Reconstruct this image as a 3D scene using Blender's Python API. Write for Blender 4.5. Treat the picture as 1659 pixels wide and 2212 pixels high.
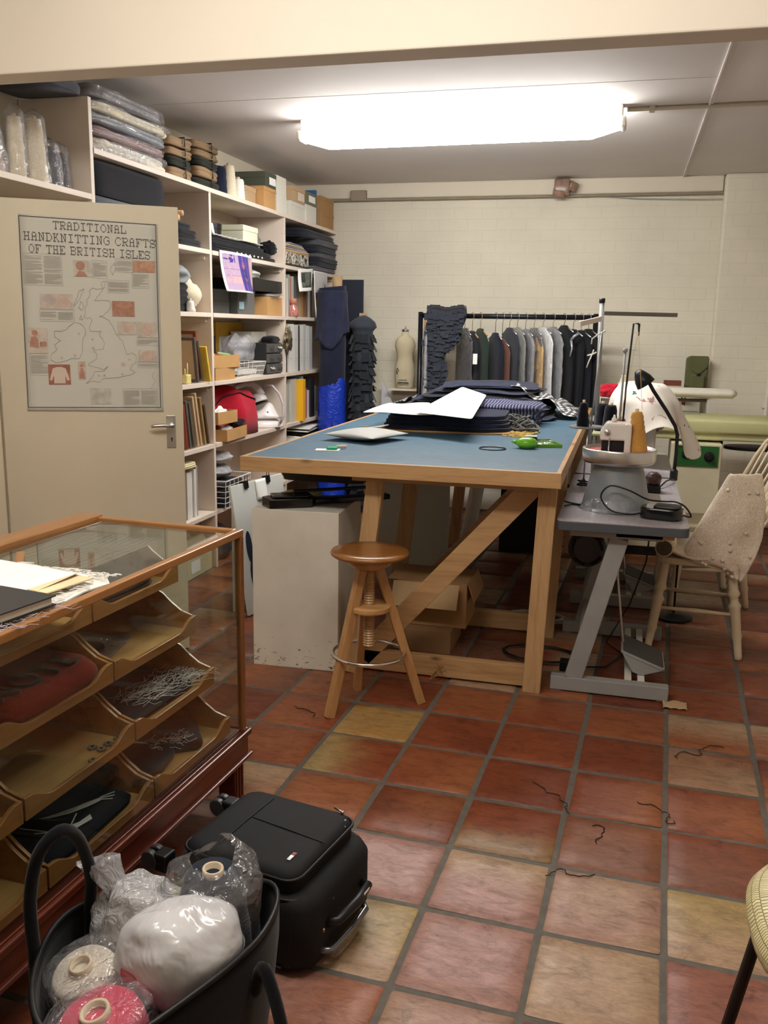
import bpy, bmesh, math, random
from mathutils import Vector, Matrix, Euler, noise
for o in list(bpy.data.objects): bpy.data.objects.remove(o)
SC = bpy.context.scene; COL = SC.collection
PI = math.pi; R = math.radians
# ---------------------------------------------------------------- camera
cd = bpy.data.cameras.new('camera'); cam = bpy.data.objects.new('camera', cd); COL.objects.link(cam)
cd.sensor_fit = 'VERTICAL'; cd.sensor_height = 36.0; cd.lens = 36.0*1955.28/2212.0
cd.clip_start = .05; cd.clip_end = 60
def cam_matrix(pitch, roll, yaw, loc):
    f = Vector((-math.sin(yaw)*math.cos(pitch), math.cos(yaw)*math.cos(pitch), -math.sin(pitch)))
    r = Vector((math.cos(yaw), math.sin(yaw), 0)); u = r.cross(f)
    r2 = math.cos(roll)*r + math.sin(roll)*u; u2 = -math.sin(roll)*r + math.cos(roll)*u
    m = Matrix((r2, u2, -f)).transposed().to_4x4(); m.translation = loc
    return m
cam.matrix_world = cam_matrix(.2, .0165, .2547, Vector((0, 0, 1.5248)))
SC.camera = cam
SC.view_settings.view_transform = 'Standard'; SC.view_settings.look = 'None'
SC.view_settings.gamma = 1; SC.view_settings.exposure = 0.85
try: SC.view_settings.use_curve_mapping = False
except Exception: pass
# ---------------------------------------------------------------- world and lights
w = bpy.data.worlds.new('world'); SC.world = w; w.use_nodes = True
w.node_tree.nodes['Background'].inputs[0].default_value = (.9, .9, .9, 1)
w.node_tree.nodes['Background'].inputs[1].default_value = .02
LAMP_BACK = 31.0      # emission of the tube diffuser in the work room
LAMP_FRONT = 46.0     # watts of the front room's ceiling tube, which hangs out of the frame
for k in range(5):
    ld = bpy.data.lights.new('front_room_light', 'POINT'); ld.shadow_soft_size = .09; ld.energy = LAMP_FRONT/5; ld.color = (1, .96, .89)
    lo = bpy.data.objects.new('front_room_light', ld); COL.objects.link(lo); lo.location = (-1.45+.36*k, 1.65, 2.60)
# ---------------------------------------------------------------- helpers
def s2l(c): return c/12.92 if c <= .04045 else ((c+.055)/1.055)**2.4
def C(r, g, b): return (s2l(r/255), s2l(g/255), s2l(b/255), 1)
class NT:
    def __init__(s, name):
        s.m = bpy.data.materials.new(name); s.m.use_nodes = True; s.t = s.m.node_tree; s.n = s.t.nodes; s.l = s.t.links
        s.b = s.n['Principled BSDF']; s.out = s.n['Material Output']; s.tc = s.n.new('ShaderNodeTexCoord')
    def new(s, t, **k):
        n = s.n.new('ShaderNode'+t)
        for a, v in k.items():
            if isinstance(a, str) and hasattr(n, a): setattr(n, a, v)
        return n
    def link(s, a, b): s.l.new(a, b)
    def map(s, scale=(1, 1, 1), rot=(0, 0, 0), src='Object'):
        m = s.new('Mapping'); m.inputs['Scale'].default_value = scale; m.inputs['Rotation'].default_value = rot
        s.link(s.tc.outputs[src], m.inputs['Vector']); return m.outputs[0]
    def noise(s, vec, scale, detail=4, dist=0, rough=.55):
        n = s.new('TexNoise'); n.inputs['Scale'].default_value = scale; n.inputs['Detail'].default_value = detail
        n.inputs['Distortion'].default_value = dist; n.inputs['Roughness'].default_value = rough
        s.link(vec, n.inputs['Vector']); return n.outputs[0]
    def ramp(s, fac, stops):
        r = s.new('ValToRGB'); e = r.color_ramp.elements
        while len(e) < len(stops): e.new(.5)
        for x, (p, c) in zip(e, stops): x.position = p; x.color = c
        s.link(fac, r.inputs[0]); return r.outputs[0]
    def mix(s, fac, a, b, mode='MIX'):
        m = s.new('Mix'); m.data_type = 'RGBA'; m.blend_type = mode
        for v, i in ((fac, 0), (a, 6), (b, 7)):
            if hasattr(v, 'is_output') or hasattr(v, 'links'): s.link(v, m.inputs[i])
            else: m.inputs[i].default_value = v
        return m.outputs[2]
    def bump(s, h, st=.3, d=.01):
        b = s.new('Bump'); b.inputs['Strength'].default_value = st; b.inputs['Distance'].default_value = d
        s.link(h, b.inputs['Height']); s.link(b.outputs[0], s.b.inputs['Normal']); return b
    def schlick(s, f0, k, nrm=None):
        lw = s.new('LayerWeight'); lw.inputs[0].default_value = .5
        if nrm is not None: s.link(nrm, lw.inputs['Normal'])
        p = s.new('Math'); p.operation = 'POWER'; s.link(lw.outputs['Facing'], p.inputs[0]); p.inputs[1].default_value = 4
        a = s.new('Math'); a.operation = 'MULTIPLY_ADD'; s.link(p.outputs[0], a.inputs[0]); a.inputs[1].default_value = k; a.inputs[2].default_value = f0
        return a.outputs[0]
    def set(s, **k):
        for a, v in k.items(): s.b.inputs[a.replace('_', ' ')].default_value = v
MATS = {}
def dk(c, f): return (c[0]*f, c[1]*f, c[2]*f, 1)
def mat(name, c, rough=.6, var=.15, vs=6, bump=.0, bs=120, metal=0, spec=.4, stretch=(1, 1, 1), coat=0):
    if name in MATS: return MATS[name]
    t = NT(name); v = t.map(stretch)
    n = t.noise(v, vs)
    t.link(t.ramp(n, [(.3, dk(c, 1-var)), (.7, dk(c, 1+var*.5))]), t.b.inputs['Base Color'])
    t.set(Roughness=rough, Metallic=metal, Specular_IOR_Level=spec, Coat_Weight=coat)
    if bump: t.bump(t.noise(v, bs, 3), bump, .004)
    MATS[name] = t.m; return t.m
def cloth(name, c, var=.25, weave=500, rough=.95, bump=.25):
    if name in MATS: return MATS[name]
    t = NT(name); v = t.map()
    n = t.noise(v, 14, 5); n2 = t.noise(v, weave, 2)
    a = t.ramp(n, [(.3, dk(c, 1-var)), (.75, dk(c, 1+var))])
    t.link(t.mix(.35, a, t.ramp(n2, [(.3, dk(c, .5)), (.7, dk(c, 1.5))])), t.b.inputs['Base Color'])
    t.set(Roughness=rough, Specular_IOR_Level=.15, Sheen_Weight=.15)
    t.bump(n2, bump, .002); MATS[name] = t.m; return t.m
def wood(name, c1, c2, axis=0, scale=14, rough=.4, coat=.1, knots=False):
    if name in MATS: return MATS[name]
    t = NT(name); st = [9, 9, 9]; st[axis] = .7
    v = t.map(tuple(st)); n = t.noise(v, scale*.22, 6, 1.2); n2 = t.noise(v, scale*1.6, 3)
    a = t.ramp(n, [(.25, c2), (.5, c1), (.8, dk(c1, 1.12))])
    a = t.mix(.25, a, t.ramp(n2, [(.35, c2), (.65, c1)]))
    if knots:
        vo = t.new('TexVoronoi'); vo.inputs['Scale'].default_value = 1.0; st2 = [7, 7, 7]; st2[axis] = 3.0
        t.link(t.map(tuple(st2)), vo.inputs['Vector'])
        k = t.ramp(vo.outputs['Distance'], [(.0, (1, 1, 1, 1)), (.11, (0, 0, 0, 1))])
        a = t.mix(k, a, dk(c2, .35))
    t.link(a, t.b.inputs['Base Color']); t.set(Roughness=rough, Coat_Weight=coat, Coat_Roughness=.25)
    t.bump(n2, .08, .002); MATS[name] = t.m; return t.m
def plastic(name, tint=(.95, .95, .97, 1), milk=.12, bscale=22, bstr=.9, base=.07, dist=1.5):
    if name in MATS: return MATS[name]
    t = NT(name); v = t.map(); n = t.noise(v, bscale, 3, dist, .6)
    b = t.bump(n, bstr, .02); b2 = b.outputs[0]
    tr = t.new('BsdfTransparent'); tr.inputs[0].default_value = tint
    gl = t.new('BsdfGlossy'); gl.inputs['Roughness'].default_value = .12; t.link(b2, gl.inputs['Normal'])
    df = t.new('BsdfDiffuse'); df.inputs[0].default_value = (.85, .85, .88, 1); t.link(b2, df.inputs['Normal'])
    fr = t.schlick(base, .7, b2)
    m1 = t.new('MixShader'); m1.inputs[0].default_value = milk; t.link(tr.outputs[0], m1.inputs[1]); t.link(df.outputs[0], m1.inputs[2])
    m2 = t.new('MixShader'); t.link(fr, m2.inputs[0]); t.link(m1.outputs[0], m2.inputs[1]); t.link(gl.outputs[0], m2.inputs[2])
    t.link(m2.outputs[0], t.out.inputs[0]); MATS[name] = t.m; return t.m
def glass(name, tint=(.93, .96, .94, 1)):
    if name in MATS: return MATS[name]
    t = NT(name); tr = t.new('BsdfTransparent'); tr.inputs[0].default_value = tint
    gl = t.new('BsdfGlossy'); gl.inputs['Roughness'].default_value = .02
    fr = t.schlick(.04, .96)
    m = t.new('MixShader'); t.link(fr, m.inputs[0]); t.link(tr.outputs[0], m.inputs[1]); t.link(gl.outputs[0], m.inputs[2])
    t.link(m.outputs[0], t.out.inputs[0]); MATS[name] = t.m; return t.m
def tagit(o, label=None, cat=None, group=None, kind=None):
    if label: o['label'] = label
    if cat: o['category'] = cat
    if group: o['group'] = group
    if kind: o['kind'] = kind
    return o
def T(name, label, cat, loc=(0, 0, 0), rot=0, group=None):
    o = bpy.data.objects.new(name, None); COL.objects.link(o); o.location = loc
    o.rotation_euler = rot if isinstance(rot, tuple) else (0, 0, rot)
    o.empty_display_size = .05
    return tagit(o, label, cat, group)
def dup(root, loc, rot=None, label=None, group=None):
    r = root.copy(); COL.objects.link(r); r.location = loc
    if rot is not None: r.rotation_euler = rot if isinstance(rot, tuple) else (0, 0, rot)
    if label: r['label'] = label
    if group: r['group'] = group
    for ch in list(root.children):
        c = ch.copy(); COL.objects.link(c); c.parent = r
        for g in list(ch.children):
            d = g.copy(); COL.objects.link(d); d.parent = c
    return r
class G:
    def __init__(s): s.b = bmesh.new(); s.fl = False
    def box(s, x0, x1, y0, y1, z0, z1, m=None, div=None):
        v = [s.b.verts.new((x, y, z)) for x in (x0, x1) for y in (y0, y1) for z in (z0, z1)]
        if m is not None:
            for q in v: q.co = m @ q.co
        for f in ((0, 1, 3, 2), (4, 6, 7, 5), (0, 4, 5, 1), (2, 3, 7, 6), (0, 2, 6, 4), (1, 5, 7, 3)): s.b.faces.new([v[i] for i in f])
        return s
    def cb(s, c, d, rot=(0, 0, 0)):
        m = Matrix.Translation(c) @ Euler(rot).to_matrix().to_4x4()
        return s.box(-d[0]/2, d[0]/2, -d[1]/2, d[1]/2, -d[2]/2, d[2]/2, m)
    def beam(s, a, b, w, h, up=(0, 0, 1)):          # rectangular bar from a to b
        a = Vector(a); b = Vector(b); d = (b-a); L = d.length; d.normalize(); u = Vector(up)
        sd = d.cross(u)
        if sd.length < 1e-4: sd = d.cross(Vector((1, 0, 0)))
        sd.normalize(); u = sd.cross(d)
        m = Matrix((d, sd, u)).transposed().to_4x4(); m.translation = a
        return s.box(0, L, -w/2, w/2, -h/2, h/2, m)
    def tube(s, pts, r, seg=8, closed=False, cap=True):
        P = [Vector(p) for p in pts]; n = len(P); rr = r if isinstance(r, (list, tuple)) else [r]*n
        rings = []; prev = None
        for i, p in enumerate(P):
            if closed: t = P[(i+1) % n]-P[i-1]
            else: t = P[min(i+1, n-1)]-P[max(i-1, 0)]
            t.normalize()
            if prev is None:
                u = Vector((0, 0, 1)) if abs(t.z) < .9 else Vector((1, 0, 0))
                u = (u-t*u.dot(t)).normalized()
            else:
                u = prev-t*prev.dot(t); u.normalize()
            prev = u; v = t.cross(u)
            rings.append([s.b.verts.new(p+rr[i]*(math.cos(2*PI*k/seg)*u+math.sin(2*PI*k/seg)*v)) for k in range(seg)])
        for i in range(n if closed else n-1):
            a, b = rings[i], rings[(i+1) % n]
            for k in range(seg): s.b.faces.new((a[k], a[(k+1) % seg], b[(k+1) % seg], b[k]))
        if cap and not closed: s.b.faces.new(rings[0][::-1]); s.b.faces.new(rings[-1])
        return s
    def lathe(s, prof, c=(0, 0, 0), seg=20, rot=None, sx=1, sy=1):
        m = Matrix.Translation(c) @ (Euler(rot).to_matrix().to_4x4() if rot else Matrix.Identity(4)); rings = []
        for r, z in prof:
            r = max(r, .0004)
            rings.append([s.b.verts.new(m @ Vector((r*sx*math.cos(2*PI*k/seg), r*sy*math.sin(2*PI*k/seg), z))) for k in range(seg)])
        for a, b in zip(rings, rings[1:]):
            for k in range(seg): s.b.faces.new((a[k], a[(k+1) % seg], b[(k+1) % seg], b[k]))
        s.b.faces.new(rings[0][::-1]); s.b.faces.new(rings[-1]); return s
    def prism(s, poly, h0, h1, m=None, axes='xy'):
        ix = {'xy': (0, 1, 2), 'xz': (0, 2, 1), 'yz': (1, 2, 0)}[axes]; vs = []
        for h in (h0, h1):
            row = []
            for p in poly:
                q = [0, 0, 0]; q[ix[0]] = p[0]; q[ix[1]] = p[1]; q[ix[2]] = h
                q = Vector(q); row.append(s.b.verts.new(m @ q if m is not None else q))
            vs.append(row)
        n = len(poly)
        for k in range(n): s.b.faces.new((vs[0][k], vs[0][(k+1) % n], vs[1][(k+1) % n], vs[1][k]))
        s.b.faces.new(vs[0][::-1]); s.b.faces.new(vs[1]); return s
    def grid(s, f, nu, nv, cu=False):
        V = [[s.b.verts.new(f(i/(nu if cu else nu-1), j/(nv-1))) for i in range(nu)] for j in range(nv)]
        for j in range(nv-1):
            for i in range(nu if cu else nu-1):
                s.b.faces.new((V[j][i], V[j][(i+1) % nu], V[j+1][(i+1) % nu], V[j+1][i]))
        s.V = V; return s
    def quad(s, *p):
        s.b.faces.new([s.b.verts.new(q) for q in p]); return s
    def noise(s, amp, scale, seed=0, az=1):
        for v in s.b.verts:
            n = noise.noise_vector(v.co*scale+Vector((seed*7.3, seed*3.1, seed)))
            v.co += Vector((n.x*amp, n.y*amp, n.z*amp*az))
        return s
    def ob(s, name, m, parent=None, bev=0, smooth=False, sub=0, solid=0, label=None, cat=None, group=None, kind=None, loc=None, rot=None, seg=2):
        bmesh.ops.recalc_face_normals(s.b, faces=s.b.faces[:])
        me = bpy.data.meshes.new(name); o = bpy.data.objects.new(name, me)
        if parent is None and loc is None:
            xs = [v.co for v in s.b.verts]
            c = Vector(((min(v.x for v in xs)+max(v.x for v in xs))/2, (min(v.y for v in xs)+max(v.y for v in xs))/2, min(v.z for v in xs)))
            for v in s.b.verts: v.co -= c
            o.location = c
        elif loc is not None: o.location = loc
        if rot is not None: o.rotation_euler = rot if isinstance(rot, tuple) else (0, 0, rot)
        for f in s.b.faces: f.smooth = bool(smooth)
        s.b.to_mesh(me); s.b.free()
        for q in (m if isinstance(m, (list, tuple)) else [m]): me.materials.append(q)
        COL.objects.link(o)
        if parent is not None: o.parent = parent
        if solid: d = o.modifiers.new('s', 'SOLIDIFY'); d.thickness = solid; d.offset = 0
        if bev: d = o.modifiers.new('b', 'BEVEL'); d.width = bev; d.segments = seg; d.limit_method = 'ANGLE'; d.angle_limit = R(35)
        if sub: d = o.modifiers.new('u', 'SUBSURF'); d.levels = sub; d.render_levels = sub
        return tagit(o, label, cat, group, kind)
def ST(name, g, m, **k): return g.ob(name, m, kind='structure', **k)
# ---------------------------------------------------------------- shared materials
CREAM = C(222, 208, 184)
M_shelf = mat('shelf_paint', C(226, 211, 196), .5, .06, 3)
M_door = mat('door_paint', C(214, 203, 178), .45, .06, 2)
M_ceil = mat('ceiling_paint', C(224, 217, 212), .8, .05, 1.5, .05, 60)
M_beam = mat('beam_paint', C(226, 216, 200), .7, .03, 2)
M_pine = wood('pine_x', C(190, 152, 106), C(152, 112, 68), 0, 14, .5, .05, True)
M_pinez = wood('pine_z', C(192, 156, 112), C(160, 120, 78), 2, 14, .5, .05, True)
M_piney = wood('pine_y', C(188, 148, 100), C(152, 110, 66), 1, 14, .5, .05, True)
M_beech = wood('beech', C(186, 140, 90), C(158, 112, 66), 2, 10, .35, .3)
M_seat = wood('stool_seat_wood', C(150, 98, 46), C(118, 72, 30), 0, 8, .3, .5)
M_oak = wood('case_oak', C(164, 112, 62), C(126, 80, 40), 1, 10, .3, .5)
M_oakx = wood('case_oak_x', C(164, 112, 62), C(126, 80, 40), 0, 10, .3, .5)
M_mahog = wood('case_mahogany', C(98, 40, 22), C(62, 24, 14), 1, 10, .3, .4)
M_traybase = wood('tray_ply', C(184, 146, 92), C(150, 112, 66), 1, 8, .4, .2)
M_chrome = mat('chrome', (.8, .8, .8, 1), .12, .02, 3, metal=1)
M_steel = mat('brushed_steel', (.55, .55, .56, 1), .35, .1, 20, metal=1)
M_black = mat('black_plastic', C(18, 18, 20), .4, .1, 5)
M_blackm = mat('black_metal', C(22, 22, 28), .35, .1, 5)
M_white = mat('white_plastic', C(226, 224, 218), .3, .04, 4)
M_paper = mat('white_paper', C(240, 240, 236), .8, .02, 4)
M_kraft = mat('kraft_card', C(196, 152, 98), .8, .08, 8)
M_brownbox = mat('brown_card', C(172, 132, 88), .85, .1, 5)
M_greyf = mat('grey_frame_paint', C(152, 152, 150), .45, .08, 8)
M_navy = cloth('navy_cloth', C(34, 38, 56))
M_dark = cloth('charcoal_cloth', C(30, 31, 38))
M_black_c = cloth('black_cloth', C(18, 18, 22))
M_creamyarn = cloth('cream_yarn', C(226, 214, 188), .12, 260)
M_clear = plastic('clear_plastic', milk=.10)
M_clear2 = plastic('crumpled_clear_plastic', milk=.28, bscale=16)
# ---------------------------------------------------------------- room shell
def brick_wall(name, c, sc=1.0, bstr=.35):
    t = NT(name); sep = t.new('SeparateXYZ'); t.link(t.tc.outputs['Object'], sep.inputs[0])
    cmb = t.new('CombineXYZ'); ad = t.new('Math'); ad.operation = 'ADD'; t.link(sep.outputs[0], ad.inputs[0]); t.link(sep.outputs[1], ad.inputs[1])
    t.link(ad.outputs[0], cmb.inputs[0]); t.link(sep.outputs[2], cmb.inputs[1])
    wob = t.new('Mix'); wob.data_type = 'VECTOR'; wob.inputs[0].default_value = .022
    nn = t.new('TexNoise'); nn.inputs['Scale'].default_value = 3; t.link(cmb.outputs[0], nn.inputs[0])
    t.link(cmb.outputs[0], wob.inputs[4]); t.link(nn.outputs['Color'], wob.inputs[5])
    br = t.new('TexBrick'); t.link(wob.outputs[1], br.inputs['Vector'])
    for k, v in (('Scale', 1), ('Brick Width', .235*sc), ('Row Height', .088*sc), ('Mortar Size', .007), ('Mortar Smooth', .6)): br.inputs[k].default_value = v
    br.inputs['Color1'].default_value = (1, 1, 1, 1); br.inputs['Color2'].default_value = (.9, .9, .9, 1); br.inputs['Mortar'].default_value = (0, 0, 0, 1)
    n1 = t.noise(t.map(), 1.6, 5); n2 = t.noise(t.map(), 40, 4)
    base = t.ramp(n1, [(.3, dk(c, .9)), (.7, dk(c, 1.05))])
    base = t.mix(.03, base, br.outputs['Color'], 'MULTIPLY')
    t.link(base, t.b.inputs['Base Color']); t.set(Roughness=.75, Specular_IOR_Level=.3)
    h = t.mix(.35, br.outputs['Color'], n2); t.bump(h, bstr, .012)
    return t.m
M_brick = brick_wall('painted_brick', C(226, 219, 200), 1.0, .22)
M_plain = mat('wall_plaster', C(222, 213, 194), .8, .05, 2, .05, 40)
YB = 7.75; ZC = 2.72
# floor of separate terracotta tiles in one mesh: rounded, uneven quads over a grout bed
def floor():
    P = .31; rnd = random.Random(5); g = bmesh.new(); cl = g.loops.layers.float_color.new('tile')
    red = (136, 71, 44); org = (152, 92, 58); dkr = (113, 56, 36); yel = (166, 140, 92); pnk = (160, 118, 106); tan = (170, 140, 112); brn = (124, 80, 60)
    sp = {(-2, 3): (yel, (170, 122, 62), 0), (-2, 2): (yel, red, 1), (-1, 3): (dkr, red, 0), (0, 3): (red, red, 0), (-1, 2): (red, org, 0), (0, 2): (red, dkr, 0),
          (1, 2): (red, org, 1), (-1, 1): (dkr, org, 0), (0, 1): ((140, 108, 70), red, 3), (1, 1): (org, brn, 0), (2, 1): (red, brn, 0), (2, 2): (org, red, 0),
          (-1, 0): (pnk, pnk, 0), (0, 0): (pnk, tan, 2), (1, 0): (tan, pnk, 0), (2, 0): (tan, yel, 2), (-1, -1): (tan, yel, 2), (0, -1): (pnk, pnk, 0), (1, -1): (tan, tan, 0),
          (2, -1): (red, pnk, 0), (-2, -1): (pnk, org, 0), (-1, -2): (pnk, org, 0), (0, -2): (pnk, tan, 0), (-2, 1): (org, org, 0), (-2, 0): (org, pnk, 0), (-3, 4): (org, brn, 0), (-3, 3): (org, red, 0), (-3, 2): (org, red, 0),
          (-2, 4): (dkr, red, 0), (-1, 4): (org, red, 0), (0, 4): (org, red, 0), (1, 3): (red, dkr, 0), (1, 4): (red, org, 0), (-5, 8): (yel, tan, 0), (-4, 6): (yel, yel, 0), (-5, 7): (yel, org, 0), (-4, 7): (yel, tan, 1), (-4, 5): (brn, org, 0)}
    n = 7; RG = (-1, -.955, -.6, 0, .6, .955, 1)
    for i in range(-11, 8):
        for j in range(-9, 20):
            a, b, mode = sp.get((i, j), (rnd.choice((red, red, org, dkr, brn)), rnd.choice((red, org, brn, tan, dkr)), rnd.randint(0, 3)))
            x0 = i*P; y0 = j*P; k = rnd.random()*50; hw = P/2-.0085
            ca = C(*a); cb = C(*b); rows = []; ph = rnd.uniform(.35, .65); tz = rnd.uniform(-.0012, .0012); tx = rnd.uniform(-.006, .006); ty = rnd.uniform(-.006, .006)
            for q in range(n):
                row = []
                for p in range(n):
                    u = RG[p]; v = RG[q]; m = max(abs(u), abs(v))
                    sx = u*hw; sy = v*hw
                    if abs(u) > .99 and abs(v) > .99: sx *= .985; sy *= .985
                    e = 0 if m < .99 else 1
                    w_ = noise.noise(Vector((x0+u*.3+k, y0+v*.3, k)))*.0022*e
                    z = tz*(1-e) + tx*u*.2 + ty*v*.2 - .0045*e + noise.noise(Vector((u*1.3+k, v*1.3, k*2)))*.0008
                    row.append(g.verts.new((x0+P/2+sx*(1+w_*6), y0+P/2+sy*(1+w_*6), min(z, .0012))))
                rows.append(row)
            for q in range(n-1):
                for p in range(n-1):
                    f = g.faces.new((rows[q][p], rows[q][p+1], rows[q+1][p+1], rows[q+1][p])); f.smooth = True
                    for lp, (pp, qq) in zip(f.loops, ((p, q), (p+1, q), (p+1, q+1), (p, q+1))):
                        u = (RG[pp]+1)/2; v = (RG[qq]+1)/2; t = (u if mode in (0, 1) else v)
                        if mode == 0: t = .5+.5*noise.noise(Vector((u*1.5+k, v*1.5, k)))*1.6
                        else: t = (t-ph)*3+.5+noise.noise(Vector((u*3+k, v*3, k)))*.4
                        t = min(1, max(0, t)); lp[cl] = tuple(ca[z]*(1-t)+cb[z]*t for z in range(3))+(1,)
    me = bpy.data.meshes.new('floor'); 
    x0, x1, y0, y1 = -11*P, 8*P, -9*P, 20*P
    vs = [g.verts.new(q) for q in ((x0, y0, -.0042), (x1, y0, -.0042), (x1, y1, -.0042), (x0, y1, -.0042))]
    f = g.faces.new(vs); f.material_index = 1
    vs = [g.verts.new(q) for q in ((x0, y0, -.08), (x1, y0, -.08), (x1, y1, -.08), (x0, y1, -.08))]; f = g.faces.new(vs[::-1]); f.material_index = 1
    g.to_mesh(me); g.free()
    o = bpy.data.objects.new('floor', me); COL.objects.link(o); o.location = (-.43, 2.139, 0); o.rotation_euler = (0, 0, -.044); o['kind'] = 'structure'
    t = NT('terracotta_tiles'); at = t.new('VertexColor'); at.layer_name = 'tile'
    v = t.map(); v2 = t.map((1, 2.6, 1)); n1 = t.noise(v2, 11, 9, .8, .74); n2 = t.noise(v, 60, 5, 0, .7); n3 = t.noise(v, 8, 7, 1.4, .75); n4 = t.noise(t.map((1, 3.4, 1)), 42, 7, .3, .75)
    c = t.mix(.75, at.outputs[0], t.ramp(n1, [(.32, (.46, .40, .37, 1)), (.5, (.95, .95, .95, 1)), (.70, (1.3, 1.27, 1.2, 1))]), 'MULTIPLY')
    c = t.mix(.35, c, t.ramp(n4, [(.4, (.6, .58, .56, 1)), (.62, (1.25, 1.25, 1.22, 1))]), 'MULTIPLY')
    st = t.ramp(n3, [(.56, (1, 1, 1, 1)), (.70, (.34, .30, .29, 1))]); c = t.mix(.7, c, st, 'MULTIPLY')
    t.link(c, t.b.inputs['Base Color'])
    t.link(t.ramp(n1, [(.3, (.5, .5, .5, 1)), (.7, (.3, .3, .3, 1))]), t.b.inputs['Roughness'])
    t.set(Specular_IOR_Level=.45); t.bump(t.mix(.45, n1, t.mix(.5, n2, n4)), .4, .005)
    me.materials.append(t.m); me.materials.append(mat('grout', C(104, 98, 90), .9, .2, 30, .3, 200))
floor()
g = G(); g.box(-3.1, 2.4, 3.15, YB+.2, ZC, ZC+.12); ST('ceiling', g, M_ceil)
g = G(); g.box(-3.1, 2.4, -1.6, 3.15, 2.80, 2.92); ST('ceiling', g, M_ceil)
g = G(); g.box(-3.1, 2.2, 3.04, 3.17, 2.4, 2.92); ST('trim_1', g, M_beam, bev=.006)
g = G(); g.box(.335, .345, 3.17, YB, ZC-.012, ZC); g.box(.345, .36, 3.17, YB, ZC-.006, ZC); ST('trim_2', g, M_ceil, bev=.002)
g = G(); g.box(-2.8, .34, 4.86, 4.872, ZC-.0012, ZC); ST('trim_5', g, M_ceil)
g = G(); g.box(-3.1, 2.4, YB, YB+.2, 0, ZC); ST('wall_back', g, M_brick)
g = G(); g.box(-2.9, .6, YB-.10, YB, 0, 1.01); ST('trim_3', g, M_brick, bev=.012)
g = G(); g.box(-2.9, .64, YB-.035, YB, 2.60, ZC); ST('trim_4', g, M_plain, bev=.01)
g = G(); g.box(.645, 2.4, YB-.11, YB, 0, ZC); ST('wall_right_pier', g, M_brick, bev=.02)
g = G(); g.box(-3.0, -2.83, 3.3, YB, 0, ZC); ST('wall_left', g, M_plain)
g = G(); g.box(2.2, 2.4, -1.6, YB, 0, 2.9); ST('wall_right', g, M_plain)
g = G(); g.box(-3.1, -2.9, -1.6, 3.3, 0, 2.9); ST('wall_left', g, M_plain)
g = G(); g.box(-3.1, 2.4, -1.8, -1.6, 0, 2.9); ST('wall_front', g, M_plain)
# conduit pipes on the back wall
pp = mat('pipe_paint', C(205, 195, 175), .5, .05)
g = G(); g.tube([(-2.75, 7.70, 2.585), (.64, 7.70, 2.585)], .011, 8); g.box(-2.33, -2.2, 7.665, 7.715, 2.575, 2.66); g.ob('wall_conduit', mat('conduit_grey', C(150, 138, 118), .6, .1), smooth=False, bev=.003, label='thin grey conduit pipe running along the top of the brick back wall', cat='pipe')
g = G(); g.tube([(1.085, 7.60, 2.7), (1.085, 7.60, .75)], .016, 8)
for z in (1.62, .98): g.cb((1.085, 7.615, z), (.06, .05, .03))
g.ob('vertical_pipe', mat('pipe_white', C(232, 224, 210), .4, .03), smooth=False, label='white vertical pipe clipped to the right-hand brick pier', cat='pipe')
g = G(); g.cb((-.575, 7.66, 2.645), (.12, .12, .12)); g.cb((-.50, 7.66, 2.65), (.07, .09, .07), (.2, .3, .4)); g.cb((-.6, 7.64, 2.6), (.09, .1, .06), (.4, .1, .2))
g.ob('junction_box', mat('brown_tape', C(150, 120, 104), .25, .3, 30), bev=.012, smooth=True, label='junction box wrapped in shiny brown tape on the high conduit', cat='electrical box')
g = G(); g.tube([(-.5, 7.70, 2.6), (0, 7.70, 2.555), (.5, 7.70, 2.54), (.64, 7.70, 2.54)], .003, 5); g.ob('wall_cable', M_greyf, label='thin cable sagging across the brick wall to the right of the taped box', cat='cable')
# ---------------------------------------------------------------- ceiling lamp
lp = T('ceiling_lamp', 'long glowing fluorescent lamp on the ceiling above the cutting table', 'lamp', (-1.02, 5.38, ZC-.028), R(-1.2))
E_ = NT('lamp_diffuser'); em = E_.new('Emission'); em.inputs[0].default_value = (1, .985, .96, 1); em.inputs[1].default_value = LAMP_BACK; E_.link(em.outputs[0], E_.out.inputs[0])
M_lampw = mat('lamp_housing_white', C(225, 222, 214), .4, .03)
g = G(); g.box(-.92, .92, -.05, .05, -.05, .028); g.ob('housing', M_lampw, lp, bev=.006)
g = G()
def ldf(u, v):
    x = -.91+1.82*u; e = min(1, (min(u, 1-u))/.06+.25); a = PI*v
    return Vector((x, -.085*math.cos(a)*(.6+.4*e), -.05-.085*math.sin(a)**.7*math.sqrt(e)))
g.grid(ldf, 13, 9); g.b.faces.ensure_lookup_table()
g.ob('diffuser', E_.m, lp, smooth=True)
for s in (-1, 1): g = G(); g.cb((s*.925, 0, -.062), (.03, .13, .06)); g.ob('end_cap', M_lampw, lp, bev=.012)
g = G(); g.tube([(-.08, 5.40, ZC-.012), (2.2, 5.36, ZC-.012)], .011, 8); g.cb((.05, 5.40, ZC-.012), (.03, .05, .03)); g.ob('ceiling_conduit', pp, label='white conduit on the ceiling feeding the fluorescent lamp from the right', cat='pipe')
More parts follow.
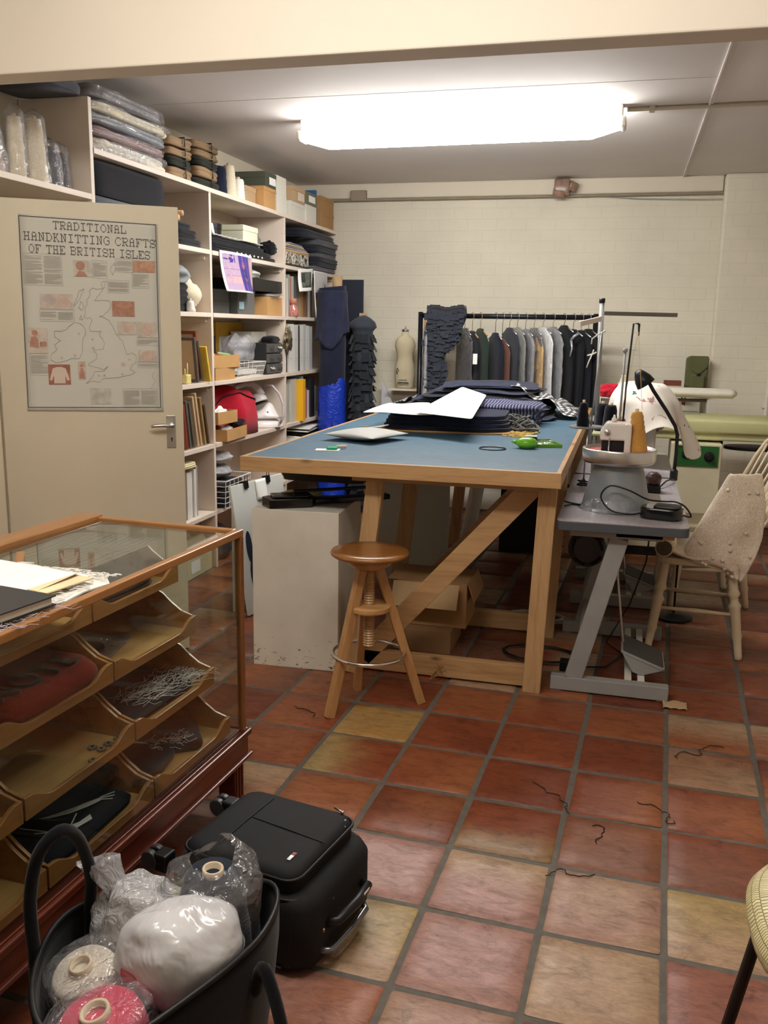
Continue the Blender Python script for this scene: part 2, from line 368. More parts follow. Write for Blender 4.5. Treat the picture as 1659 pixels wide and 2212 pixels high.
# ---------------------------------------------------------------- open shelving
SXF, SXB = -2.458, -2.826; SY = (3.95, 5.20, 6.445, 7.68); SZ = (2.33, 1.972, 1.603, 1.187, .80, .372); ST_ = .028
sh = T('shelving_unit', 'cream built-in open shelving along the left wall, full of fabric and boxes', 'shelves', (SXB, SY[0], 0))
def up(y, z1): g = G(); g.box(0, SXF-SXB, y-SY[0]-.014, y-SY[0]+.014, 0, z1); return g.ob('upright', M_shelf, sh, bev=.002)
up(SY[0], 2.545)
for y in SY[1:]: up(y, 2.33-ST_)
for z in SZ:
    for a, b in zip(SY, SY[1:]):
        g = G()
        if z == SZ[0]: g.box(0, SXF-SXB+.004, a-SY[0]+(.014 if a == SY[0] else -.0), b-SY[0], z-ST_, z-.0015)
        else: g.box(0, SXF-SXB+.004, a-SY[0]+.014, b-SY[0]-.014, z-ST_, z-.0015)
        g.ob('shelf_board', M_shelf, sh, bev=.002)
        if z < 2.3 and z > .5:
            for yy in (a+.014, b-.032):
                g = G(); g.box(.02, SXF-SXB-.03, yy-SY[0], yy-SY[0]+.018, z-ST_-.03, z-ST_); g.ob('shelf_batten', M_shelf, sh, bev=.002)
g = G(); g.box(.0, .008, .014, SY[3]-SY[0], .0, 2.33-ST_); g.ob('back_panel', mat('shelf_back_paint', C(214, 196, 178), .6, .08, 3), sh)
g = G(); g.box(0, SXF-SXB, -.72, -.014, 2.12-ST_, 2.1185); g.ob('shelf_board', M_shelf, sh, bev=.002)
# ---------------------------------------------------------------- door with poster
DA = math.atan2(.426, .63)
dr = bpy.data.objects.new('door_1', None); COL.objects.link(dr); dr.location = (-2.56, 3.334, 0); dr.rotation_euler = (0, 0, DA); dr['kind'] = 'structure'
g = G(); g.box(0, .76, 0, .042, .008, 2.028); g.ob('door_leaf', M_door, dr, bev=.003)
hd = G(); hd.box(.683, .724, -.004, 0, .975, 1.123); dh = hd.ob('door_handle', mat('satin_aluminium', (.62, .6, .56, 1), .35, .05, 10, metal=1), dr, bev=.0015)
g = G(); g.lathe([(.011, 0), (.011, .02), (.008, .028), (.008, .045)], (.706, -.004, 1.08), 14, (PI/2, 0, 0))
g.tube([(.706, -.044, 1.08), (.69, -.048, 1.081), (.66, -.05, 1.083), (.625, -.05, 1.081), (.612, -.048, 1.078)], [.009, .009, .0085, .0075, .006], 10)
g.ob('lever', MATS['satin_aluminium'], dh, smooth=True)
g = G(); g.lathe([(.0045, 0), (.0045, .002)], (.705, -.0038, 1.018), 10, (PI/2, 0, 0)); g.box(.703, .707, -.0058, -.0038, 1.004, 1.018)
g.ob('keyhole', M_black, dh)
g = G()
for x in (.690, .717):
    for z in (.982, 1.116): g.lathe([(.003, 0), (.002, .0015)], (x, -.004, z), 8, (PI/2, 0, 0))
g.ob('screw_heads', M_steel, dh)
g = G(); g.box(-.10, -.006, -.06, .06, 0, 2.38); g.box(-.125, -.09, -.08, -.06, 0, 2.38); g.box(-.45, -.10, -.04, .06, 0, 2.39); ST('door_2_jamb', g, M_door, loc=(-2.56, 3.334, 0), rot=DA, bev=.004)
po = T('poster', 'large printed poster titled TRADITIONAL HANDKNITTING CRAFTS OF THE BRITISH ISLES, hung on the door', 'poster', (-2.56+.0, 3.334, 0), DA)
def pq(g, s0, z0, s1, z1, y): g.quad((s0, y, z0), (s1, y, z0), (s1, y, z1), (s0, y, z1))
PT = C(206, 204, 192)
g = G()
def psh(u, v):
    s = .100+.572*u + .012*(1-v)*0; z = 1.150+.812*v
    e = -.0012 - .0012*math.sin(v*9)*.5 - (.004*math.exp(-((v-.5)/.012)**2) if 1 else 0)*.3
    if v < .02: e -= .004
    return Vector((s+.009*v*(1-u)-.0*u, e, z-.012*u+.004))
g.grid(psh, 14, 40); g.ob('paper_sheet', mat('poster_paper', PT, .7, .04, 3), po, smooth=True, solid=.0006)
def ps(s, z): return s, z
YP = -.0042
INK = mat('poster_ink', C(52, 42, 46), .8, .1, 50); INKL = mat('poster_grey_ink', C(138, 134, 128), .8, .1, 50)
F = {'T': '1111111,1001001,0001000,0001000,0001000,0001000,0011100', 'R': '1111110,0100001,0100001,0111110,0101000,0100110,1110011', 'A': '0011100,0100010,0100010,0111110,0100010,0100010,1110111',
 'D': '1111100,0100010,0100001,0100001,0100001,0100010,1111100', 'I': '0111110,0001000,0001000,0001000,0001000,0001000,0111110', 'O': '0011100,0100010,1000001,1000001,1000001,0100010,0011100',
 'N': '1100111,0110010,0101010,0101010,0100110,0100110,1110010', 'L': '1110000,0100000,0100000,0100000,0100001,0100001,1111111', 'H': '1110111,0100010,0100010,0111110,0100010,0100010,1110111',
 'K': '1110110,0100100,0101000,0111000,0100100,0100010,1110011', 'G': '0011110,0100001,1000000,1000111,1000001,0100001,0011110', 'C': '0011110,0100001,1000000,1000000,1000000,0100001,0011110',
 'F': '1111111,0100001,0101000,0111000,0101000,0100000,1110000', 'S': '0111101,1000011,1000000,0111110,0000001,1100001,1011110', 'B': '1111110,0100001,0100001,0111110,0100001,0100001,1111110', 'E': '1111111,0100001,0101000,0111000,0101000,0100001,1111111'}
def line(g, txt, s0, s1, z0, slope, hgt):
    n = sum(8 if ch != ' ' else 5 for ch in txt)-1; px = (s1-s0)/n; pz = hgt/7; x = 0
    for ch in txt:
        if ch == ' ': x += 5; continue
        for r, row in enumerate(F[ch].split(',')):
            for c_, b in enumerate(row):
                if b == '1':
                    s = s0+(x+c_)*px; z = z0-r*pz-slope*(x+c_)*px; a = px*.86; b_ = pz*.86
                    g.quad((s-a*.05, YP, z), (s+a*.5, YP, z-.0), (s+a*1.05, YP, z-b_), (s+a*.5, YP, z-b_))
                    g.quad((s+a*1.05, YP-.0002, z), (s+a*.5, YP-.0002, z), (s-a*.05, YP-.0002, z-b_), (s+a*.5, YP-.0002, z-b_))
        x += 8
g = G(); line(g, 'TRADITIONAL', .243, .540, 1.944, .02, .034); line(g, 'HANDKNITTING CRAFTS', .126, .661, 1.897, .02, .036); line(g, 'OF THE BRITISH ISLES', .143, .636, 1.847, .02, .036)
g.ob('title_lettering', INK, po)
g = G()
def frame(g, a, b, w=.0012, y=YP): 
    (s0, z0), (s1, z1) = a, b
    pq(g, s0, z0, s1, z0+w, y); pq(g, s0, z1-w, s1, z1, y); pq(g, s0, z0, s0+w, z1, y); pq(g, s1-w, z0, s1, z1, y)
def bord(g, o):
    p = [(.112-o*0+.0, 1.958), (.664, 1.949), (.660, 1.160), (.104, 1.168)]
    for a, b in zip(p, p[1:]+p[:1]): g.beam((a[0], YP, a[1]), (b[0], YP, b[1]), .0004, .002, (0, 1, 0))
for p in ([(.112, 1.958), (.664, 1.949), (.660, 1.160), (.104, 1.168), (.112, 1.958)],):
    for a, b in zip(p, p[1:]): g.beam((a[0], YP, a[1]), (b[0], YP, b[1]), .0024, .0006, (0, 1, 0))
g.ob('printed_border', INK, po)
TX = [(123, 1805, 267, 1684), (397, 1786, 449, 1720), (492, 1797, 559, 1749), (559, 1744, 623, 1684), (456, 1707, 538, 1661), (176, 1576, 306, 1536), (125, 1393, 191, 1308), (571, 1464, 657, 1439), (570, 1359, 653, 1340), (503, 1241, 643, 1170)]
IM = [(316, 1788, 394, 1721), (561, 1796, 656, 1747), (468, 1623, 562, 1558), (175, 1646, 308, 1584), (119, 1504, 198, 1396), (193, 1350, 283, 1264), (315, 1363, 346, 1285), (487, 1536, 567, 1480), (571, 1535, 658, 1468), (570, 1414, 654, 1361), (360, 1248, 449, 1178)]
gt = G(); rr = random.Random(3)
for q in TX:
    s0, z1, s1, z0 = [v/1000 for v in q]; g = G(); frame(g, (s0-.004, z0-.004), (s1+.004, z1+.004), .0007); g.ob('box_outline', INKL, po)
    z = z1-.004
    two = (s1-s0) > .09
    while z > z0+.003:
        for a, b in ([(s0, (s0+s1)/2-.004), ((s0+s1)/2+.004, s1)] if two else [(s0, s1)]):
            if rr.random() > .08: pq(gt, a, z-.0016, a+(b-a)*(1 if rr.random() > .2 else rr.uniform(.4, .9)), z, YP)
        z -= .0034
gt.ob('text_lines', mat('poster_text_grey', C(192, 188, 178), .8, .04), po)
BR = [C(206, 198, 184), C(198, 152, 126), C(186, 136, 112), C(206, 192, 180), C(206, 192, 178), C(176, 116, 96), C(204, 182, 164), C(206, 196, 182), C(206, 196, 182), C(206, 196, 182), C(204, 202, 190)]
for k, q in enumerate(IM):
    s0, z1, s1, z0 = [v/1000 for v in q]; g = G(); pq(g, s0, z0, s1, z1, YP+.0004)
    t = NT('poster_picture_%d' % k); t.link(t.ramp(t.noise(t.map((1, 1, 1)), 60 if k in (1, 2) else 25, 5), [(.35, dk(BR[k], .72)), (.6, BR[k])]), t.b.inputs['Base Color']); t.set(Roughness=.8)
    g.ob('printed_picture', t.m, po)
RU = mat('poster_russet_ink', C(182, 136, 116), .8, .15, 60); PALE = mat('poster_pale_ink', C(204, 180, 164), .8, .15, 60)
def swt(g, cx, cz, w, h, y=YP-.0004):     # small printed jersey shape
    g.b.faces.new([g.b.verts.new((cx+a*w, y, cz+b*h)) for a, b in ((-.12, .5), (.12, .5), (.32, .42), (.5, -.28), (.38, -.34), (.28, .0), (.28, -.5), (-.28, -.5), (-.28, .0), (-.38, -.34), (-.5, -.28), (-.32, .42))])
g = G(); swt(g, .238, 1.304, .082, .07); g.ob('printed_jersey', mat('poster_cream_ink', C(214, 196, 178), .8, .06), po)
for q in ((.527, 1.51, .06, .036), (.614, 1.503, .07, .055), (.612, 1.388, .064, .042), (.268, 1.615, .06, .05)): g = G(); swt(g, *q); g.ob('printed_jersey', PALE, po)
g = G(); g.lathe([(.019, 0), (.019, .0003)], (.345, YP-.0004, 1.766), 14, (PI/2, 0, 0)); g.prism([(.322, 1.722), (.372, 1.722), (.36, 1.742), (.338, 1.745)], YP-.0005, YP-.0003, axes='xz'); g.ob('printed_figure', RU, po)
g = G(); g.lathe([(.012, 0), (.012, .0003)], (.147, YP-.0004, 1.483), 12, (PI/2, 0, 0)); g.prism([(.124, 1.425), (.16, 1.42), (.16, 1.455), (.15, 1.47), (.132, 1.465)], YP-.0005, YP-.0003, axes='xz'); g.prism([(.165, 1.425), (.192, 1.425), (.192, 1.446), (.165, 1.446)], YP-.0005, YP-.0003, axes='xz'); g.ob('printed_figure', RU, po)
g = G(); g.prism([(.318, 1.29), (.343, 1.29), (.335, 1.335), (.326, 1.335)], YP-.0005, YP-.0003, axes='xz'); g.lathe([(.006, 0), (.006, .0003)], (.330, YP-.0004, 1.345), 10, (PI/2, 0, 0))
g.ob('printed_figure', RU, po)
GBL = [(404,1670),(390,1675),(377,1662),(377,1642),(365,1626),(366,1606),(356,1595),(357,1570),(349,1554),(364,1544),(376,1550),(383,1539),(372,1514),(371,1493),(394,1493),(417,1496),(411,1473),(423,1463),(429,1442),(423,1416),(398,1413),(385,1405),(397,1395),(394,1374),(365,1358),(357,1347),(374,1342),(394,1337),(419,1329),(440,1342),(424,1321),(383,1319),(367,1290),(346,1269),(372,1279),(402,1274),(418,1290),(438,1290),(474,1292),(511,1300),(537,1305),(555,1316),(533,1329),(541,1343),(560,1364),(561,1390),(546,1401),(520,1395),(511,1432),(502,1458),(482,1479),(468,1515),(454,1541),(434,1553),(414,1555),(430,1561),(450,1577),(464,1608),(457,1623),(422,1625),(397,1622),(408,1640),(429,1663),(434,1674)]
IRL = [(308,1528),(293,1517),(275,1497),(257,1491),(228,1491),(226,1465),(250,1450),(225,1435),(233,1414),(207,1388),(206,1368),(225,1357),(255,1363),(291,1376),(321,1376),(334,1394),(339,1441),(340,1462),(355,1477),(352,1503),(333,1523)]
ISL = [[(355,1671),(334,1661),(328,1635),(318,1620),(312,1597),(328,1620),(338,1635),(351,1656)],[(436,1704),(428,1694),(432,1674),(440,1679),(448,1705)],[(484,1782),(468,1756),(475,1731),(483,1746),(489,1772)],[(340,1618),(330,1590),(345,1580),(352,1600)],[(338,1560),(330,1545),(345,1540)],[(380,1462),(376,1454),(384,1455)],[(384,1426),(378,1418),(388,1416)]]
def coast(g, L, cl, j):
    rr = random.Random(j); P = []
    n = len(L)
    for i in range(n if cl else n-1):
        a = Vector((L[i][0]/1000, 0, L[i][1]/1000)); b = Vector((L[(i+1) % n][0]/1000, 0, L[(i+1) % n][1]/1000))
        P.append(a); 
        for t in (.33, .66): P.append(a.lerp(b, t)+Vector((rr.uniform(-.0022, .0022), 0, rr.uniform(-.0022, .0022))))
    if cl: P.append(P[0])
    else: P.append(Vector((L[-1][0]/1000, 0, L[-1][1]/1000)))
    for a, b in zip(P, P[1:]):
        d = (b-a); 
        if d.length < 1e-5: continue
        m = Vector((-d.z, 0, d.x)).normalized()*.0006; y = Vector((0, YP, 0))
        g.quad(a+m+y, b+m+y, b-m+y, a-m+y)
for i, L in enumerate([GBL, IRL]+ISL): g = G(); coast(g, L, 1, 5+i); g.ob('map_coastline', INKL, po)
g = G(); coast(g, [(637,1319),(628,1300),(641,1278),(630,1257),(619,1246)], 0, 9)
g.ob('map_coastline', INKL, po)
g = G(); g.lathe([(.009, 0), (.009, .0003)], (.505, YP, 1.352), 10, (PI/2, 0, 0))
for x, z in ((.40, 1.302), (.424, 1.304), (.50, 1.308), (.532, 1.372), (.25, 1.38), (.305, 1.39), (.325, 1.482)): g.lathe([(.005, 0), (.005, .0003)], (x, YP, z), 8, (PI/2, 0, 0))
g.ob('map_marks', PALE, po)
# ---------------------------------------------------------------- cutting table
TZ = .975
tb = T('cutting_table', 'big pine cutting table with a worn blue top in the middle of the room', 'table', (-.9, 5.25, 0))
X0, X1, Y0, Y1 = -.68, .685, -1.66, 1.62
t = NT('blue_lino'); v = t.map(); n = t.noise(v, 3, 6, .5); n2 = t.noise(t.map((1, 6, 1)), 18, 5)
t.link(t.mix(.4, t.ramp(n, [(.3, C(62, 92, 112)), (.7, C(78, 110, 130))]), t.ramp(n2, [(.4, C(60, 88, 108)), (.75, C(104, 132, 146))])), t.b.inputs['Base Color']); t.set(Roughness=.5, Specular_IOR_Level=.4); t.bump(n2, .06, .002); M_blue = t.m
g = G(); g.box(X0+.02, X1-.02, Y0+.02, Y1-.02, TZ-.03, TZ); g.ob('blue_top', M_blue, tb)
for q, m_ in (((X0-.001, X1+.001, Y0-.001, Y0+.021), M_pine), ((X0, X1, Y1-.02, Y1), M_pine), ((X0, X0+.02, Y0+.02, Y1-.02), M_piney), ((X1-.02, X1, Y0+.02, Y1-.02), M_piney)):
    g = G(); g.box(*q, TZ-.062, TZ+.001); g.ob('apron', m_, tb, bev=.002)
zb = TZ-.032
def leg(a, b, w=.075, d=.045, nm='leg', m=None): g = G(); g.beam(a, b, w, d, (0, 1, 0)); return g.ob(nm, m or M_pinez, tb, bev=.002)
for yy, ox in ((3.725-5.25, 0), (4.47-5.25, 0)):
    leg((.600, yy, .0), (.630, yy, zb))
    leg((-.205, yy, .0), (-.10, yy, zb))
    g = G(); g.beam((-.17, yy+.042, .055), (.63, yy+.042, .055), .04, .09); g.ob('foot_rail', M_pine, tb, bev=.002)
    leg((-.17, yy+.042, .06), (.57, yy+.042, .9), .09, .04, 'diagonal_brace', wood('pine_brace', C(190, 152, 108), C(152, 112, 70), 0, 10, .5, .05, True))
for yy in (6.3-5.25,):
    leg((.605, yy, .0), (.64, yy, zb)); leg((-.22, yy, .0), (-.14, yy, zb)); leg((-.30, yy-.7, .0), (-.24, yy-.7, zb))
for q in ((-.2, .6, Y0+.08, Y0+.13), (-.62, .62, -.9, -.84), (-.62, .62, .95, 1.0)):
    g = G(); g.box(*q, TZ-.09, TZ-.03); g.ob('cross_rail', M_pine, tb)
# ---------------------------------------------------------------- white plinth under the table
t = NT('scuffed_white_paint'); v = t.map(); n = t.noise(v, 5, 4); sp = t.new('SeparateXYZ'); t.link(t.tc.outputs['Object'], sp.inputs[0])
ch = t.noise(t.map((1, 1, 2.5)), 26, 5, .5, .7); ed = t.new('Math'); ed.operation = 'MULTIPLY_ADD'; t.link(sp.outputs[2], ed.inputs[0]); ed.inputs[1].default_value = -.6; t.link(ch, ed.inputs[2])
t.link(t.mix(t.ramp(ed.outputs[0], [(.57, (0, 0, 0, 1)), (.60, (1, 1, 1, 1))]), t.ramp(n, [(.3, C(206, 200, 186)), (.7, C(220, 214, 200))]), C(92, 78, 62)), t.b.inputs['Base Color']); t.set(Roughness=.6)
g = G(); g.box(-.2, .2, -.18, .23, 0, .732); g.ob('plinth', t.m, bev=.003, loc=(-1.372, 3.86, 0), rot=R(2.5), label='tall scuffed white plinth standing at the front left of the cutting table', cat='plinth')
# ---------------------------------------------------------------- stool
st = T('screw_stool', 'round wooden screw stool with three legs and a chrome foot ring', 'stool', (-.93, 3.36, 0), R(0))
g = G(); g.lathe([(.0, .642), (.146, .642), (.154, .647), (.157, .654), (.152, .663), (.11, .662), (0, .659)], seg=40); g.ob('seat', M_seat, st, smooth=True)
g = G(); g.lathe([(.0, .590), (.055, .590), (.080, .604), (.090, .622), (.090, .642), (0, .642)], seg=28); g.ob('seat_hub', M_beech, st, smooth=True)
pr = []
z = .265
while z < .59:
    pr += [(.019, z), (.0235, z+.005)]; z += .0105
g = G(); g.lathe([(.0, .255), (.013, .257)]+pr+[(.016, .6)], seg=16); g.ob('threaded_post', wood('stool_post', C(190, 152, 106), C(140, 100, 60), 2), st, smooth=False)
g = G(); g.lathe([(.0, .415), (.082, .415), (.087, .42), (.087, .438), (.08, .442), (0, .442)], seg=28); g.ob('brace_disc', wood('disc_wood', C(194, 148, 96), C(164, 118, 70), 0), st, smooth=False, bev=.003)
for k, (a, r) in enumerate(((R(230), .187), (R(28), .226), (R(120), .19))):
    c_, s_ = math.cos(a), math.sin(a)
    g = G(); g.beam((c_*.038, s_*.038, .592), (c_*r, s_*r, .0), .032, .036, (c_, s_, 0)); g.ob('leg', M_beech, st, bev=.003)
g = G(); g.tube([(.146*math.cos(2*PI*k/40), .146*math.sin(2*PI*k/40), .236) for k in range(40)], .0075, 10, True); g.ob('foot_ring', M_chrome, st, smooth=True)
# ---------------------------------------------------------------- glass display counter with trays
CA = R(-3.7); CL = 2.0
ca = T('display_counter', 'glazed wooden haberdashery counter full of scalloped trays in the left foreground', 'display case', (-1.114, 2.549, 0), CA)
def cbox(nm, m, *b, bev=.003, parent=ca): g = G(); g.box(*b); return g.ob(nm, m, parent, bev=bev)
cbox('top_rail', M_oak, -.024, 0, -CL, 0, .884, .906); cbox('top_rail', M_oakx, -.54, -.024, -.024, 0, .886, .906)
cbox('top_rail', M_oakx, -.54, -.024, -CL, -CL+.024, .886, .906)
cbox('top_board', M_oak, -.60, -.515, -CL, 0, .886, .912)
for x, y in ((-.020, -.022), (-.60, -.022), (-.020, -CL), (-.60, -CL)): cbox('corner_post', wood('case_post', C(136, 84, 44), C(106, 62, 30), 2, 10, .3, .5), x, x+.020, y, y+.022, .24, .884)
MG = glass('counter_glass')
def pane(nm, *b): g = G(); g.box(*b); g.ob(nm, MG, ca)
pane('top_pane', -.515, -.022, -CL+.022, -.022, .894, .899)
pane('front_pane', -.013, -.008, -CL+.022, -.022, .242, .884)
pane('end_pane', -.58, -.022, -.013, -.008, .242, .884)
cbox('base_frame', M_mahog, -.60, .004, -CL, .004, .147, .232)
g = G(); g.box(-.0, .014, -CL, .012, .222, .242); g.box(-.0, .016, -CL, .014, .147, .160); g.box(-.6, .0, 0, .012, .222, .242); g.box(-.6, 0, 0, .014, .147, .160); g.ob('base_moulding', M_mahog, ca, bev=.004)
cbox('case_floor', M_mahog, -.58, -.004, -CL+.01, -.01, .232, .240)
cbox('back_panel', M_oak, -.60, -.585, -CL+.02, -.02, .24, .886)
for x, y in ((-.065, -.075), (-.60, -.075), (-.065, -CL), (-.6, -CL)):
    g = G(); g.box(x, x+.06, y, y+.06, 0, .147)
    for k in range(3): g.box(x+.06, x+.064, y+.008+k*.018, y+.016+k*.018, .02, .13)
    g.ob('leg', M_mahog, ca, bev=.002)
TIER = [(-.195, .735), (-.135, .575), (-.076, .410), (-.022, .252)]
TW = .432
M_tray = wood('tray_wood', C(168, 118, 66), C(128, 84, 42), 1, 10, .3, .5)
def make_tray():
    w = TW; D = .36
    P = [(-D, .0), (0, 0), (0, .056), (-.012, .057), (-.05, .068), (-.085, .092), (-.115, .118), (-.15, .134), (-.19, .14), (-D, .14)]
    g = G(); g.box(-D, -.011, .009, w-.009, .006, .011); tr = g.ob('display_tray', M_traybase, ca, loc=(0, 0, 0))
    for y in (0, w-.009): g = G(); g.prism(P, y, y+.009, axes='xz'); g.ob('side_panel', M_tray, tr, bev=.0015)
    n = 24; Q = [(0.009, 0), (w-.009, 0)]
    for k in range(n+1):
        u = k/n; e = min(u, 1-u); h = .056-.030*(.5-.5*math.cos(PI*min(1, max(0, (e-.02)/.2))))
        Q.append((w-.009-(w-.018)*u, h))
    g = G(); g.prism(Q, -.011, 0, axes='yz'); g.ob('front_panel', M_tray, tr, bev=.0015)
    g = G(); g.box(-D, -D+.009, .009, w-.009, .011, .14); g.ob('rear_panel', M_tray, tr)
    return tr
cm = Matrix.Translation((-1.114, 2.549, 0)) @ Matrix.Rotation(CA, 4, 'Z')
def cw(x, y, z): return cm @ Vector((x, y, z))
proto = None
for c_ in range(3):
    for r_ in range(4):
        x, z = TIER[r_]; p = (x, -.068-TW-c_*(TW+.008), z)
        if proto is None: proto = make_tray(); proto.location = p
        else:
            o = proto.copy(); COL.objects.link(o); o.location = p; o.parent = ca
            for ch in list(proto.children): d = ch.copy(); COL.objects.link(d); d.parent = o
# ---------------------------------------------------------------- generic builders for soft and boxed goods
def slab(g, cx, cy, dx, dy, z0, z1, layers=1, amp=.008, r=.03, seed=0, rag=.004, dome=.0, nu=44, shear=0, droop=0):
    per = 6; nz = max(2, layers*per); base = len(g.b.verts); h = z1-z0
    def outline(u, ins):
        a = 2*PI*u; hx = dx/2-ins; hy = dy/2-ins; n = 6.0
        c, s = math.cos(a), math.sin(a)
        return hx*math.copysign(abs(c)**(2/n), c), hy*math.copysign(abs(s)**(2/n), s)
    rings = []
    for j in range(nz+1):
        t = j/nz; ph = (t*layers) % 1.0; b = amp*(1-math.sin(PI*(ph if t < 1 else 0))) if layers > 0 else 0
        if j == 0: b = amp*.6
        rings.append((z0+.0006+(h-.0012)*t, b))
    V = []
    for z, b in rings:
        k = int((z-z0)/h*layers-1e-6)
        ox = noise.noise(Vector((seed+k*3.1, 1, 0)))*rag*2; oy = noise.noise(Vector((seed+k*2.3, 5, 0)))*rag*2
        row = []
        for i in range(nu):
            x, y = outline(i/nu, b)
            w_ = noise.noise(Vector((x*9+seed, y*9, k*2.1+seed)))*rag
            zz = -abs(noise.noise(Vector((x*5+seed, y*5, seed*1.7))))*rag*1.2*((z-z0)/h)-droop*max(0, (abs(x)/dx*2)**2+(abs(y)/dy*2)**2-.6)*((z-z0)/h)
            row.append(g.b.verts.new((cx+x+ox+w_+shear*(z-z0), cy+y+oy+w_, z+zz)))
        V.append(row)
    for a, b in zip(V, V[1:]):
        for i in range(nu): g.b.faces.new((a[i], a[(i+1) % nu], b[(i+1) % nu], b[i]))
    g.b.faces.new(V[0][::-1])
    prev = V[-1]
    for f in (.8, .5, .2):
        row = []
        for i in range(nu):
            x, y = outline(i/nu, 0); x *= f; y *= f
            zz = -abs(noise.noise(Vector((x*5+seed, y*5, seed*1.7))))*rag*1.2-droop*max(0, (abs(x)/dx*2)**2+(abs(y)/dy*2)**2-.6)
            row.append(g.b.verts.new((cx+x+shear*h, cy+y, z1+zz+dome*(1-f))))
        for i in range(nu): g.b.faces.new((prev[i], prev[(i+1) % nu], row[(i+1) % nu], row[i]))
        prev = row
    g.b.faces.new(prev)
    return g
def fold(name, label, cat, x0, x1, y0, y1, z0, z1, m, layers=2, amp=.008, seed=0, group=None, rot=0, rag=.004, dome=0, parent=None, shear=0, bag=None, droop=0):
    cx, cy = (x0+x1)/2, (y0+y1)/2
    if bag:
        t = T(name, label, cat, (cx, cy, z0), rot, group)
        g = G(); slab(g, 0, 0, x1-x0-.016, y1-y0-.016, .005, z1-z0-.009, layers, amp, seed=seed, rag=rag, dome=dome, shear=shear); g.ob('folded_cloth', m, t, smooth=True)
        g = G(); slab(g, 0, 0, x1-x0, y1-y0, .0035, z1-z0-.004, 2, amp*.5, seed=seed+9, rag=rag*1.6, dome=dome, shear=shear, nu=70); g.noise(.0033, 34, seed); g.ob('plastic_bag', bag, t, smooth=True)
        return t
    g = G(); slab(g, 0, 0, x1-x0, y1-y0, 0, z1-z0, layers, amp, seed=seed, rag=rag, dome=dome, shear=shear, droop=droop)
    return g.ob(name, m, parent, smooth=True, loc=(cx, cy, z0), rot=rot, label=label, cat=cat, group=group)
def cbx(name, label, cat, x0, x1, y0, y1, z0, z1, m, lid=0, lidm=None, tag=None, rot=0, group=None, tagside='x'):
    cx, cy = (x0+x1)/2, (y0+y1)/2; a, b, h = (x1-x0)/2, (y1-y0)/2, z1-z0
    t = T(name, label, cat, (cx, cy, z0), rot, group)
    if lid:
        g = G(); g.box(-a+.003, a-.003, -b+.003, b-.003, 0, h-.003); g.ob('box_body', m, t, bev=.0015)
        g = G(); g.box(-a, a, -b, b, h-lid, h); g.ob('lid', lidm or m, t, bev=.0015)
    else:
        g = G(); g.box(-a, a, -b, b, 0, h); g.ob('box_body', m, t, bev=.0015)
    if tag:
        ty0, ty1, tz0, tz1 = tag[:4]; g = G()
        if tagside == 'x': g.box(a, a+.0012, -b+2*b*ty0, -b+2*b*ty1, h*tz0, h*tz1)
        else: g.box(-a+2*a*ty0, -a+2*a*ty1, -b-.0012, -b, h*tz0, h*tz1)
        g.ob('label_sticker', tag[4] if len(tag) > 4 else M_paper, t)
    return t
def opentray(name, label, cat, x0, x1, y0, y1, z0, z1, m, rot=0, group=None, th=.003):
    cx, cy = (x0+x1)/2, (y0+y1)/2; a, b, h = (x1-x0)/2, (y1-y0)/2, z1-z0
    g = G(); o = [(-a, -b), (a, -b), (a, b), (-a, b)]; i_ = [(-a+th, -b+th), (a-th, -b+th), (a-th, b-th), (-a+th, b-th)]
    O0 = [g.b.verts.new((*p, 0)) for p in o]; O1 = [g.b.verts.new((*p, h)) for p in o]; I1 = [g.b.verts.new((*p, h)) for p in i_]; I0 = [g.b.verts.new((*p, th)) for p in i_]
    g.b.faces.new(O0[::-1]); g.b.faces.new(I0)
    for k in range(4):
        l = (k+1) % 4
        g.b.faces.new((O0[k], O0[l], O1[l], O1[k])); g.b.faces.new((O1[k], O1[l], I1[l], I1[k])); g.b.faces.new((I1[k], I1[l], I0[l], I0[k]))
    return g.ob(name, m, smooth=False, loc=(cx, cy, z0), rot=rot, label=label, cat=cat, group=group)
def crumple(name, label, cat, c, rx, ry, rz, m, seed=0, amp=.25, fr=3, group=None, parent=None, nz=14, nu=22, flat=True):
    g = G(); P = []
    def f(u, v):
        a = 2*PI*u; b = PI*v; n = noise.noise(Vector((math.cos(a)*math.sin(b)*fr+seed, math.sin(a)*math.sin(b)*fr, math.cos(b)*fr)))
        n += .5*noise.noise(Vector((math.cos(a)*math.sin(b)*fr*2.3+seed, math.sin(a)*math.sin(b)*fr*2.3, math.cos(b)*fr*2.3)))
        k = 1+amp*n; z = -math.cos(b)*rz*k
        sb = max(.02, math.sin(b))**.7
        if flat: z = max(z, -rz*.75)
        return Vector((rx*math.cos(a)*sb*k, ry*math.sin(a)*sb*k, z+(rz*.75 if flat else 0)))
    g.grid(f, nu, nz, True); g.b.faces.new(g.V[0][::-1]); g.b.faces.new(g.V[-1])
    return g.ob(name, m, parent, smooth=True, sub=1, loc=c, label=label, cat=cat, group=group)
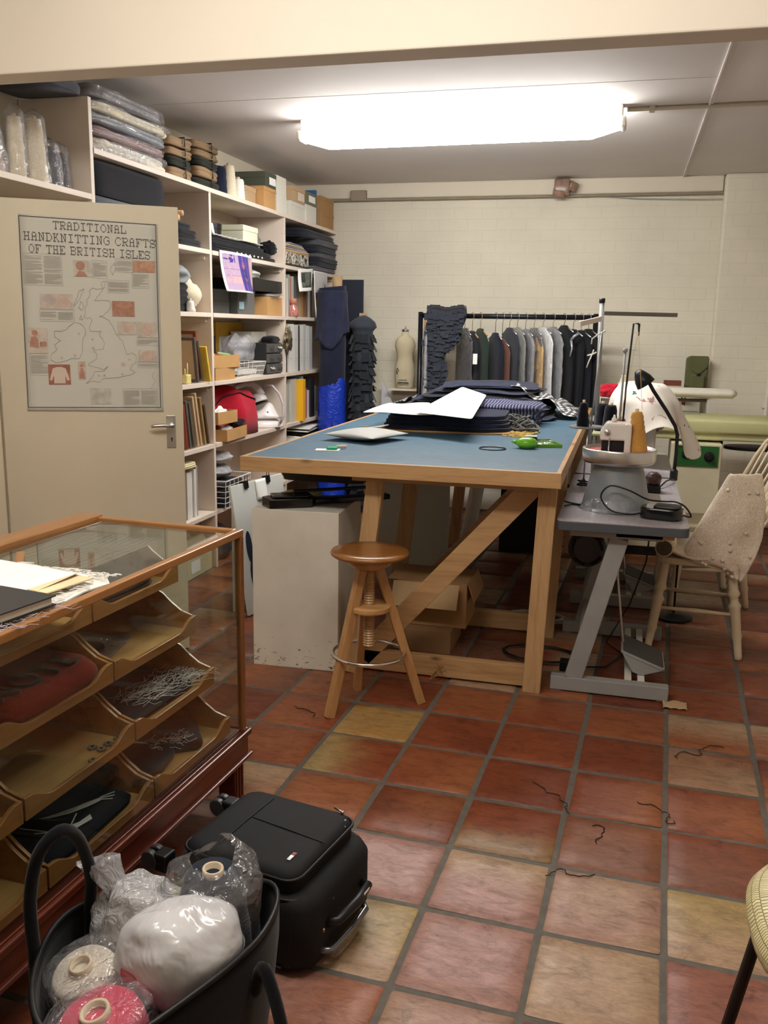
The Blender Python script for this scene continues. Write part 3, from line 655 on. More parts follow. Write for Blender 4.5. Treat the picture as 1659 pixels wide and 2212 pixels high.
def cone(name, label, c, r0, r1, h, m, bag=None, rot=0, seed=0, group=None, core=True, tip=.0, cat='yarn cone', ridges=0):
    t = T(name, label, cat, c, rot, group)
    pr = [(0, 0), (r0*.96, 0), (r0, .01)]
    n = ridges or 6
    for k in range(1, n): u = k/n; pr.append((r0+(r1-r0)*u+(.0025 if k % 2 else 0), .01+(h-.02)*u))
    pr += [(r1, h-.01), (r1*.9, h), (0, h)]
    g = G(); g.lathe(pr, seg=24); g.ob('yarn_winding', m, t, smooth=True)
    if core: g = G(); g.lathe([(r1*.28, h-.01), (r1*.36, h-.01), (r1*.36, h+.014), (r1*.28, h+.014), (r1*.28, h-.005)], seg=16); g.ob('cone_core', mat('core_card', C(214, 196, 170), .8, .05), t, smooth=True)
    if bag:
        g = G()
        def f(u, v):
            a = 2*PI*u; z = v*(h+.02+tip); r = (r0+(r1-r0)*min(1, v*1.05))*1.10+.008
            if v > .9: r *= max(.12, 1-(v-.9)*7.0)
            n_ = noise.noise(Vector((math.cos(a)*2.6+seed, math.sin(a)*2.6, z*16)))*.14+noise.noise(Vector((math.cos(a)*6+seed, math.sin(a)*6, z*30)))*.06
            return Vector((r*(1+n_)*math.cos(a), r*(1+n_)*math.sin(a), z*(1+n_*.1)))
        g.grid(f, 28, 18, True); g.b.faces.new(g.V[-1]); g.ob('plastic_bag', bag, t, smooth=True)
    return t
def book(name, label, x0, x1, y0, y1, z0, z1, m, rot=0, group=None, cat='book', pages=True, parent=None):
    cx, cy = (x0+x1)/2, (y0+y1)/2; a, b, h = (x1-x0)/2, (y1-y0)/2, z1-z0      # spine faces +x
    t = T(name, label, cat, (cx, cy, z0), rot, group)
    g = G(); w = min(.003, b*.3); g.prism([(-a, -b), (a, -b), (a, b), (-a, b), (-a, b-w), (a-w, b-w), (a-w, -b+w), (-a, -b+w)], 0, h); g.ob('cover', m, t)
    g = G(); g.box(-a+.004, a-w, -b+w, b-w, .003, h-.003); g.ob('page_block', mat('page_paper', C(226, 220, 204), .9, .05, 60, stretch=(1, 40, 1)), t)
    return t
BX = -2.81      # nearest the shelf back that goods stand
Z0, Z1, Z2, Z3, Z4, Z5 = SZ
# --- cones on the high shelf left of the unit
M_br = cloth('oatmeal_yarn', C(196, 176, 150)); M_char = cloth('charcoal_yarn', C(54, 56, 64))
cone('yarn_cone', 'beige yarn bundle in a crumpled clear bag at the left of the high shelf', (-2.62, 3.40, 2.12), .085, .06, .19, cloth('beige_yarn', C(178, 156, 138)), M_clear2, seed=1, tip=.02)
cone('yarn_cone', 'tall cream yarn cone in plastic, second from the left on the high shelf', (-2.55, 3.515, 2.12), .04, .028, .25, M_creamyarn, M_clear, seed=2, tip=.03)
cone('yarn_cone', 'tall cream yarn cone in clear plastic beside the dark cones', (-2.53, 3.62, 2.12), .052, .034, .26, M_creamyarn, M_clear, seed=3, tip=.02)
cone('yarn_cone', 'charcoal yarn cone in clear plastic, left one of the dark pair on the high shelf', (-2.55, 3.735, 2.12), .055, .04, .17, M_char, M_clear, seed=4, tip=.02)
cone('yarn_cone', 'charcoal yarn cone in clear plastic, right one of the dark pair against the upright', (-2.58, 3.85, 2.12), .055, .04, .165, M_char, M_clear, seed=5, tip=.03)
# --- top shelf, left to right
zz = Z0
for k, (nm, h, c, y0, y1) in enumerate((('cream white folded blanket in plastic at the bottom of the stack on the top shelf', .075, C(226, 220, 206), 4.005, 4.775), ('dusty pink folded blanket in plastic, second from the bottom of the stack', .055, C(172, 142, 140), 4.005, 4.75),
        ('blue grey folded blanket in plastic, third from the bottom of the stack', .05, C(150, 154, 160), 4.005, 4.765), ('cream folded blanket in plastic, fourth from the bottom of the stack', .058, C(228, 218, 190), 4.005, 4.77), ('grey folded blanket in loose shiny plastic on top of the stack under the ceiling', .07, C(118, 114, 116), 4.005, 4.73))):
    fold('folded_blanket', nm, 'blanket', -2.81, -2.475+.004*k, y0, y1, zz, zz+h, cloth('blanket_%d' % k, c, .12), 2, .008, k+1, 'folded blankets in plastic', rag=.016, bag=M_clear); zz += h
g = G(); slab(g, 0, 0, .34, .30, 0, .05, 1, .006, seed=4, rag=.01, dome=.02); g.ob('wrapped_bundle', cloth('slate_cloth', C(82, 84, 92)), smooth=True, loc=(-2.645, 3.80, 2.546), label='dark grey plastic wrapped bundle lying on top of the left upright by the beam', cat='bundle')
M_tan = mat('pattern_paper', C(148, 122, 92), .85, .2, 9); M_olv = cloth('dark_olive', C(44, 46, 40)); M_dgreen = mat('dark_green_card', C(66, 70, 58), .8, .1)
def bundle(label, y0, y1, z0, h, m, sd, grp):
    t = T('pattern_bundle', label, 'pattern bundle', (-2.64, (y0+y1)/2, z0), R(random.Random(sd).uniform(-5, 5)), grp)
    g = G(); slab(g, 0, 0, .30, y1-y0, 0, h, 2, .005, seed=sd, rag=.006); g.ob('folded_paper', m, t, smooth=True)
    g = G(); d = (y1-y0)/2
    g.tube([(.0, -d-.004, 0.004), (0, -d-.004, h+.003), (0, d+.004, h+.003), (0, d+.004, .004)], .0035, 6); g.tube([(-.155, .02, 0.004), (-.155, .02, h+.003), (.157, .02, h+.003), (.157, .02, .004)], .004, 6)
    g.ob('tied_tape', M_olv, t, smooth=True)
z = Z0
for k, (h, m, l) in enumerate(((.06, M_tan, 'tan paper pattern bundle at the bottom of the left tied stack'), (.045, M_olv, 'dark pattern bundle second from the bottom of the left tied stack'), (.04, M_tan, 'tan pattern bundle second from the top of the left tied stack'), (.05, M_tan, 'tan paper pattern bundle on top of the left tied stack'))): bundle(l, 4.79, 5.07, z, h, m, 11+k, 'tied pattern bundles'); z += h+.010
z = Z0
for k, (h, m, l) in enumerate(((.05, M_olv, 'dark pattern bundle at the bottom of the right tied stack'), (.055, M_tan, 'tan pattern bundle second in the right tied stack'), (.04, M_olv, 'dark olive pattern bundle third in the right tied stack'), (.035, M_tan, 'flat tan pattern bundle near the top of the right tied stack'), (.04, M_tan, 'tan paper pattern bundle on top of the right tied stack'))): bundle(l, 5.11, 5.44, z, h, m, 21+k, 'tied pattern bundles'); z += h+.010
cone('yarn_cone', 'wide navy yarn cone on the top shelf beside the tied bundles', (-2.58, 5.54, Z0), .075, .068, .175, cloth('navy_yarn', C(30, 34, 54)), core=False)
cone('yarn_cone', 'cream ridged yarn cone on the top shelf next to the white one', (-2.54, 5.66, Z0), .052, .036, .20, M_creamyarn, ridges=16)
cone('yarn_cone', 'small white yarn cone on the top shelf beside the brown boxes', (-2.53, 5.78, Z0), .045, .038, .135, cloth('white_yarn', C(232, 230, 224), .08), ridges=12)
M_gbox = mat('olive_box', C(76, 80, 66), .7, .08, 4); M_wbox = mat('white_card', C(222, 218, 206), .7, .05, 4); M_bbox = mat('beige_card', C(190, 160, 124), .8, .06, 5)
cbx('lidded_box', 'light brown lidded box with a small label below the olive box', 'box', -2.80, -2.53, 5.90, 6.085, Z0, 2.45, M_bbox, .03, None, (.4, .6, .35, .6, M_olv), group='boxes on the top shelf', tagside='y')
cbx('lidded_box', 'kraft brown lidded box to the right of the light brown one, under the olive box', 'box', -2.78, -2.472, 6.09, 6.315, Z0, 2.472, M_kraft, .025, group='boxes on the top shelf')
cbx('lidded_box', 'olive green lidded box with a white label, on top of the brown boxes', 'box', -2.76, -2.47, 6.11, 6.315, 2.472, 2.57, M_gbox, .04, None, (.35, .92, .2, .7), group='boxes on the top shelf')
cbx('archive_box', 'tall white archive box lowest of the two at the edge of the third bay', 'box', -2.76, -2.47, 6.325, 6.515, Z0, 2.452, M_wbox, group='boxes on the top shelf')
cbx('archive_box', 'white archive box stacked on another beside the olive box', 'box', -2.76, -2.472, 6.325, 6.515, 2.452, 2.578, M_wbox, group='boxes on the top shelf')
cbx('lidded_box', 'low white lidded box under the beige box on the top shelf', 'box', -2.78, -2.476, 6.62, 6.93, Z0, 2.445, M_wbox, .03, group='boxes on the top shelf')
cbx('lidded_box', 'beige lidded box with a pale label on top of the low white box', 'box', -2.76, -2.47, 6.64, 6.92, 2.445, 2.556, M_bbox, .03, None, (.4, .9, .15, .7, mat('pale_label', C(224, 206, 190), .8)), group='boxes on the top shelf')
cbx('archive_box', 'square white box below the grey green labelled box', 'box', -2.76, -2.47, 6.94, 7.18, Z0, 2.46, M_wbox, group='boxes on the top shelf')
cbx('lidded_box', 'grey green box with a white label on top of the square white box', 'box', -2.74, -2.47, 6.94, 7.19, 2.46, 2.557, mat('sage_box', C(112, 112, 92), .7, .06), .0, None, (.25, .85, .25, .75), group='boxes on the top shelf')
g = G(); g.box(-2.80, -2.485, 7.205, 7.235, Z0, 2.60); g.ob('blue_folder', mat('blue_card', C(38, 92, 150), .6, .05), bev=.002, label='tall blue folder standing between the labelled boxes and the brown cartons', cat='folder')
cbx('archive_box', 'brown carton at the bottom right end of the top shelf', 'box', -2.78, -2.475, 7.32, 7.655, Z0, 2.455, M_brownbox, .03, group='boxes on the top shelf')
cbx('archive_box', 'brown carton stacked on another at the right end of the top shelf', 'box', -2.78, -2.475, 7.32, 7.655, 2.455, 2.575, M_brownbox, .03, group='boxes on the top shelf')
# --- first bay, below the top
fold('fabric_roll', 'thick navy folded fabric on top of the pile behind the door edge', 'fabric', -2.80, -2.475, 3.99, 4.74, 2.13, 2.29, M_dark, 1, .01, 3, rag=.008, dome=.01)
fold('folded_fabric', 'black folded fabric under the thick navy one behind the door', 'fabric', -2.80, -2.49, 3.99, 4.80, Z1, 2.08, M_black_c, 3, .008, 4)
g = G(); g.tube([(-2.50, 4.0, 2.105), (-2.50, 4.7, 2.105)], .022, 12); g.ob('fabric_roll', cloth('grey_blue_cloth', C(120, 128, 140)), smooth=True, label='thin grey blue fabric roll lying under the thick navy fabric', cat='fabric')
z = Z1
for k, h in enumerate((.045, .05, .035)):
    fold('folded_fabric', ('wide charcoal folded fabric at the bottom of the pile right of the door', 'charcoal folded fabric in the middle of the pile right of the door', 'black folded fabric on top of the pile right of the door')[k], 'fabric', -2.80, -2.48-.01*k, 4.83, 5.16-.05*k, z, z+h, (M_dark, M_black_c, M_dark)[k], 2, .008, 31+k, 'dark folded fabrics'); z += h
for k, (z, y) in enumerate(((2.12, 5.0), (2.150, 5.02))):
    g = G(); g.tube([(-2.80, 4.845+.05*k, z), (-2.49, 4.86+.05*k, z)], .018-.002*k, 12); g.ob('card_tube', mat('tube_card', C(196, 156, 112), .8, .06), smooth=True, label=('lower kraft cardboard tube on the dark fabrics beside the door edge', 'upper kraft cardboard tube on the dark fabrics beside the door edge')[k], cat='tube')
# --- second shelf row, first bay
crumple('grey_cloth', 'crumpled pale grey cloth heaped above the cream wound vase', 'cloth', (-2.62, 4.93, 1.76), .14, .14, .065, cloth('pale_grey_cloth', C(150, 154, 158)), 3, .45, 3)
fold('folded_fabric', 'black folded fabric under the crumpled grey cloth', 'fabric', -2.80, -2.50, 4.72, 5.02, Z2, 1.765, M_black_c, 4, .01, 7)
t = T('wound_vase', 'cream bulbous vase-shaped wound yarn bobbin in the second row', 'yarn bobbin', (-2.49+.0, 5.06, Z2))
pr = [(0, 0), (.05, 0), (.052, .012), (.046, .028)] + [(.046+.042*math.sin(PI*k/16*.93)**.9+(.0018 if k % 2 else 0), .03+.13*k/16) for k in range(17)] + [(.036, .168), (.030, .180), (.026, .190), (0, .190)]
g = G(); g.lathe(pr, seg=28); g.ob('yarn_winding', M_creamyarn, t, smooth=True)
g = G(); g.lathe([(.02, .185), (.024, .185), (.024, .196), (.02, .196), (.018, .19)], seg=16); g.ob('bobbin_core', M_bbox, t)
t.location.x = -2.555
cone('thread_spool', 'small white thread spool in front of the cream wound vase', (-2.48, 4.955, Z2), .022, .020, .062, cloth('white_thread', C(236, 234, 230), .06), cat='thread spool')
# --- third row, first bay: frames
def frame_pic(label, x, y, w, h, z, m, lean, inner=None, name='picture_frame', grp='leaning frames', cat='frame', th=.018):
    t = T(name, label, cat, (x, y, z+.006), (R(lean), 0, 0), grp)      # the frame stands across the shelf (wide in x), leaning along y
    g = G(); b = .018; g.b.free(); g.b = bmesh.new()
    for q in ((-w/2, w/2, 0, b), (-w/2, w/2, h-b, h)): g.box(q[0], q[1], -th/2, th/2, q[2], q[3])
    for q in ((-w/2, -w/2+b), (w/2-b, w/2)): g.box(q[0], q[1], -th/2, th/2, b, h-b)
    g.ob('frame_border', m, t, bev=.002)
    g = G(); g.box(-w/2+b*.6, w/2-b*.6, -th/2+.004, th/2-.004, b*.6, h-b*.6); g.ob('picture_panel', inner or M_bbox, t)
M_redf = wood('red_frame_wood', C(140, 62, 34), C(96, 36, 20), 2, 8, .35, .3); M_goldf = mat('aged_gold', C(150, 124, 80), .5, .2, 12); M_slatef = mat('slate_frame', C(92, 86, 78), .6, .12)
frame_pic('red brown wooden frame at the back of the frames right of the door', -2.62, 5.04, .28, .30, Z3, M_redf, 4)
frame_pic('silver edged frame leaning in front of the red brown one', -2.60, 5.08, .26, .25, Z3, mat('silver_frame', C(150, 150, 150), .35, .08, metal=1), 13)
frame_pic('thin yellow backed frame, rightmost of the frames on that shelf', -2.56, 5.125, .24, .215, Z3, mat('yellow_card', C(222, 186, 70), .7), 15, mat('yellow_card', C(222, 186, 70)))
frame_pic('plain brown board frame at the front left of the frames', -2.58, 4.98, .26, .265, Z3, M_slatef, 8)
t = T('yellow_oil_can', 'small pale yellow can with a thin spout beside the frames', 'oil can', (-2.485, 4.895, Z3))
M_yel = mat('pale_yellow_plastic', C(228, 214, 140), .4, .05)
g = G(); g.box(-.016, .016, -.03, .03, 0, .055); g.ob('can_body', M_yel, t, bev=.006); g = G(); g.tube([(0, .01, .055), (0, .012, .12)], [.006, .0025], 8); g.ob('spout', M_yel, t, smooth=True); g = G(); g.tube([(0, -.02, .055), (0, -.022, .09)], [.006, .0025], 8); g.ob('spout', M_yel, t, smooth=True)
# --- fourth row, first bay: leaning boards and frames
for k, (y, h, ln, m, l) in enumerate(((4.86, .27, 9, M_redf, 'reddish brown frame, leftmost of the leaning boards'), (4.90, .29, 10, M_slatef, 'dark grey leaning frame second from the left'), (4.95, .28, 12, M_slatef, 'slate grey leaning frame third from the left'), (5.0, .31, 12, M_bbox, 'tan board frame leaning in the middle of the row'), (5.045, .33, 13, M_bbox, 'tallest tan board, second from the right of the leaning row'), (5.10, .30, 13, M_goldf, 'aged gold frame near the right of the leaning boards'), (5.145, .25, 14, wood('dark_fr', C(84, 58, 36), C(44, 28, 18), 2), 'dark brown carved frame, rightmost of the leaning boards'))):
    frame_pic(l, -2.62, y, .30, h, Z4, m, ln, M_bbox if m != M_bbox else mat('buff_board', C(176, 152, 118), .85, .08), grp='leaning boards', th=.022)
# --- fifth row, first bay: binders
for k in range(8):
    y = 4.78+.031*k; h = (.27, .26, .27, .285, .285, .29, .295, .31)[k]
    book('slim_book', ('pale blue slim book behind the door edge, first in the lower row', 'slim white book second in the lower row', 'dark blue slim book third in the lower row', 'white slim book fourth in the lower row', 'white slim book fifth in the lower row, with a grey edge', 'white ring binder sixth in the lower row', 'white ring binder seventh in the lower row', 'grey wire bound book at the right end of the lower row')[k], -2.74, -2.49-.006*(k % 3), y, y+.027, Z5, Z5+h, (mat('bk_bl', C(150, 164, 184), .6), M_wbox, mat('bk_nv', C(60, 66, 100), .6), M_wbox, M_wbox, M_white, M_white, mat('bk_gr', C(170, 164, 156), .7))[k], group='slim books in the lower row')
fold('folded_paper', 'pale yellow folded papers lying on the slim books', 'papers', -2.74, -2.47, 4.80, 4.99, Z5+.312, Z5+.345, mat('pale_yellow_paper', C(226, 214, 168), .8, .06), 3, .004, 3, rag=.004)
# --- bottom, first bay (seen through the counter glass)
cbx('storage_box', 'cream lidded storage box with a white label on the floor under the shelves', 'box', -2.79, -2.48, 4.83, 5.17, 0.0, .15, mat('cream_box', C(206, 192, 156), .7, .08), .0, None, (.15, .5, .2, .7))
fold('rolled_cloth', 'cream rolled cloth on the cream storage box', 'cloth', -2.79, -2.49, 4.84, 5.16, .15, .235, cloth('ecru_cloth', C(204, 190, 158)), 1, .02, 6, dome=.015)
for k in range(2): cone('yarn_cone', ('white yarn cone lying over the rolled cloth, left of the pair', 'cream yarn cone beside the white one on the rolled cloth')[k], (-2.56, 4.92+.14*k, .25), .05, .04, .09, (MATS['white_yarn'], M_creamyarn)[k])
# --- second bay, row two: hats, boxes, black trimmings
cbx('flat_box', 'flat yellow card folder lying at the back behind the black round box', 'folder', -2.815, -2.66, 5.24, 5.95, Z1+.15, Z1+.175, mat('yellow_folder', C(222, 212, 130), .7))
z = Z1
for k, (h, y1, m) in enumerate(((.03, 6.41, cloth('black_knit', C(20, 20, 24), .3)), (.03, 6.33, M_black_c), (.026, 6.20, M_dark), (.016, 6.12, M_black_c))):
    fold('folded_trimming', ('black embroidered fabric at the bottom of the pile below the boxes', 'black studded fabric second in the pile below the boxes', 'charcoal fabric third in the pile below the boxes', 'black fabric with a white lace edge on top of the pile')[k], 'fabric', -2.80, -2.475-.006*k, 5.23, y1, z, z+h, m, 2, .007, 41+k, 'black trimmings pile', rag=.006); z += h
g = G(); rr = random.Random(8)
g.tube([(-2.487, 5.25+.02*k, Z1+.104+.002*math.sin(k*1.7)) for k in range(43)], .0035, 5); g.ob('lace_edging', cloth('white_lace', C(206, 204, 198)), label='narrow white lace edging along the front of the black trimmings', cat='lace')
g = G()
for k in range(7): g.lathe([(.0075, 0), (.006, .005), (0, .007)], (-2.4735, 5.62+.07*k, Z1+.016), 8, (0, PI/2, 0))
g.ob('stud_row', M_white, label='row of white studs along the lowest black trimming', cat='studs')
crumple('black_mesh_scrap', 'bunched black scrap hanging off the right end of the trimmings', 'cloth', (-2.53, 6.30, Z1+.058), .06, .08, .05, M_black_c, 6, .5, 4)
t = T('hat_box', 'round black box with a lid on the trimmings in the second bay', 'box', (-2.60, 5.46, Z1+.102)); g = G(); g.lathe([(0, 0), (.085, 0), (.085, .05), (0, .05)], seg=32); g.ob('box_body', M_black, t, bev=.002); g = G(); g.lathe([(0, .045), (.088, .045), (.088, .075), (.084, .079), (0, .079)], seg=32); g.ob('lid', M_black, t, bev=.002)
g = G(); g.box(-2.475, -2.4735, 5.25, 5.30, Z1+.104, Z1+.165); g.ob('swing_tag', M_paper, label='white swing tag at the left end of the black trimmings', cat='tag', rot=(0, R(-10), R(8)), loc=None)
cbx('shoe_box', 'pale cream lidded shoe box on the black trimmings', 'box', -2.70, -2.475, 5.73, 5.98, Z1+.102, Z1+.205, mat('pale_cream_card', C(222, 222, 200), .7, .04), .035)
crumple('silver_cloth', 'crumpled silver lurex cloth to the right of the pale shoe box', 'cloth', (-2.60, 6.09, Z1+.088), .09, .085, .06, mat('silver_cloth_m', C(150, 148, 152), .35, .25, 60, .4, 200, metal=.5), 9, .4)
# --- second bay, row three
M_arch = cloth('grey_archive_cloth', C(92, 92, 88), .12)
cbx('archive_case', 'grey archive box at the lower left of the second bay', 'box', -2.80, -2.53, 5.235, 5.62, Z2, Z2+.075, M_arch, .02, group='grey archive boxes')
cbx('archive_case', 'grey archive box stacked on the left one under the hanging photograph', 'box', -2.80, -2.53, 5.235, 5.62, Z2+.075, Z2+.15, M_arch, .02, group='grey archive boxes')
cbx('archive_case', 'grey archive box with a pale blue label in the middle of the second bay', 'box', -2.80, -2.49, 5.66, 5.95, Z2, Z2+.16, M_arch, .02, None, (.06, .34, .2, .5, mat('pale_blue_label', C(160, 188, 200), .7)), group='grey archive boxes')
cbx('kraft_box', 'kraft brown box under the long black box', 'box', -2.78, -2.475, 6.14, 6.425, Z2, Z2+.13, M_kraft, 0)
crumple('bubble_wrap', 'strip of clear bubble wrap crumpled on the kraft brown box', 'bubble wrap', (-2.60, 6.28, Z2+.128), .17, .14, .018, M_clear2, 4, .3)
cbx('long_box', 'long flat black box lying across the grey and kraft boxes', 'box', -2.79, -2.475, 5.86, 6.425, Z2+.163, Z2+.243, M_black, 0)
crumple('white_scarf', 'crumpled white and grey scarf on the long black box', 'scarf', (-2.62, 6.02, Z2+.245), .12, .16, .040, cloth('offwhite_scarf', C(206, 204, 196), .2), 12, .4, 2.6)
g = G(); g.box(-2.478, -2.474, 6.02, 6.10, Z2+.0, Z2+.0); g.b.free()
# hanging colour photograph (curling sheet taped to the shelf edge): generic figure in a doorway
PW, PH = .36, .265
def sheet(name, label, y0, y1, z0, z1, curl, parts, x=SXF+.006, cat='photograph', slant=0):
    t = T(name, label, cat, (x, (y0+y1)/2, z1)); W = y1-y0; H = z1-z0
    def pos(u, v, off=0):
        bend = curl*math.sin(PI*u)*(.4+.6*v)+curl*.9*(v**2)*(1-.8*u)
        return Vector((.004+bend+off, (u-.5)*W-slant*v*.06, -v*H+slant*(u-.5)*.03))
    g = G(); g.grid(lambda u, v: pos(u, v), 14, 14); g.ob('paper_sheet', M_paper, t, smooth=True, solid=.0008)
    for nm, m, us in parts:
        for (u0, v0, u1, v1) in us:
            g = G(); g.grid(lambda u, v: pos(u0+(u1-u0)*u, v0+(v1-v0)*v, .0016), 8, 8); g.ob(nm, m, t, smooth=True)
    return t
pm = lambda n, c, v=.15: mat('print_'+n, c, .5, v, 30)
sheet('hanging_photograph', 'curling colour photograph of a person by a pale panelled wall, hung in the second bay', 5.30, 5.80, 1.735, 1.98, .05,
      [('printed_picture', pm('lilac', C(176, 150, 176), .08), [(.05, .06, .95, .95)]), ('printed_picture', pm('violet', C(72, 56, 140)), [(.44, .06, .80, .95), (.05, .80, .95, .95), (.06, .07, .34, .27)]),
       ('printed_picture', pm('pinkwall', C(196, 158, 160), .06), [(.82, .12, .94, .78), (.06, .60, .43, .78)]), ('printed_picture', pm('skin', C(176, 96, 100)), [(.52, .22, .62, .38), (.56, .62, .63, .70)]),
       ('printed_picture', pm('navyfig', C(46, 44, 108)), [(.49, .38, .68, .80)]), ('printed_picture', pm('seam', C(96, 84, 92)), [(.06, .425, .44, .435), (.06, .59, .44, .60)])])
# --- second bay, row four: kraft trays, basket, drawer organiser
opentray('kraft_tray', 'kraft card tray at the bottom left of the basket row', 'tray', -2.72, -2.47, 5.255, 5.55, Z3, Z3+.075, M_kraft, R(0))
opentray('kraft_tray', 'kraft card tray stacked askew on another, full of bright packets', 'tray', -2.73, -2.468, 5.28, 5.60, Z3+.076, Z3+.155, M_kraft, R(-7))
for k, (c, y) in enumerate(((C(46, 150, 70), 5.37), (C(206, 48, 52), 5.45), (C(120, 186, 80), 5.52), (C(236, 232, 226), 5.57), (C(236, 236, 232), 5.33))):
    g = G(); g.cb((-2.53-.02*(k % 2), y, Z3+.146), (.09, .05, .022), (.1*k, .15, .3*k)); g.ob('thread_packet', mat('packet_%d' % k, c, .5, .1), bev=.002, label=('green packet in the upper kraft tray', 'red packet in the upper kraft tray', 'lime packet in the upper kraft tray', 'right-hand white packet in the upper kraft tray', 'left-hand white packet in the upper kraft tray')[k], cat='packet', group='packets in the kraft tray')
def basket(name, label, x0, x1, y0, y1, z0, z1, m, ny, nx, nz, r=.002, taper=.02):
    cx, cy = (x0+x1)/2, (y0+y1)/2; a, b, h = (x1-x0)/2, (y1-y0)/2, z1-z0; t = T(name, label, 'wire basket', (cx, cy, z0))
    g = G(); g.tube([(-a, -b, h), (a, -b, h), (a, b, h), (-a, b, h)], r*1.9, 6, True); g.ob('rim_wire', m, t)
    def at(f): k = 1-taper/max(a, .01)*(1-f); return a*k, b*(1-taper/b*(1-f))
    g = G()
    for i in range(nz):
        f = i/nz; p, q = at(f); g.tube([(-p, -q, h*f+r), (p, -q, h*f+r), (p, q, h*f+r), (-p, q, h*f+r)], r, 5, True)
    p, q = at(0)
    for i in range(ny+1):
        y = -1+2*i/ny
        for s in (-1, 1): g.tube([(s*p, y*q, r), (s*a, y*b, h)], r, 5)
        g.tube([(-p, y*q, r), (p, y*q, r)], r, 5)
    for i in range(1, nx):
        x = -1+2*i/nx
        for s in (-1, 1): g.tube([(x*p, s*q, r), (x*a, s*b, h)], r, 5)
    g.ob('wire_mesh', m, t); return t
M_wwire = mat('white_wire', C(226, 222, 214), .4, .03)
basket('wire_basket', 'low white wire basket of papers between the kraft trays and the drawer unit', -2.74, -2.475, 5.62, 6.10, Z3, Z3+.095, M_wwire, 18, 8, 3)
g = G(); g.cb((-2.60, 5.86, Z3+.03), (.17, .34, .03), (0, 0, .03)); g.ob('paper_pile', M_paper, label='white papers lying in the low wire basket', cat='papers', bev=.002)
crumple('plastic_bag', 'large crumpled clear plastic bag standing above the wire basket', 'bag', (-2.58, 5.86, Z3+.10), .09, .20, .11, M_clear2, 5, .4, 2.4)
og = T('drawer_organiser', 'smoky plastic small drawer unit with handles in the basket row', 'drawer unit', (-2.62, 6.28, Z3))
M_smoke = mat('smoky_plastic', C(92, 90, 86), .25, .15, 14); M_smoke2 = mat('dark_smoky_plastic', C(46, 46, 48), .35, .1)
g = G(); g.box(-.16, .135, -.155, .145, 0, .222); g.ob('unit_shell', M_smoke2, og, bev=.003)
for i in range(3):
    for j in range(2):
        g = G(); y = -.148+.147*j; g.box(.130, .150, y, y+.138, .008+.072*i, .072+.072*i); d = g.ob('drawer', M_smoke, og, bev=.006)
        g = G(); g.tube([(.150, y+.045, .05+.072*i), (.166, y+.05, .04+.072*i), (.166, y+.088, .04+.072*i), (.150, y+.093, .05+.072*i)], .004, 6); g.ob('drawer_handle', M_white if (i+j) % 3 == 0 else M_smoke, d)
fold('dark_pouch', 'dark cloth pouch on top of the small drawer unit', 'pouch', -2.58, -2.48, 6.24, 6.42, Z3+.225, Z3+.262, M_black_c, 1, .01, 3, dome=.015)
cbx('card_box', 'flat white box on the small drawer unit below the yellow envelope', 'box', -2.76, -2.60, 6.14, 6.42, Z3+.223, Z3+.30, M_wbox)
cbx('envelope_box', 'yellow and white card box leaning at the back of the basket row', 'box', -2.816, -2.786, 5.95, 6.41, Z3, Z3+.365, mat('mustard_card', C(218, 172, 62), .7), 0, None, (.1, .98, .3, .72))
cbx('video_case', 'dark blue box behind the clear plastic bag', 'box', -2.81, -2.76, 5.63, 5.88, Z3, Z3+.27, mat('navy_card', C(46, 50, 76), .5))
cbx('video_case', 'small black box standing on the dark blue one at the back', 'box', -2.81, -2.765, 5.70, 5.86, Z3+.272, Z3+.33, M_black)
# --- second bay, row five: red bag, iron, trays
rb = T('red_bag', 'bulging red fabric bag with a black zip beside the steam iron', 'bag', (-2.625, 5.72, Z4))
M_red = cloth('red_nylon', C(186, 32, 52), .12, 300)
def rbf(u, v):
    y = -.455+.71*u; prof = .295+.032*math.exp(-((u-.6)/.2)**2)-.012*math.sin(u*9)
    e = min(1, (1-u)/.10); prof *= .55+.45*math.sin(PI/2*e)**.8
    a = PI*v; sm = min(1, max(0, (u-.44)/.16)); sm = sm*sm*(3-2*sm); c_, s_ = math.cos(a), math.sin(a)
    dx = .15 if c_ > 0 else .055+.11*sm
    x = -dx*math.copysign(abs(c_)**.55, c_)*(.75+.25*e); z = prof*abs(s_)**.5
    n = noise.noise(Vector((y*5, x*6, z*6)))*.02
    return Vector((x+n, y-.03*z, max(0, z+n*.6)))
g = G(); g.grid(rbf, 30, 22)
for col in (0, -1):
    g.b.faces.new([r[col] for r in g.V])
g.b.faces.new([*g.V[0], *reversed(g.V[-1])]); g.ob('bag_body', M_red, rb, smooth=True)
g = G(); g.tube([rbf(u/20, .78+.05*math.sin(u*.35))+Vector((.003, 0, .002)) for u in range(1, 20)], .005, 6); g.ob('zip', M_black, rb, smooth=True)
ir = T('steam_iron_station', 'white steam iron resting on its rounded white base on the lower shelf', 'iron', (-2.60, 6.255, Z4), R(6))
M_wgl = mat('glossy_white', C(236, 232, 230), .18, .02, 4, coat=.4); M_lil = mat('lilac_plastic', C(162, 116, 172), .35)
def hull(L, W, H, z0, p=1.4, nose=.55):
    def f(u, v):
        a = 2*PI*u; c, s = math.cos(a), math.sin(a); x = L/2*math.copysign(abs(c)**.75, c); y = W/2*math.copysign(abs(s)**.75, s)*(1-nose*max(0, x/(L/2))**2)
        k = (1-v**3*.35); return Vector((x*k, y*k, z0+H*v))
    return f
g = G(); g.grid(hull(.37, .25, .06, 0), 32, 8, True); g.b.faces.new(g.V[0][::-1]); g.b.faces.new(g.V[-1]); g.ob('base_lower', M_wgl, ir, smooth=True, bev=.004)
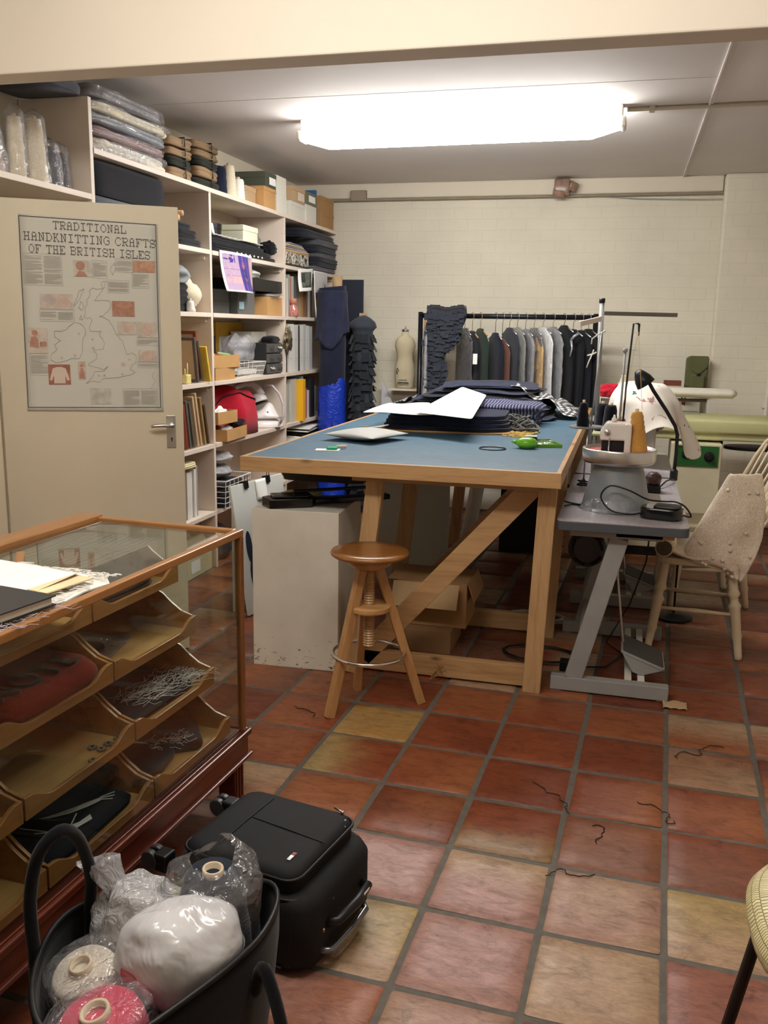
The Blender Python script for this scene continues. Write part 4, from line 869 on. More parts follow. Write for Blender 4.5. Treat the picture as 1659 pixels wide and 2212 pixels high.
def dome(u, v):
    a = 2*PI*u; c_, s_ = math.cos(a), math.sin(a); k = 1-v
    x = .175*k*c_; y = .115*k*s_*(1-.2*max(0, c_)); h = .06+.05*math.sqrt(1-k*k)+.07*math.exp(-((x-.085)/.055)**2-(y/.075)**2)*min(1, v*3)
    return Vector((x, y, h+.004))
g = G(); g.grid(dome, 36, 14, True); g.b.faces.new(g.V[0][::-1]); g.ob('base_upper', M_wgl, ir, smooth=True)
def tilt(g):
    for v in g.b.verts: v.co = Matrix.Translation((-.045, 0, .142)) @ Matrix.Rotation(R(-20), 4, 'Y') @ v.co
def flipx(g):
    for v in g.b.verts: v.co.x = -v.co.x
g = G(); g.grid(hull(.25, .13, .018, 0, nose=.9), 28, 5, True); g.b.faces.new(g.V[0][::-1]); g.b.faces.new(g.V[-1]); flipx(g); tilt(g); g.ob('iron_soleplate', M_black, ir, bev=.002)
g = G(); g.grid(hull(.25, .125, .062, .019, nose=.9), 28, 8, True); g.b.faces.new(g.V[0][::-1]); g.b.faces.new(g.V[-1]); flipx(g); tilt(g); g.ob('iron_body', M_wgl, ir, smooth=True, bev=.006)
g = G(); g.tube([(-.105, 0, .06), (-.115, 0, .11), (-.10, 0, .155), (-.055, 0, .175), (.01, 0, .172), (.06, 0, .15), (.085, 0, .11), (.09, 0, .06)], [.026, .022, .02, .018, .018, .022, .028, .034], 14); tilt(g); g.ob('iron_handle', M_wgl, ir, smooth=True)
g = G(); g.tube([(-.098, 0, .165), (-.055, 0, .188), (.01, 0, .186), (.05, 0, .168)], .012, 8); tilt(g); g.ob('handle_grip', M_lil, ir, smooth=True)
g = G(); g.tube([(.04, .0, .30), (.11, -.01, .30), (.17, -.03, .24), (.20, -.04, .16), (.20, -.05, .08), (.175, -.05, .03)], .009, 8); g.ob('steam_hose', mat('hose_check', C(206, 200, 204), .7, .5, 160), ir, smooth=True)
for nm, c, p in (('badge', C(190, 30, 30), (.10, -.105, .115)),): g = G(); g.lathe([(.008, 0), (.006, .003), (0, .004)], p, 10, (PI/2.6, 0, .5)); g.ob(nm, mat('badge_red', c, .4), ir)
opentray('kraft_tray', 'kraft card tray with cloth scraps at the lower left of the red bag', 'tray', -2.555, -2.43, 5.30, 5.66, Z4, Z4+.075, M_kraft, R(3))
crumple('black_cloth_scrap', 'black cloth scrap spilling over the lower kraft tray', 'cloth', (-2.475, 5.58, Z4+.078), .045, .08, .025, M_black_c, 4, .6, 3.2)
crumple('white_cloth_scrap', 'white cloth scraps heaped in the lower kraft tray', 'cloth', (-2.49, 5.43, Z4+.012), .042, .09, .045, cloth('white_scrap', C(214, 212, 206)), 7, .5, 3)
opentray('kraft_tray', 'upper kraft card tray by the upright, left of the red bag', 'tray', -2.548, -2.44, 5.235, 5.50, Z4+.112, Z4+.19, M_kraft, R(-3))
crumple('white_tissue', 'white tissue in the upper kraft tray beside the red bag', 'tissue', (-2.495, 5.36, Z4+.120), .035, .09, .05, M_paper, 15, .5, 3)
# --- second bay, lowest row: bag of samples and wire drawer
basket('wire_basket', 'deep white wire drawer of dark samples under the lower shelf', -2.79, -2.40, 5.225, 5.62, Z5, .555, M_wwire, 6, 5, 5, .0025, .012)
crumple('sample_bag', 'grey plastic bags of fabric samples heaped on the wire drawer', 'bag', (-2.60, 5.42, .556), .14, .16, .045, mat('grey_poly', C(168, 168, 170), .2, .3, 18, .5, 40), 6, .35, 3)
crumple('sample_bag', 'upper shiny plastic sample bag just below the lower shelf', 'bag', (-2.60, 5.44, .645), .14, .16, .04, mat('grey_poly2', C(186, 184, 184), .15, .25, 18, .6, 50), 8, .4, 3)
fold('folded_fabric', 'dark samples filling the deep wire drawer', 'fabric', -2.77, -2.43, 5.25, 5.60, Z5+.006, .53, M_dark, 5, .008, 77)
crumple('black_sack', 'dark grey sack on the floor under the wire drawer', 'sack', (-2.62, 5.45, 0), .15, .17, .12, mat('grey_sack', C(64, 64, 70), .4, .2, 12), 10, .25, 2.5)
# --- third bay
z = Z1
for k, (h, c, y0) in enumerate(((.035, C(96, 94, 100), 7.02), (.035, C(40, 42, 52), 7.05), (.04, C(36, 38, 50), 7.08), (.035, C(92, 92, 98), 7.1), (.05, C(34, 36, 46), 7.05), (.045, C(82, 82, 88), 7.05), (.055, C(28, 30, 40), 6.75))):
    fold('folded_fabric', ('grey folded fabric at the bottom of the third bay pile', 'charcoal folded fabric second from the bottom of the third bay pile', 'navy black folded fabric third from the bottom by the back wall', 'mid grey folded fabric in the middle of the third bay pile', 'thick dark folded fabric with a pale lining, third from the top', 'grey folded fabric second from the top of the third bay pile', 'wide black folded fabric on top of the third bay pile')[k], 'fabric', -2.80, -2.43+.012*(k % 3), y0, 7.64, z, z+h, cloth('bay3_cloth_%d' % k, c), 2, .009, 51+k, 'folded fabrics in the third bay', rag=.007); z += h
t = NT('black_leaf_print'); n = t.noise(t.map((1, 1, .6)), 55, 2, 1.0); t.link(t.ramp(n, [(.50, C(216, 210, 196)), (.53, C(28, 26, 26))]), t.b.inputs['Base Color']); t.set(Roughness=.6)
cbx('patterned_box', 'white box with a black leaf pattern and tan lid in the third bay', 'box', -2.79, -2.468, 6.47, 7.0, Z1+.016, Z1+.11, t.m, .012, M_kraft)
z = Z1+.111
for k in range(5):
    g = G(); g.cb((-2.63, 6.74, z+.006), (.30, .5-.04*k, .010), (0, 0, .04*k-.08)); g.ob('paper_folder', mat('folder_%d' % k, (C(196, 176, 150), C(170, 164, 160), C(150, 142, 138), C(206, 190, 166), C(140, 136, 140))[k], .8, .05), bev=.002, label=('tan folder lowest on the leaf patterned box', 'grey folder second on the leaf patterned box', 'dark taupe folder third on the leaf patterned box', 'pale tan folder fourth on the leaf patterned box', 'grey folder topmost on the leaf patterned box')[k], cat='folder', group='paper folders on the patterned box'); z += .0125
cbx('flat_board', 'dark flat board under the leaf patterned box', 'board', -2.80, -2.462, 6.465, 7.0, Z1, Z1+.014, M_black)
cols = [(C(46, 130, 112), .03, .335), (C(196, 196, 190), .03, .31), (C(60, 62, 64), .022, .30), (C(214, 210, 200), .035, .28), (C(168, 166, 160), .04, .31), (C(190, 128, 98), .03, .29), (C(206, 206, 200), .045, .30), (C(150, 150, 146), .04, .31), (C(186, 150, 108), .05, .33), (C(170, 132, 92), .05, .335), (C(120, 92, 70), .04, .32), (C(180, 174, 164), .05, .33), (C(90, 88, 90), .05, .3)]
NM = ['teal', 'pale grey', 'black', 'off-white', 'grey', 'salmon', 'white', 'mid grey', 'tan', 'brown', 'dark brown', 'light grey', 'slate']
y = 6.484
for k, (c, wd, h) in enumerate(cols):
    book('shelf_book', '%s spined book in the third bay behind the pinned prints' % NM[k], -2.77, -2.50, y, y+wd, Z2, Z2+h, mat('spine_%d' % k, c, .6, .06), group='books behind the pinned prints'); y += wd+.004+(.06 if k in (6, 9) else 0)
t = T('pink_jar', 'glass jar of pink beads with a coral lid before the books', 'jar', (-2.478, 6.665, Z2))
g = G(); g.lathe([(0, 0), (.036, 0), (.04, .01), (.04, .06), (.024, .085), (.024, .095), (0, .095)], seg=20); g.ob('glass_body', mat('pink_beads', C(196, 128, 116), .15, .35, 90, coat=.6), t, smooth=True); g = G(); g.lathe([(0, .093), (.028, .093), (.028, .128), (.024, .135), (0, .135)], seg=20); g.ob('lid', mat('coral_lid', C(206, 138, 114), .5), t, smooth=True)
sheet('pinned_print', 'black and white print pinned to the shelf edge in the third bay', 6.70, 7.04, 1.80, 1.968, .03, [('printed_picture', pm('bwgrey', C(110, 116, 110), .7), [(.14, .14, .80, .84)]), ('printed_picture', pm('bwdark', C(36, 40, 38), .4), [(.14, .18, .34, .6), (.66, .2, .80, .84), (.2, .74, .66, .84)])], slant=.8, cat='print')
sheet('pinned_print', 'colour print of a tower in a field pinned right of the black and white one', 7.06, 7.40, 1.60, 1.968, .02, [('printed_picture', pm('sky', C(206, 204, 204), .05), [(.04, .02, .94, .46)]), ('printed_picture', pm('field', C(150, 124, 76), .2), [(.04, .58, .94, .78)]), ('printed_picture', pm('heather', C(112, 84, 112), .3), [(.04, .46, .5, .6)]), ('printed_picture', pm('stone', C(96, 76, 66), .3), [(.55, .36, .86, .62), (.66, .28, .76, .37)])], cat='print')
y = 6.475
for k, (c, wd, h, tl) in enumerate(((C(34, 34, 40), .05, .35, 'black'), (C(206, 200, 194), .03, .335, 'narrow pale'), (C(226, 224, 218), .11, .36, 'wide white'), (C(214, 212, 206), .085, .355, 'white'), (C(52, 50, 54), .03, .35, 'thin black'), (C(224, 222, 216), .07, .355, 'plain white'), (C(200, 200, 196), .06, .36, 'light grey'), (C(222, 222, 218), .07, .35, 'end white'), (C(190, 192, 196), .07, .345, 'bluish grey'))):
    b = book('ring_binder', '%s ring binder in the third bay binder row' % tl, -2.78, -2.476, y, y+wd, Z3, Z3+h, mat('binder_%d' % k, c, .35, .04), group='ring binders', cat='binder')
    if wd > .06:
        for zz_ in (.10, .24): g = G(); g.lathe([(.006, 0), (.006, .0015)], (.152, -.01, zz_), 10, (0, PI/2, 0)); g.ob('finger_hole_rivet', M_steel, b)
    y += wd+.006
crumple('brass_ornament', 'small metallic leaf ornament hanging on the shelf corner by the binders', 'ornament', (-2.445, 6.47, 1.43), .022, .06, .09, mat('antique_brass', (.35, .3, .2, 1), .3, .5, 30, metal=.9), 3, .9, 4, flat=False)
y = 6.475
for k, (c, wd, h, tl) in enumerate(((C(176, 176, 168), .13, .30, 'wide grey'), (C(196, 192, 180), .12, .33, 'pale grey'), (C(236, 178, 30), .055, .325, 'bright yellow'), (C(40, 120, 170), .05, .33, 'blue'), (C(216, 210, 200), .06, .34, 'cream'), (C(196, 92, 96), .045, .24, 'coral'), (C(226, 224, 220), .08, .22, 'white'), (C(36, 36, 40), .09, .32, 'black'), (C(210, 206, 200), .06, .25, 'off-white'))):
    book('lower_book', '%s book standing in the lower third bay by the fabric rolls' % tl, -2.77, (-2.49+.012*(k % 2)) if k != 2 else -2.425, y, y+wd, Z4, Z4+h, mat('lowbook_%d' % k, c, .55, .06), group='books in the lower third bay'); y += wd+.008
for k in range(4): g = G(); g.cb((-2.6, 7.0, Z5+.30+.022*k), (.36, .5, .008), (0, .03, .05*k)); g.ob('magazine', (M_paper, M_black, M_wbox, M_paper)[k], bev=.001, label=('lowest white magazine sliding off the low shelf by the table', 'black magazine in the sliding pile by the table', 'pale magazine second in the sliding pile by the table', 'white magazine on top of the sliding pile by the table')[k], cat='magazine', group='sliding magazines')
cbx('archive_box', 'plain cream box under the sliding magazines on the low shelf', 'box', -2.79, -2.45, 6.6, 7.3, Z5, Z5+.295, M_wbox)
# ---------------------------------------------------------------- fabric rolls standing in the far left corner
fr = T('fabric_roll', 'tall navy fabric roll with a cardboard core and blue plastic round its foot', 'fabric roll', (-2.31, 7.12, 0))
RT = 1.845
def rollf(u, v):
    a = 2*PI*u; z = .45+(RT-.45)*v; r = .108+.006*noise.noise(Vector((math.cos(a)*2, math.sin(a)*2, z*4)))
    return Vector((r*math.cos(a), r*math.sin(a), z+.012*math.sin(a*1+1)*(v > .95)))
g = G(); g.grid(rollf, 30, 24, True); g.b.faces.new(g.V[-1]); g.b.faces.new(g.V[0][::-1]); g.ob('rolled_cloth', M_navy, fr, smooth=True, bev=.004)
g = G(); g.lathe([(.034, 1.80), (.040, 1.80), (.040, 1.93), (.034, 1.93), (.034, 1.85)], (.03, .03, 0), 20); g.ob('card_core', mat('core_brown', C(190, 158, 120), .8, .06), fr, smooth=True)
def flapf(u, v):
    a = -PI*.95+PI*1.15*u; low = 1.42+.10*u**1.4 - .10*math.exp(-((u-.45)/.16)**2); z = RT-.03-(RT-.03-low)*v
    r = .116+.014*v*(1+.8*math.sin(a*7+v*2))+.006*noise.noise(Vector((a*3, z*5, 0)))
    return Vector((r*math.cos(a), r*math.sin(a), z))
g = G(); g.grid(flapf, 36, 16); g.ob('loose_flap', cloth('navy_cloth_light', C(44, 48, 70)), fr, smooth=True, solid=.004)
t_ = NT('blue_plastic'); t_.set(Base_Color=C(26, 62, 190), Roughness=.18, Coat_Weight=.3); t_.bump(t_.noise(t_.map(), 24, 4, 1), .6, .02)
def bluef(u, v):
    a = 2*PI*u; z = .0+(1.05+.03*math.sin(a+2.3)+.05*max(0, math.cos(a+.5))**6)*v; r = .122+.013*noise.noise(Vector((math.cos(a)*2.5, math.sin(a)*2.5, z*5)))-.01*v
    return Vector((r*math.cos(a), r*math.sin(a), z))
g = G(); g.grid(bluef, 36, 18, True); g.b.faces.new(g.V[0][::-1]); g.ob('blue_plastic_wrap', t_.m, fr, smooth=True)
g = G(); g.box(-2.39, -2.13, 7.37, 7.40, 0, 1.915); g.ob('navy_board', mat('navy_board', C(34, 38, 52), .7, .06), bev=.003, label='tall dark navy board standing behind the fabric rolls in the corner', cat='board')
rf = T('ruffled_roll', 'dark grey ruffled fabric roll standing right of the navy roll', 'fabric roll', (-2.10, 7.28, 0))
g = G(); g.lathe([(0, .0), (.085, .0), (.088, .8), (.085, 1.50), (.10, 1.52), (.115, 1.535), (.105, 1.57), (.07, 1.60), (.02, 1.625), (0, 1.625)], seg=24); g.noise(.008, 9, 4); g.ob('rolled_cloth', cloth('slate_wool', C(60, 66, 74)), rf, smooth=True)
g = G(); g.box(-.03, .03, -.004, .004, 1.60, 1.645); g.ob('card_core', MATS['core_brown'], rf)
g = G(); rr = random.Random(4)
for k in range(21):
    z = .08+.068*k
    for i in range(9):
        a = 2*PI*(i+rr.random()*.7)/9; w_ = rr.uniform(.4, .8); r0 = .090; r1 = .102+rr.uniform(0, .022); dz = rr.uniform(.0, .055)
        P = [Vector((r*math.cos(a+s*w_*.5), r*math.sin(a+s*w_*.5), zz+rr.uniform(-.008, .008))) for r, s, zz in ((r0, -1, z+.03), (r0, 1, z+.03), (r1, .8, z-dz), (r1, -.9, z-dz))]
        g.quad(*P)
g.ob('fabric_ruffles', cloth('charcoal_felt', C(40, 44, 50)), rf, solid=.004)
g = G(); g.prism([(0, 0), (.30, 0), (.02, .62)], 0, .02, axes='xz'); g.ob('white_offcut', mat('pale_board', C(206, 206, 210), .7, .04), label='pale offcut board leaning against the wall ledge beside the ruffled roll', cat='board', loc=(-2.02, 7.55, .48))
cbx('carton', 'plain carton on the floor holding the pale offcut board', 'box', -2.0, -1.72, 7.45, 7.62, 0, .478, M_brownbox)
# ---------------------------------------------------------------- dress form on the ledge
df = T('dress_form', 'small cream dress form torso with a metal neck cap on the brick ledge', 'dress form', (-1.80, 7.53, 1.03))
prof = [(.0, 0), (.072, 0), (.078, .02), (.084, .08), (.088, .14), (.080, .20), (.066, .25), (.072, .30), (.088, .35), (.082, .39), (.068, .42), (.040, .44), (.030, .45), (.027, .478), (0, .478)]
t_ = NT('calico_stamped'); n = t_.noise(t_.map(), 5, 4); t_.link(t_.ramp(n, [(.3, C(196, 184, 150)), (.7, C(214, 203, 172))]), t_.b.inputs['Base Color']); t_.set(Roughness=.85)
g = G(); g.lathe(prof, seg=26, sx=1, sy=.72); g.ob('torso', t_.m, df, smooth=True)
g = G(); g.lathe([(0, .476), (.030, .476), (.031, .486), (.018, .494), (0, .496)], seg=18); g.tube([(0, 0, .49), (0, 0, .515)], .006, 8); g.ob('neck_cap', M_steel, df, smooth=True)
g = G(); g.box(-.052, .052, -.075, -.060, .055, .057); 
for z, w_ in ((.050, .045), (.072, .035), (.036, .05)): g.box(-w_, w_, -.066, -.0635, z, z+.004)
g.ob('stamped_lettering', INKL, df)
g = G(); g.tube([(-.05, -.055, .12), (-.062, -.048, .15), (-.05, -.055, .17), (-.038, -.058, .15), (-.058, -.05, .125)], .003, 5); g.ob('stamped_mark', INK, df)
cbx('wall_bracket_shelf', 'narrow wooden shelf under the dress form on the brick ledge', 'shelf', -1.93, -1.68, 7.47, 7.645, 1.012, 1.029, M_shelf)
g = G(); g.tube([(-1.63, 7.58, 1.02), (-1.63, 7.58, 1.60)], .024, 12); g.ob('card_tube', MATS['tube_card'], smooth=True, label='brown cardboard tube standing behind the left end of the clothes rail', cat='tube')
# ---------------------------------------------------------------- clothes rail
RY, RZ = 7.25, 1.632
cr = T('clothes_rail', 'black tubular clothes rail full of garments along the back wall', 'clothes rail', (-.93, RY, 0))
g = G(); g.tube([(-.68, 0, RZ), (.69, 0, RZ)], .0195, 14); g.ob('rail_bar', M_blackm, cr, smooth=True)
for x in (-.68, .69): g = G(); g.tube([(x, 0, .03), (x, 0, RZ+.028)], .0195, 14); g.ob('post', M_blackm, cr, smooth=True)
for x in (-.68, .69): g = G(); g.tube([(x, -.22, .03), (x, .2, .03)], .0195, 12); g.ob('foot', M_blackm, cr, smooth=True)
g = G(); g.tube([(-.68, 0, .32), (.69, 0, .32)], .014, 10); g.ob('lower_bar', M_blackm, cr, smooth=True)
def garment(label, x, w, d, zt, zb, m, seed, bag=None, flare=.5, hook=True, hm=None, cat='garment', name='hanging_garment', skew=0, tilt=0):
    t = T(name, label, cat, (x, RY, RZ), R(skew), 'garments on the rail'); zt -= RZ; zb -= RZ
    g = G(); g.tube([(0, .031, .004), (0, .023, .022), (0, 0, .031), (0, -.023, .022), (0, -.032, 0), (0, -.020, -.027), (0, 0, -.036), (0, 0, zt+.006)], .0022, 6)
    g.tube([(0, -d*.42, zt-.055), (0, -.04, zt-.012), (0, 0, zt), (0, .04, zt-.012), (0, d*.42, zt-.055)], .006, 6)
    g.ob('coat_hanger', hm or M_steel, t, smooth=True)
    def f(u, v, off=0, amp=1):
        a = 2*PI*u; h = zt-.004+(zb-zt)*v
        sh = min(1, (v/.16))**.5 if v < .16 else 1
        hy = (.05+(d/2-.05)*sh)*(1+.08*v) + off; hx = (.014+max(0, w/2-.014)*min(1, v/.22)**.7)*(1+flare*max(0, v-.3)) + off
        if v < .16: h = zt-.004-.055*(sh) + (zb-zt)*v*.45
        n = noise.noise(Vector((math.cos(a)*2.2+seed, math.sin(a)*2.2, h*2.2)))*.16*amp+.10*amp*math.sin(a*6+seed+noise.noise(Vector((seed, a, h*2)))*2)*min(1, v*1.6)
        c, s = math.cos(a), math.sin(a)
        return Vector((hx*c*(1+n)+tilt*v, hy*math.copysign(abs(s)**.8, s)*(1+n*.4), h))
    g = G(); g.grid(f, 34, 26, True); g.b.faces.new(g.V[0][::-1]); g.b.faces.new(g.V[-1]); g.ob('garment_body', m, t, smooth=True)
    if bag: g = G(); g.grid(lambda u, v: f(u, v, .0055, 1.1), 34, 26, True); g.b.faces.new(g.V[0][::-1]); g.noise(.008, 22, seed); g.ob('plastic_cover', bag, t, smooth=True)
    return t
M_cp = plastic('garment_plastic', milk=.22, bscale=14)
wh = cloth('white_cotton', C(240, 240, 236), .06); gtrans = cloth('pale_grey_silk', C(150, 152, 156))
GX = (-1.555, -1.25, -1.19, -1.125, -1.06, -1.005, -.95, -.895, -.835, -.77, -.705, -.635, -.56, -.475, -.405, -.345, -.29)
_g0 = garment
def garment(label, x, w, d, *a, **k):
    i = min(range(len(GX)), key=lambda q: abs(GX[q]-x)); lft = GX[i]-GX[i-1] if i else .1; rt = GX[i+1]-GX[i] if i+1 < len(GX) else .06
    k['flare'] = .12 if i else .35
    k['tilt'] = 0
    k['skew'] = 10 if i == 0 else 29
    return _g0(label, GX[i], ((.05 if i == 0 else .60*min(lft, rt, .12)) if not (len(a) > 4 and a[4]) else .46*min(lft, rt, .10)), d, *a[:5], **k)
garment('pale garment under long clear plastic at the left end of the rail', -1.525, .10, .34, 1.56, .72, gtrans, 1, M_cp, .7)
garment('black garment in a clear cover just right of the ruffled drape', -1.22, .06, .36, 1.54, .75, M_black_c, 2, M_clear, .3)
garment('short charcoal ruffled garment with a white swing tag beside the green jacket', -1.165, .08, .34, 1.52, .8, M_dark, 3, None, .2, hm=M_pine)
garment('bottle green jacket on the clothes rail', -1.10, .07, .38, 1.54, .75, cloth('bottle_green', C(38, 56, 44)), 4, hm=M_pine)
garment('navy pinafore garment next to the wooden hanger', -1.015, .085, .34, 1.51, .7, cloth('deep_navy', C(26, 30, 46)), 5)
garment('rust brown garment between the navy and the charcoal ones', -.965, .05, .36, 1.46, .8, cloth('rust_cloth', C(112, 70, 56)), 6)
garment('charcoal slip garment left of the olive one in plastic', -.915, .06, .36, 1.55, .75, cloth('charcoal_slip', C(54, 56, 62)), 7)
garment('olive grey garment in a clear plastic cover mid rail', -.85, .11, .36, 1.55, .75, cloth('olive_grey', C(112, 112, 96)), 8, M_cp)
garment('grey silk garment in plastic beside the tan coat', -.785, .05, .36, 1.54, .75, cloth('grey_silk', C(128, 128, 130)), 9, M_clear)
garment('mustard tan coat showing a narrow strip of lining', -.735, .045, .38, 1.52, .72, cloth('tan_wool', C(196, 160, 104)), 10, hm=M_pine)
garment('mid grey dress hanging left of the white dress', -.69, .06, .36, 1.55, .75, cloth('mid_grey', C(78, 80, 86)), 11, M_clear)
garment('white cotton dress under a clear plastic cover', -.635, .10, .38, 1.56, .76, wh, 12, M_clear, .7)
garment('grey lace dress in plastic right of the white dress', -.56, .09, .38, 1.56, .76, cloth('grey_lace', C(104, 104, 104)), 13, M_cp, .5)
garment('black hooded coat, first of the black coats', -.445, .14, .40, 1.575, .66, M_black_c, 14, flare=.6)
garment('black coat with a silver ribbon at the neck', -.375, .09, .40, 1.545, .66, cloth('soft_black', C(22, 23, 28)), 15, flare=.5)
garment('black tailored coat second from the right end of the rail', -.325, .08, .40, 1.54, .66, cloth('blue_black', C(20, 22, 30)), 16, flare=.5)
garment('black jacket with long sleeves at the right end of the rail', -.272, .085, .42, 1.55, .72, cloth('jet_black', C(17, 18, 22)), 17, flare=.4, tilt=.05)
g = G(); g.box(-1.142, -1.108, 7.036, 7.039, 1.265, 1.345); g.ob('swing_tag', M_paper, label='white swing tag hanging on the short charcoal garment', cat='tag')
t = T('silver_ribbon', 'silver ribbon tied round a black coat neck on the rail', 'ribbon', (-.385, 7.06, 1.44)); g = G(); g.tube([(-.02, 0, .02), (.0, -.01, .05), (.03, -.005, .07)], .011, 6); g.tube([(-.02, 0, .02), (-.01, -.008, -.04), (-.022, -.006, -.10)], [.010, .008, .005], 6); g.ob('ribbon_band', mat('silver_satin', C(168, 170, 178), .3, .1, metal=.3), t, smooth=True)
t = T('ribbon_bow', 'white ribbon bow at the right end of the clothes rail', 'ribbon', (-.245, 7.06, 1.36)); g = G(); g.tube([(-.035, 0, -.01), (0, -.01, 0), (.03, 0, .015)], .007, 6); g.tube([(0, -.01, 0), (-.02, -.012, -.05), (-.035, -.01, -.10)], .005, 6); g.tube([(0, -.01, 0), (.01, -.01, .035)], .005, 6); g.ob('ribbon_band', M_wbox, t, smooth=True)
# ruffled garment draped over the rail, facing the room
rg = T('ruffled_drape', 'large charcoal scalloped garment draped over the left of the clothes rail', 'garment', (-1.42, 7.19, 1.0))
def drf(u, v):
    z = .70-v*.64; w_ = .148-.075*min(1, max(0, (v-.38)/.2))+.012*math.sin(v*17); x = (u-.5)*2*w_ + .07-.06*min(1, max(0, (v-.38)/.2))+.012*math.sin(v*11); y = -.05-.04*math.sin(PI*u)-.015*math.sin(u*14)*v+(.09*(1-v/.12)**2 if v < .12 else 0)
    return Vector((x-.04, y, z+.01*math.sin(u*9)))
g = G(); g.grid(drf, 20, 24); g.ob('garment_body', M_dark, rg, smooth=True, solid=.012)
g = G(); rr = random.Random(9); MF = cloth('charcoal_petal', C(52, 55, 64))
for j in range(19):
    for i in range(9):
        u = (i+.5*(j % 2)+.2+rr.random()*.4)/9.6; v = (j+.1)/19
        p = drf(min(u, .99), v)+Vector((0, -.014, .01)); w_ = rr.uniform(.020, .030); h = rr.uniform(.035, .055); o = rr.uniform(.004, .022)
        g.quad(p+Vector((-w_, 0, 0)), p+Vector((w_, 0, rr.uniform(-.006, .006))), p+Vector((w_*.9, -o, -h)), p+Vector((-w_*.9, -o-rr.uniform(0, .01), -h+rr.uniform(-.01, .01))))
g.ob('scalloped_petals', MF, rg, solid=.003)
# ---------------------------------------------------------------- goods on the cutting table
z = TZ
for k, (h, m) in enumerate(((.014, M_kraft), (.022, M_navy), (.022, cloth('indigo_knit', C(32, 38, 62))), (.02, M_navy), (.022, cloth('indigo_knit2', C(28, 34, 56))))):
    fold('folded_cloth', ('tan card layer at the bottom of the front navy stack on the table', 'navy cloth lowest in the front stack on the table', 'indigo cloth second in the front stack on the table', 'navy cloth third in the front stack on the table', 'indigo cloth topmost of the front stack under the white paper')[k], 'cloth', -1.31+.01*k, -.575-.012*k, 4.79+.006*k, 5.42, z, z+h, m, 1 if k == 0 else 2, .006, 61+k, 'front navy stack', R(4), rag=.006); z += h
ZF = z
for k in range(7):
    z0 = TZ+.001+.031*k
    fold('folded_garment', ('lowest', 'second', 'third', 'fourth', 'fifth', 'sixth', 'topmost')[k]+' dark indigo folded garment of the tall mound at the back of the table', 'garment', -1.46+(.04*k if k < 5 else .05*k), -.42-.02*k, 5.60+.03*k, 6.52-.02*k, z0, z0+.0305, cloth('indigo_%d' % (k % 3), (C(36, 42, 64), C(28, 33, 50), C(42, 46, 66))[k % 3], .3), 2, .014, 71+k, 'indigo garment mound', R((3, -2, 6, -5, 4, -7, 5)[k]), rag=.03, droop=.022 if k > 1 else .0)
def drape(name, label, cat, f, nu, nv, m, th=.006, group=None):
    g = G(); g.grid(f, nu, nv); return g.ob(name, m, smooth=True, solid=th, sub=1, label=label, cat=cat, group=group)
t_ = NT('indigo_ticking'); wv = t_.new('TexWave'); wv.inputs['Scale'].default_value = 17; wv.inputs['Distortion'].default_value = .6; t_.link(t_.map((1, .25, .1)), wv.inputs[0]); t_.link(t_.ramp(wv.outputs['Fac'], [(.55, C(34, 38, 66)), (.8, C(120, 120, 146))]), t_.b.inputs['Base Color']); t_.set(Roughness=.9)
fold('striped_cloth', 'indigo cloth with narrow pale stripes between the two navy heaps on the table', 'cloth', -.98, -.46, 5.30, 5.64, TZ+.001, TZ+.13, t_.m, 3, .02, 81, rag=.02, dome=.02, rot=R(-5))
t_ = NT('black_white_gingham'); sp = t_.new('SeparateXYZ'); t_.link(t_.tc.outputs['UV'], sp.inputs[0]); k1 = []
for i in (0, 1):
    a = t_.new('Math'); a.operation = 'MULTIPLY'; a.inputs[1].default_value = (11, 16)[i]; t_.link(sp.outputs[i], a.inputs[0]); b = t_.new('Math'); b.operation = 'FRACT'; t_.link(a.outputs[0], b.inputs[0]); c = t_.new('Math'); c.operation = 'GREATER_THAN'; c.inputs[1].default_value = .5; t_.link(b.outputs[0], c.inputs[0]); k1.append(c.outputs[0])
ad = t_.new('Math'); ad.operation = 'ADD'; t_.link(k1[0], ad.inputs[0]); t_.link(k1[1], ad.inputs[1]); hf = t_.new('Math'); hf.operation = 'MULTIPLY'; hf.inputs[1].default_value = .5; t_.link(ad.outputs[0], hf.inputs[0])
t_.link(t_.ramp(hf.outputs[0], [(.2, C(220, 218, 212)), (.5, C(104, 104, 106)), (.9, C(26, 26, 30))]), t_.b.inputs['Base Color']); t_.set(Roughness=.9); M_ging = t_.m
def uvgrid(name, label, cat, f, nu, nv, th=.006):
    g = G(); uvl = g.b.loops.layers.uv.new('UVMap'); g.grid(f, nu, nv)
    ix = {v: (i/(nu-1), j/(nv-1)) for j, r in enumerate(g.V) for i, v in enumerate(r)}
    for fc in g.b.faces:
        for lp in fc.loops: lp[uvl].uv = ix[lp.vert]
    return g.ob(name, M_ging, smooth=True, solid=th, sub=1, label=label, cat=cat)
def gf(u, v):
    x = -.70+.41*u; y = 5.80+.62*v; b = max(0, 1-u*1.0)
    z = TZ+.012+.19*b**1.1*(1-.25*v)+.028*(1+math.sin(u*13+v*5))*(.3+.7*math.sin(PI*min(1, u)))+.02*noise.noise(Vector((u*5, v*5, 2)))
    return Vector((x+.03*math.sin(v*7), y, max(z, TZ+.006)))
uvgrid('gingham_cloth', 'black and white gingham cloth rumpled at the right side of the table mound', 'cloth', gf, 26, 26)
def gf2(u, v):
    x = -1.60+.20*u; y = 5.80+.5*v; return Vector((x, y, TZ+.008+.07*u**1.5+.012*(1+math.sin(v*11+u*3))))
uvgrid('gingham_cloth', 'small corner of gingham cloth showing at the left side of the mound', 'cloth', gf2, 12, 20)
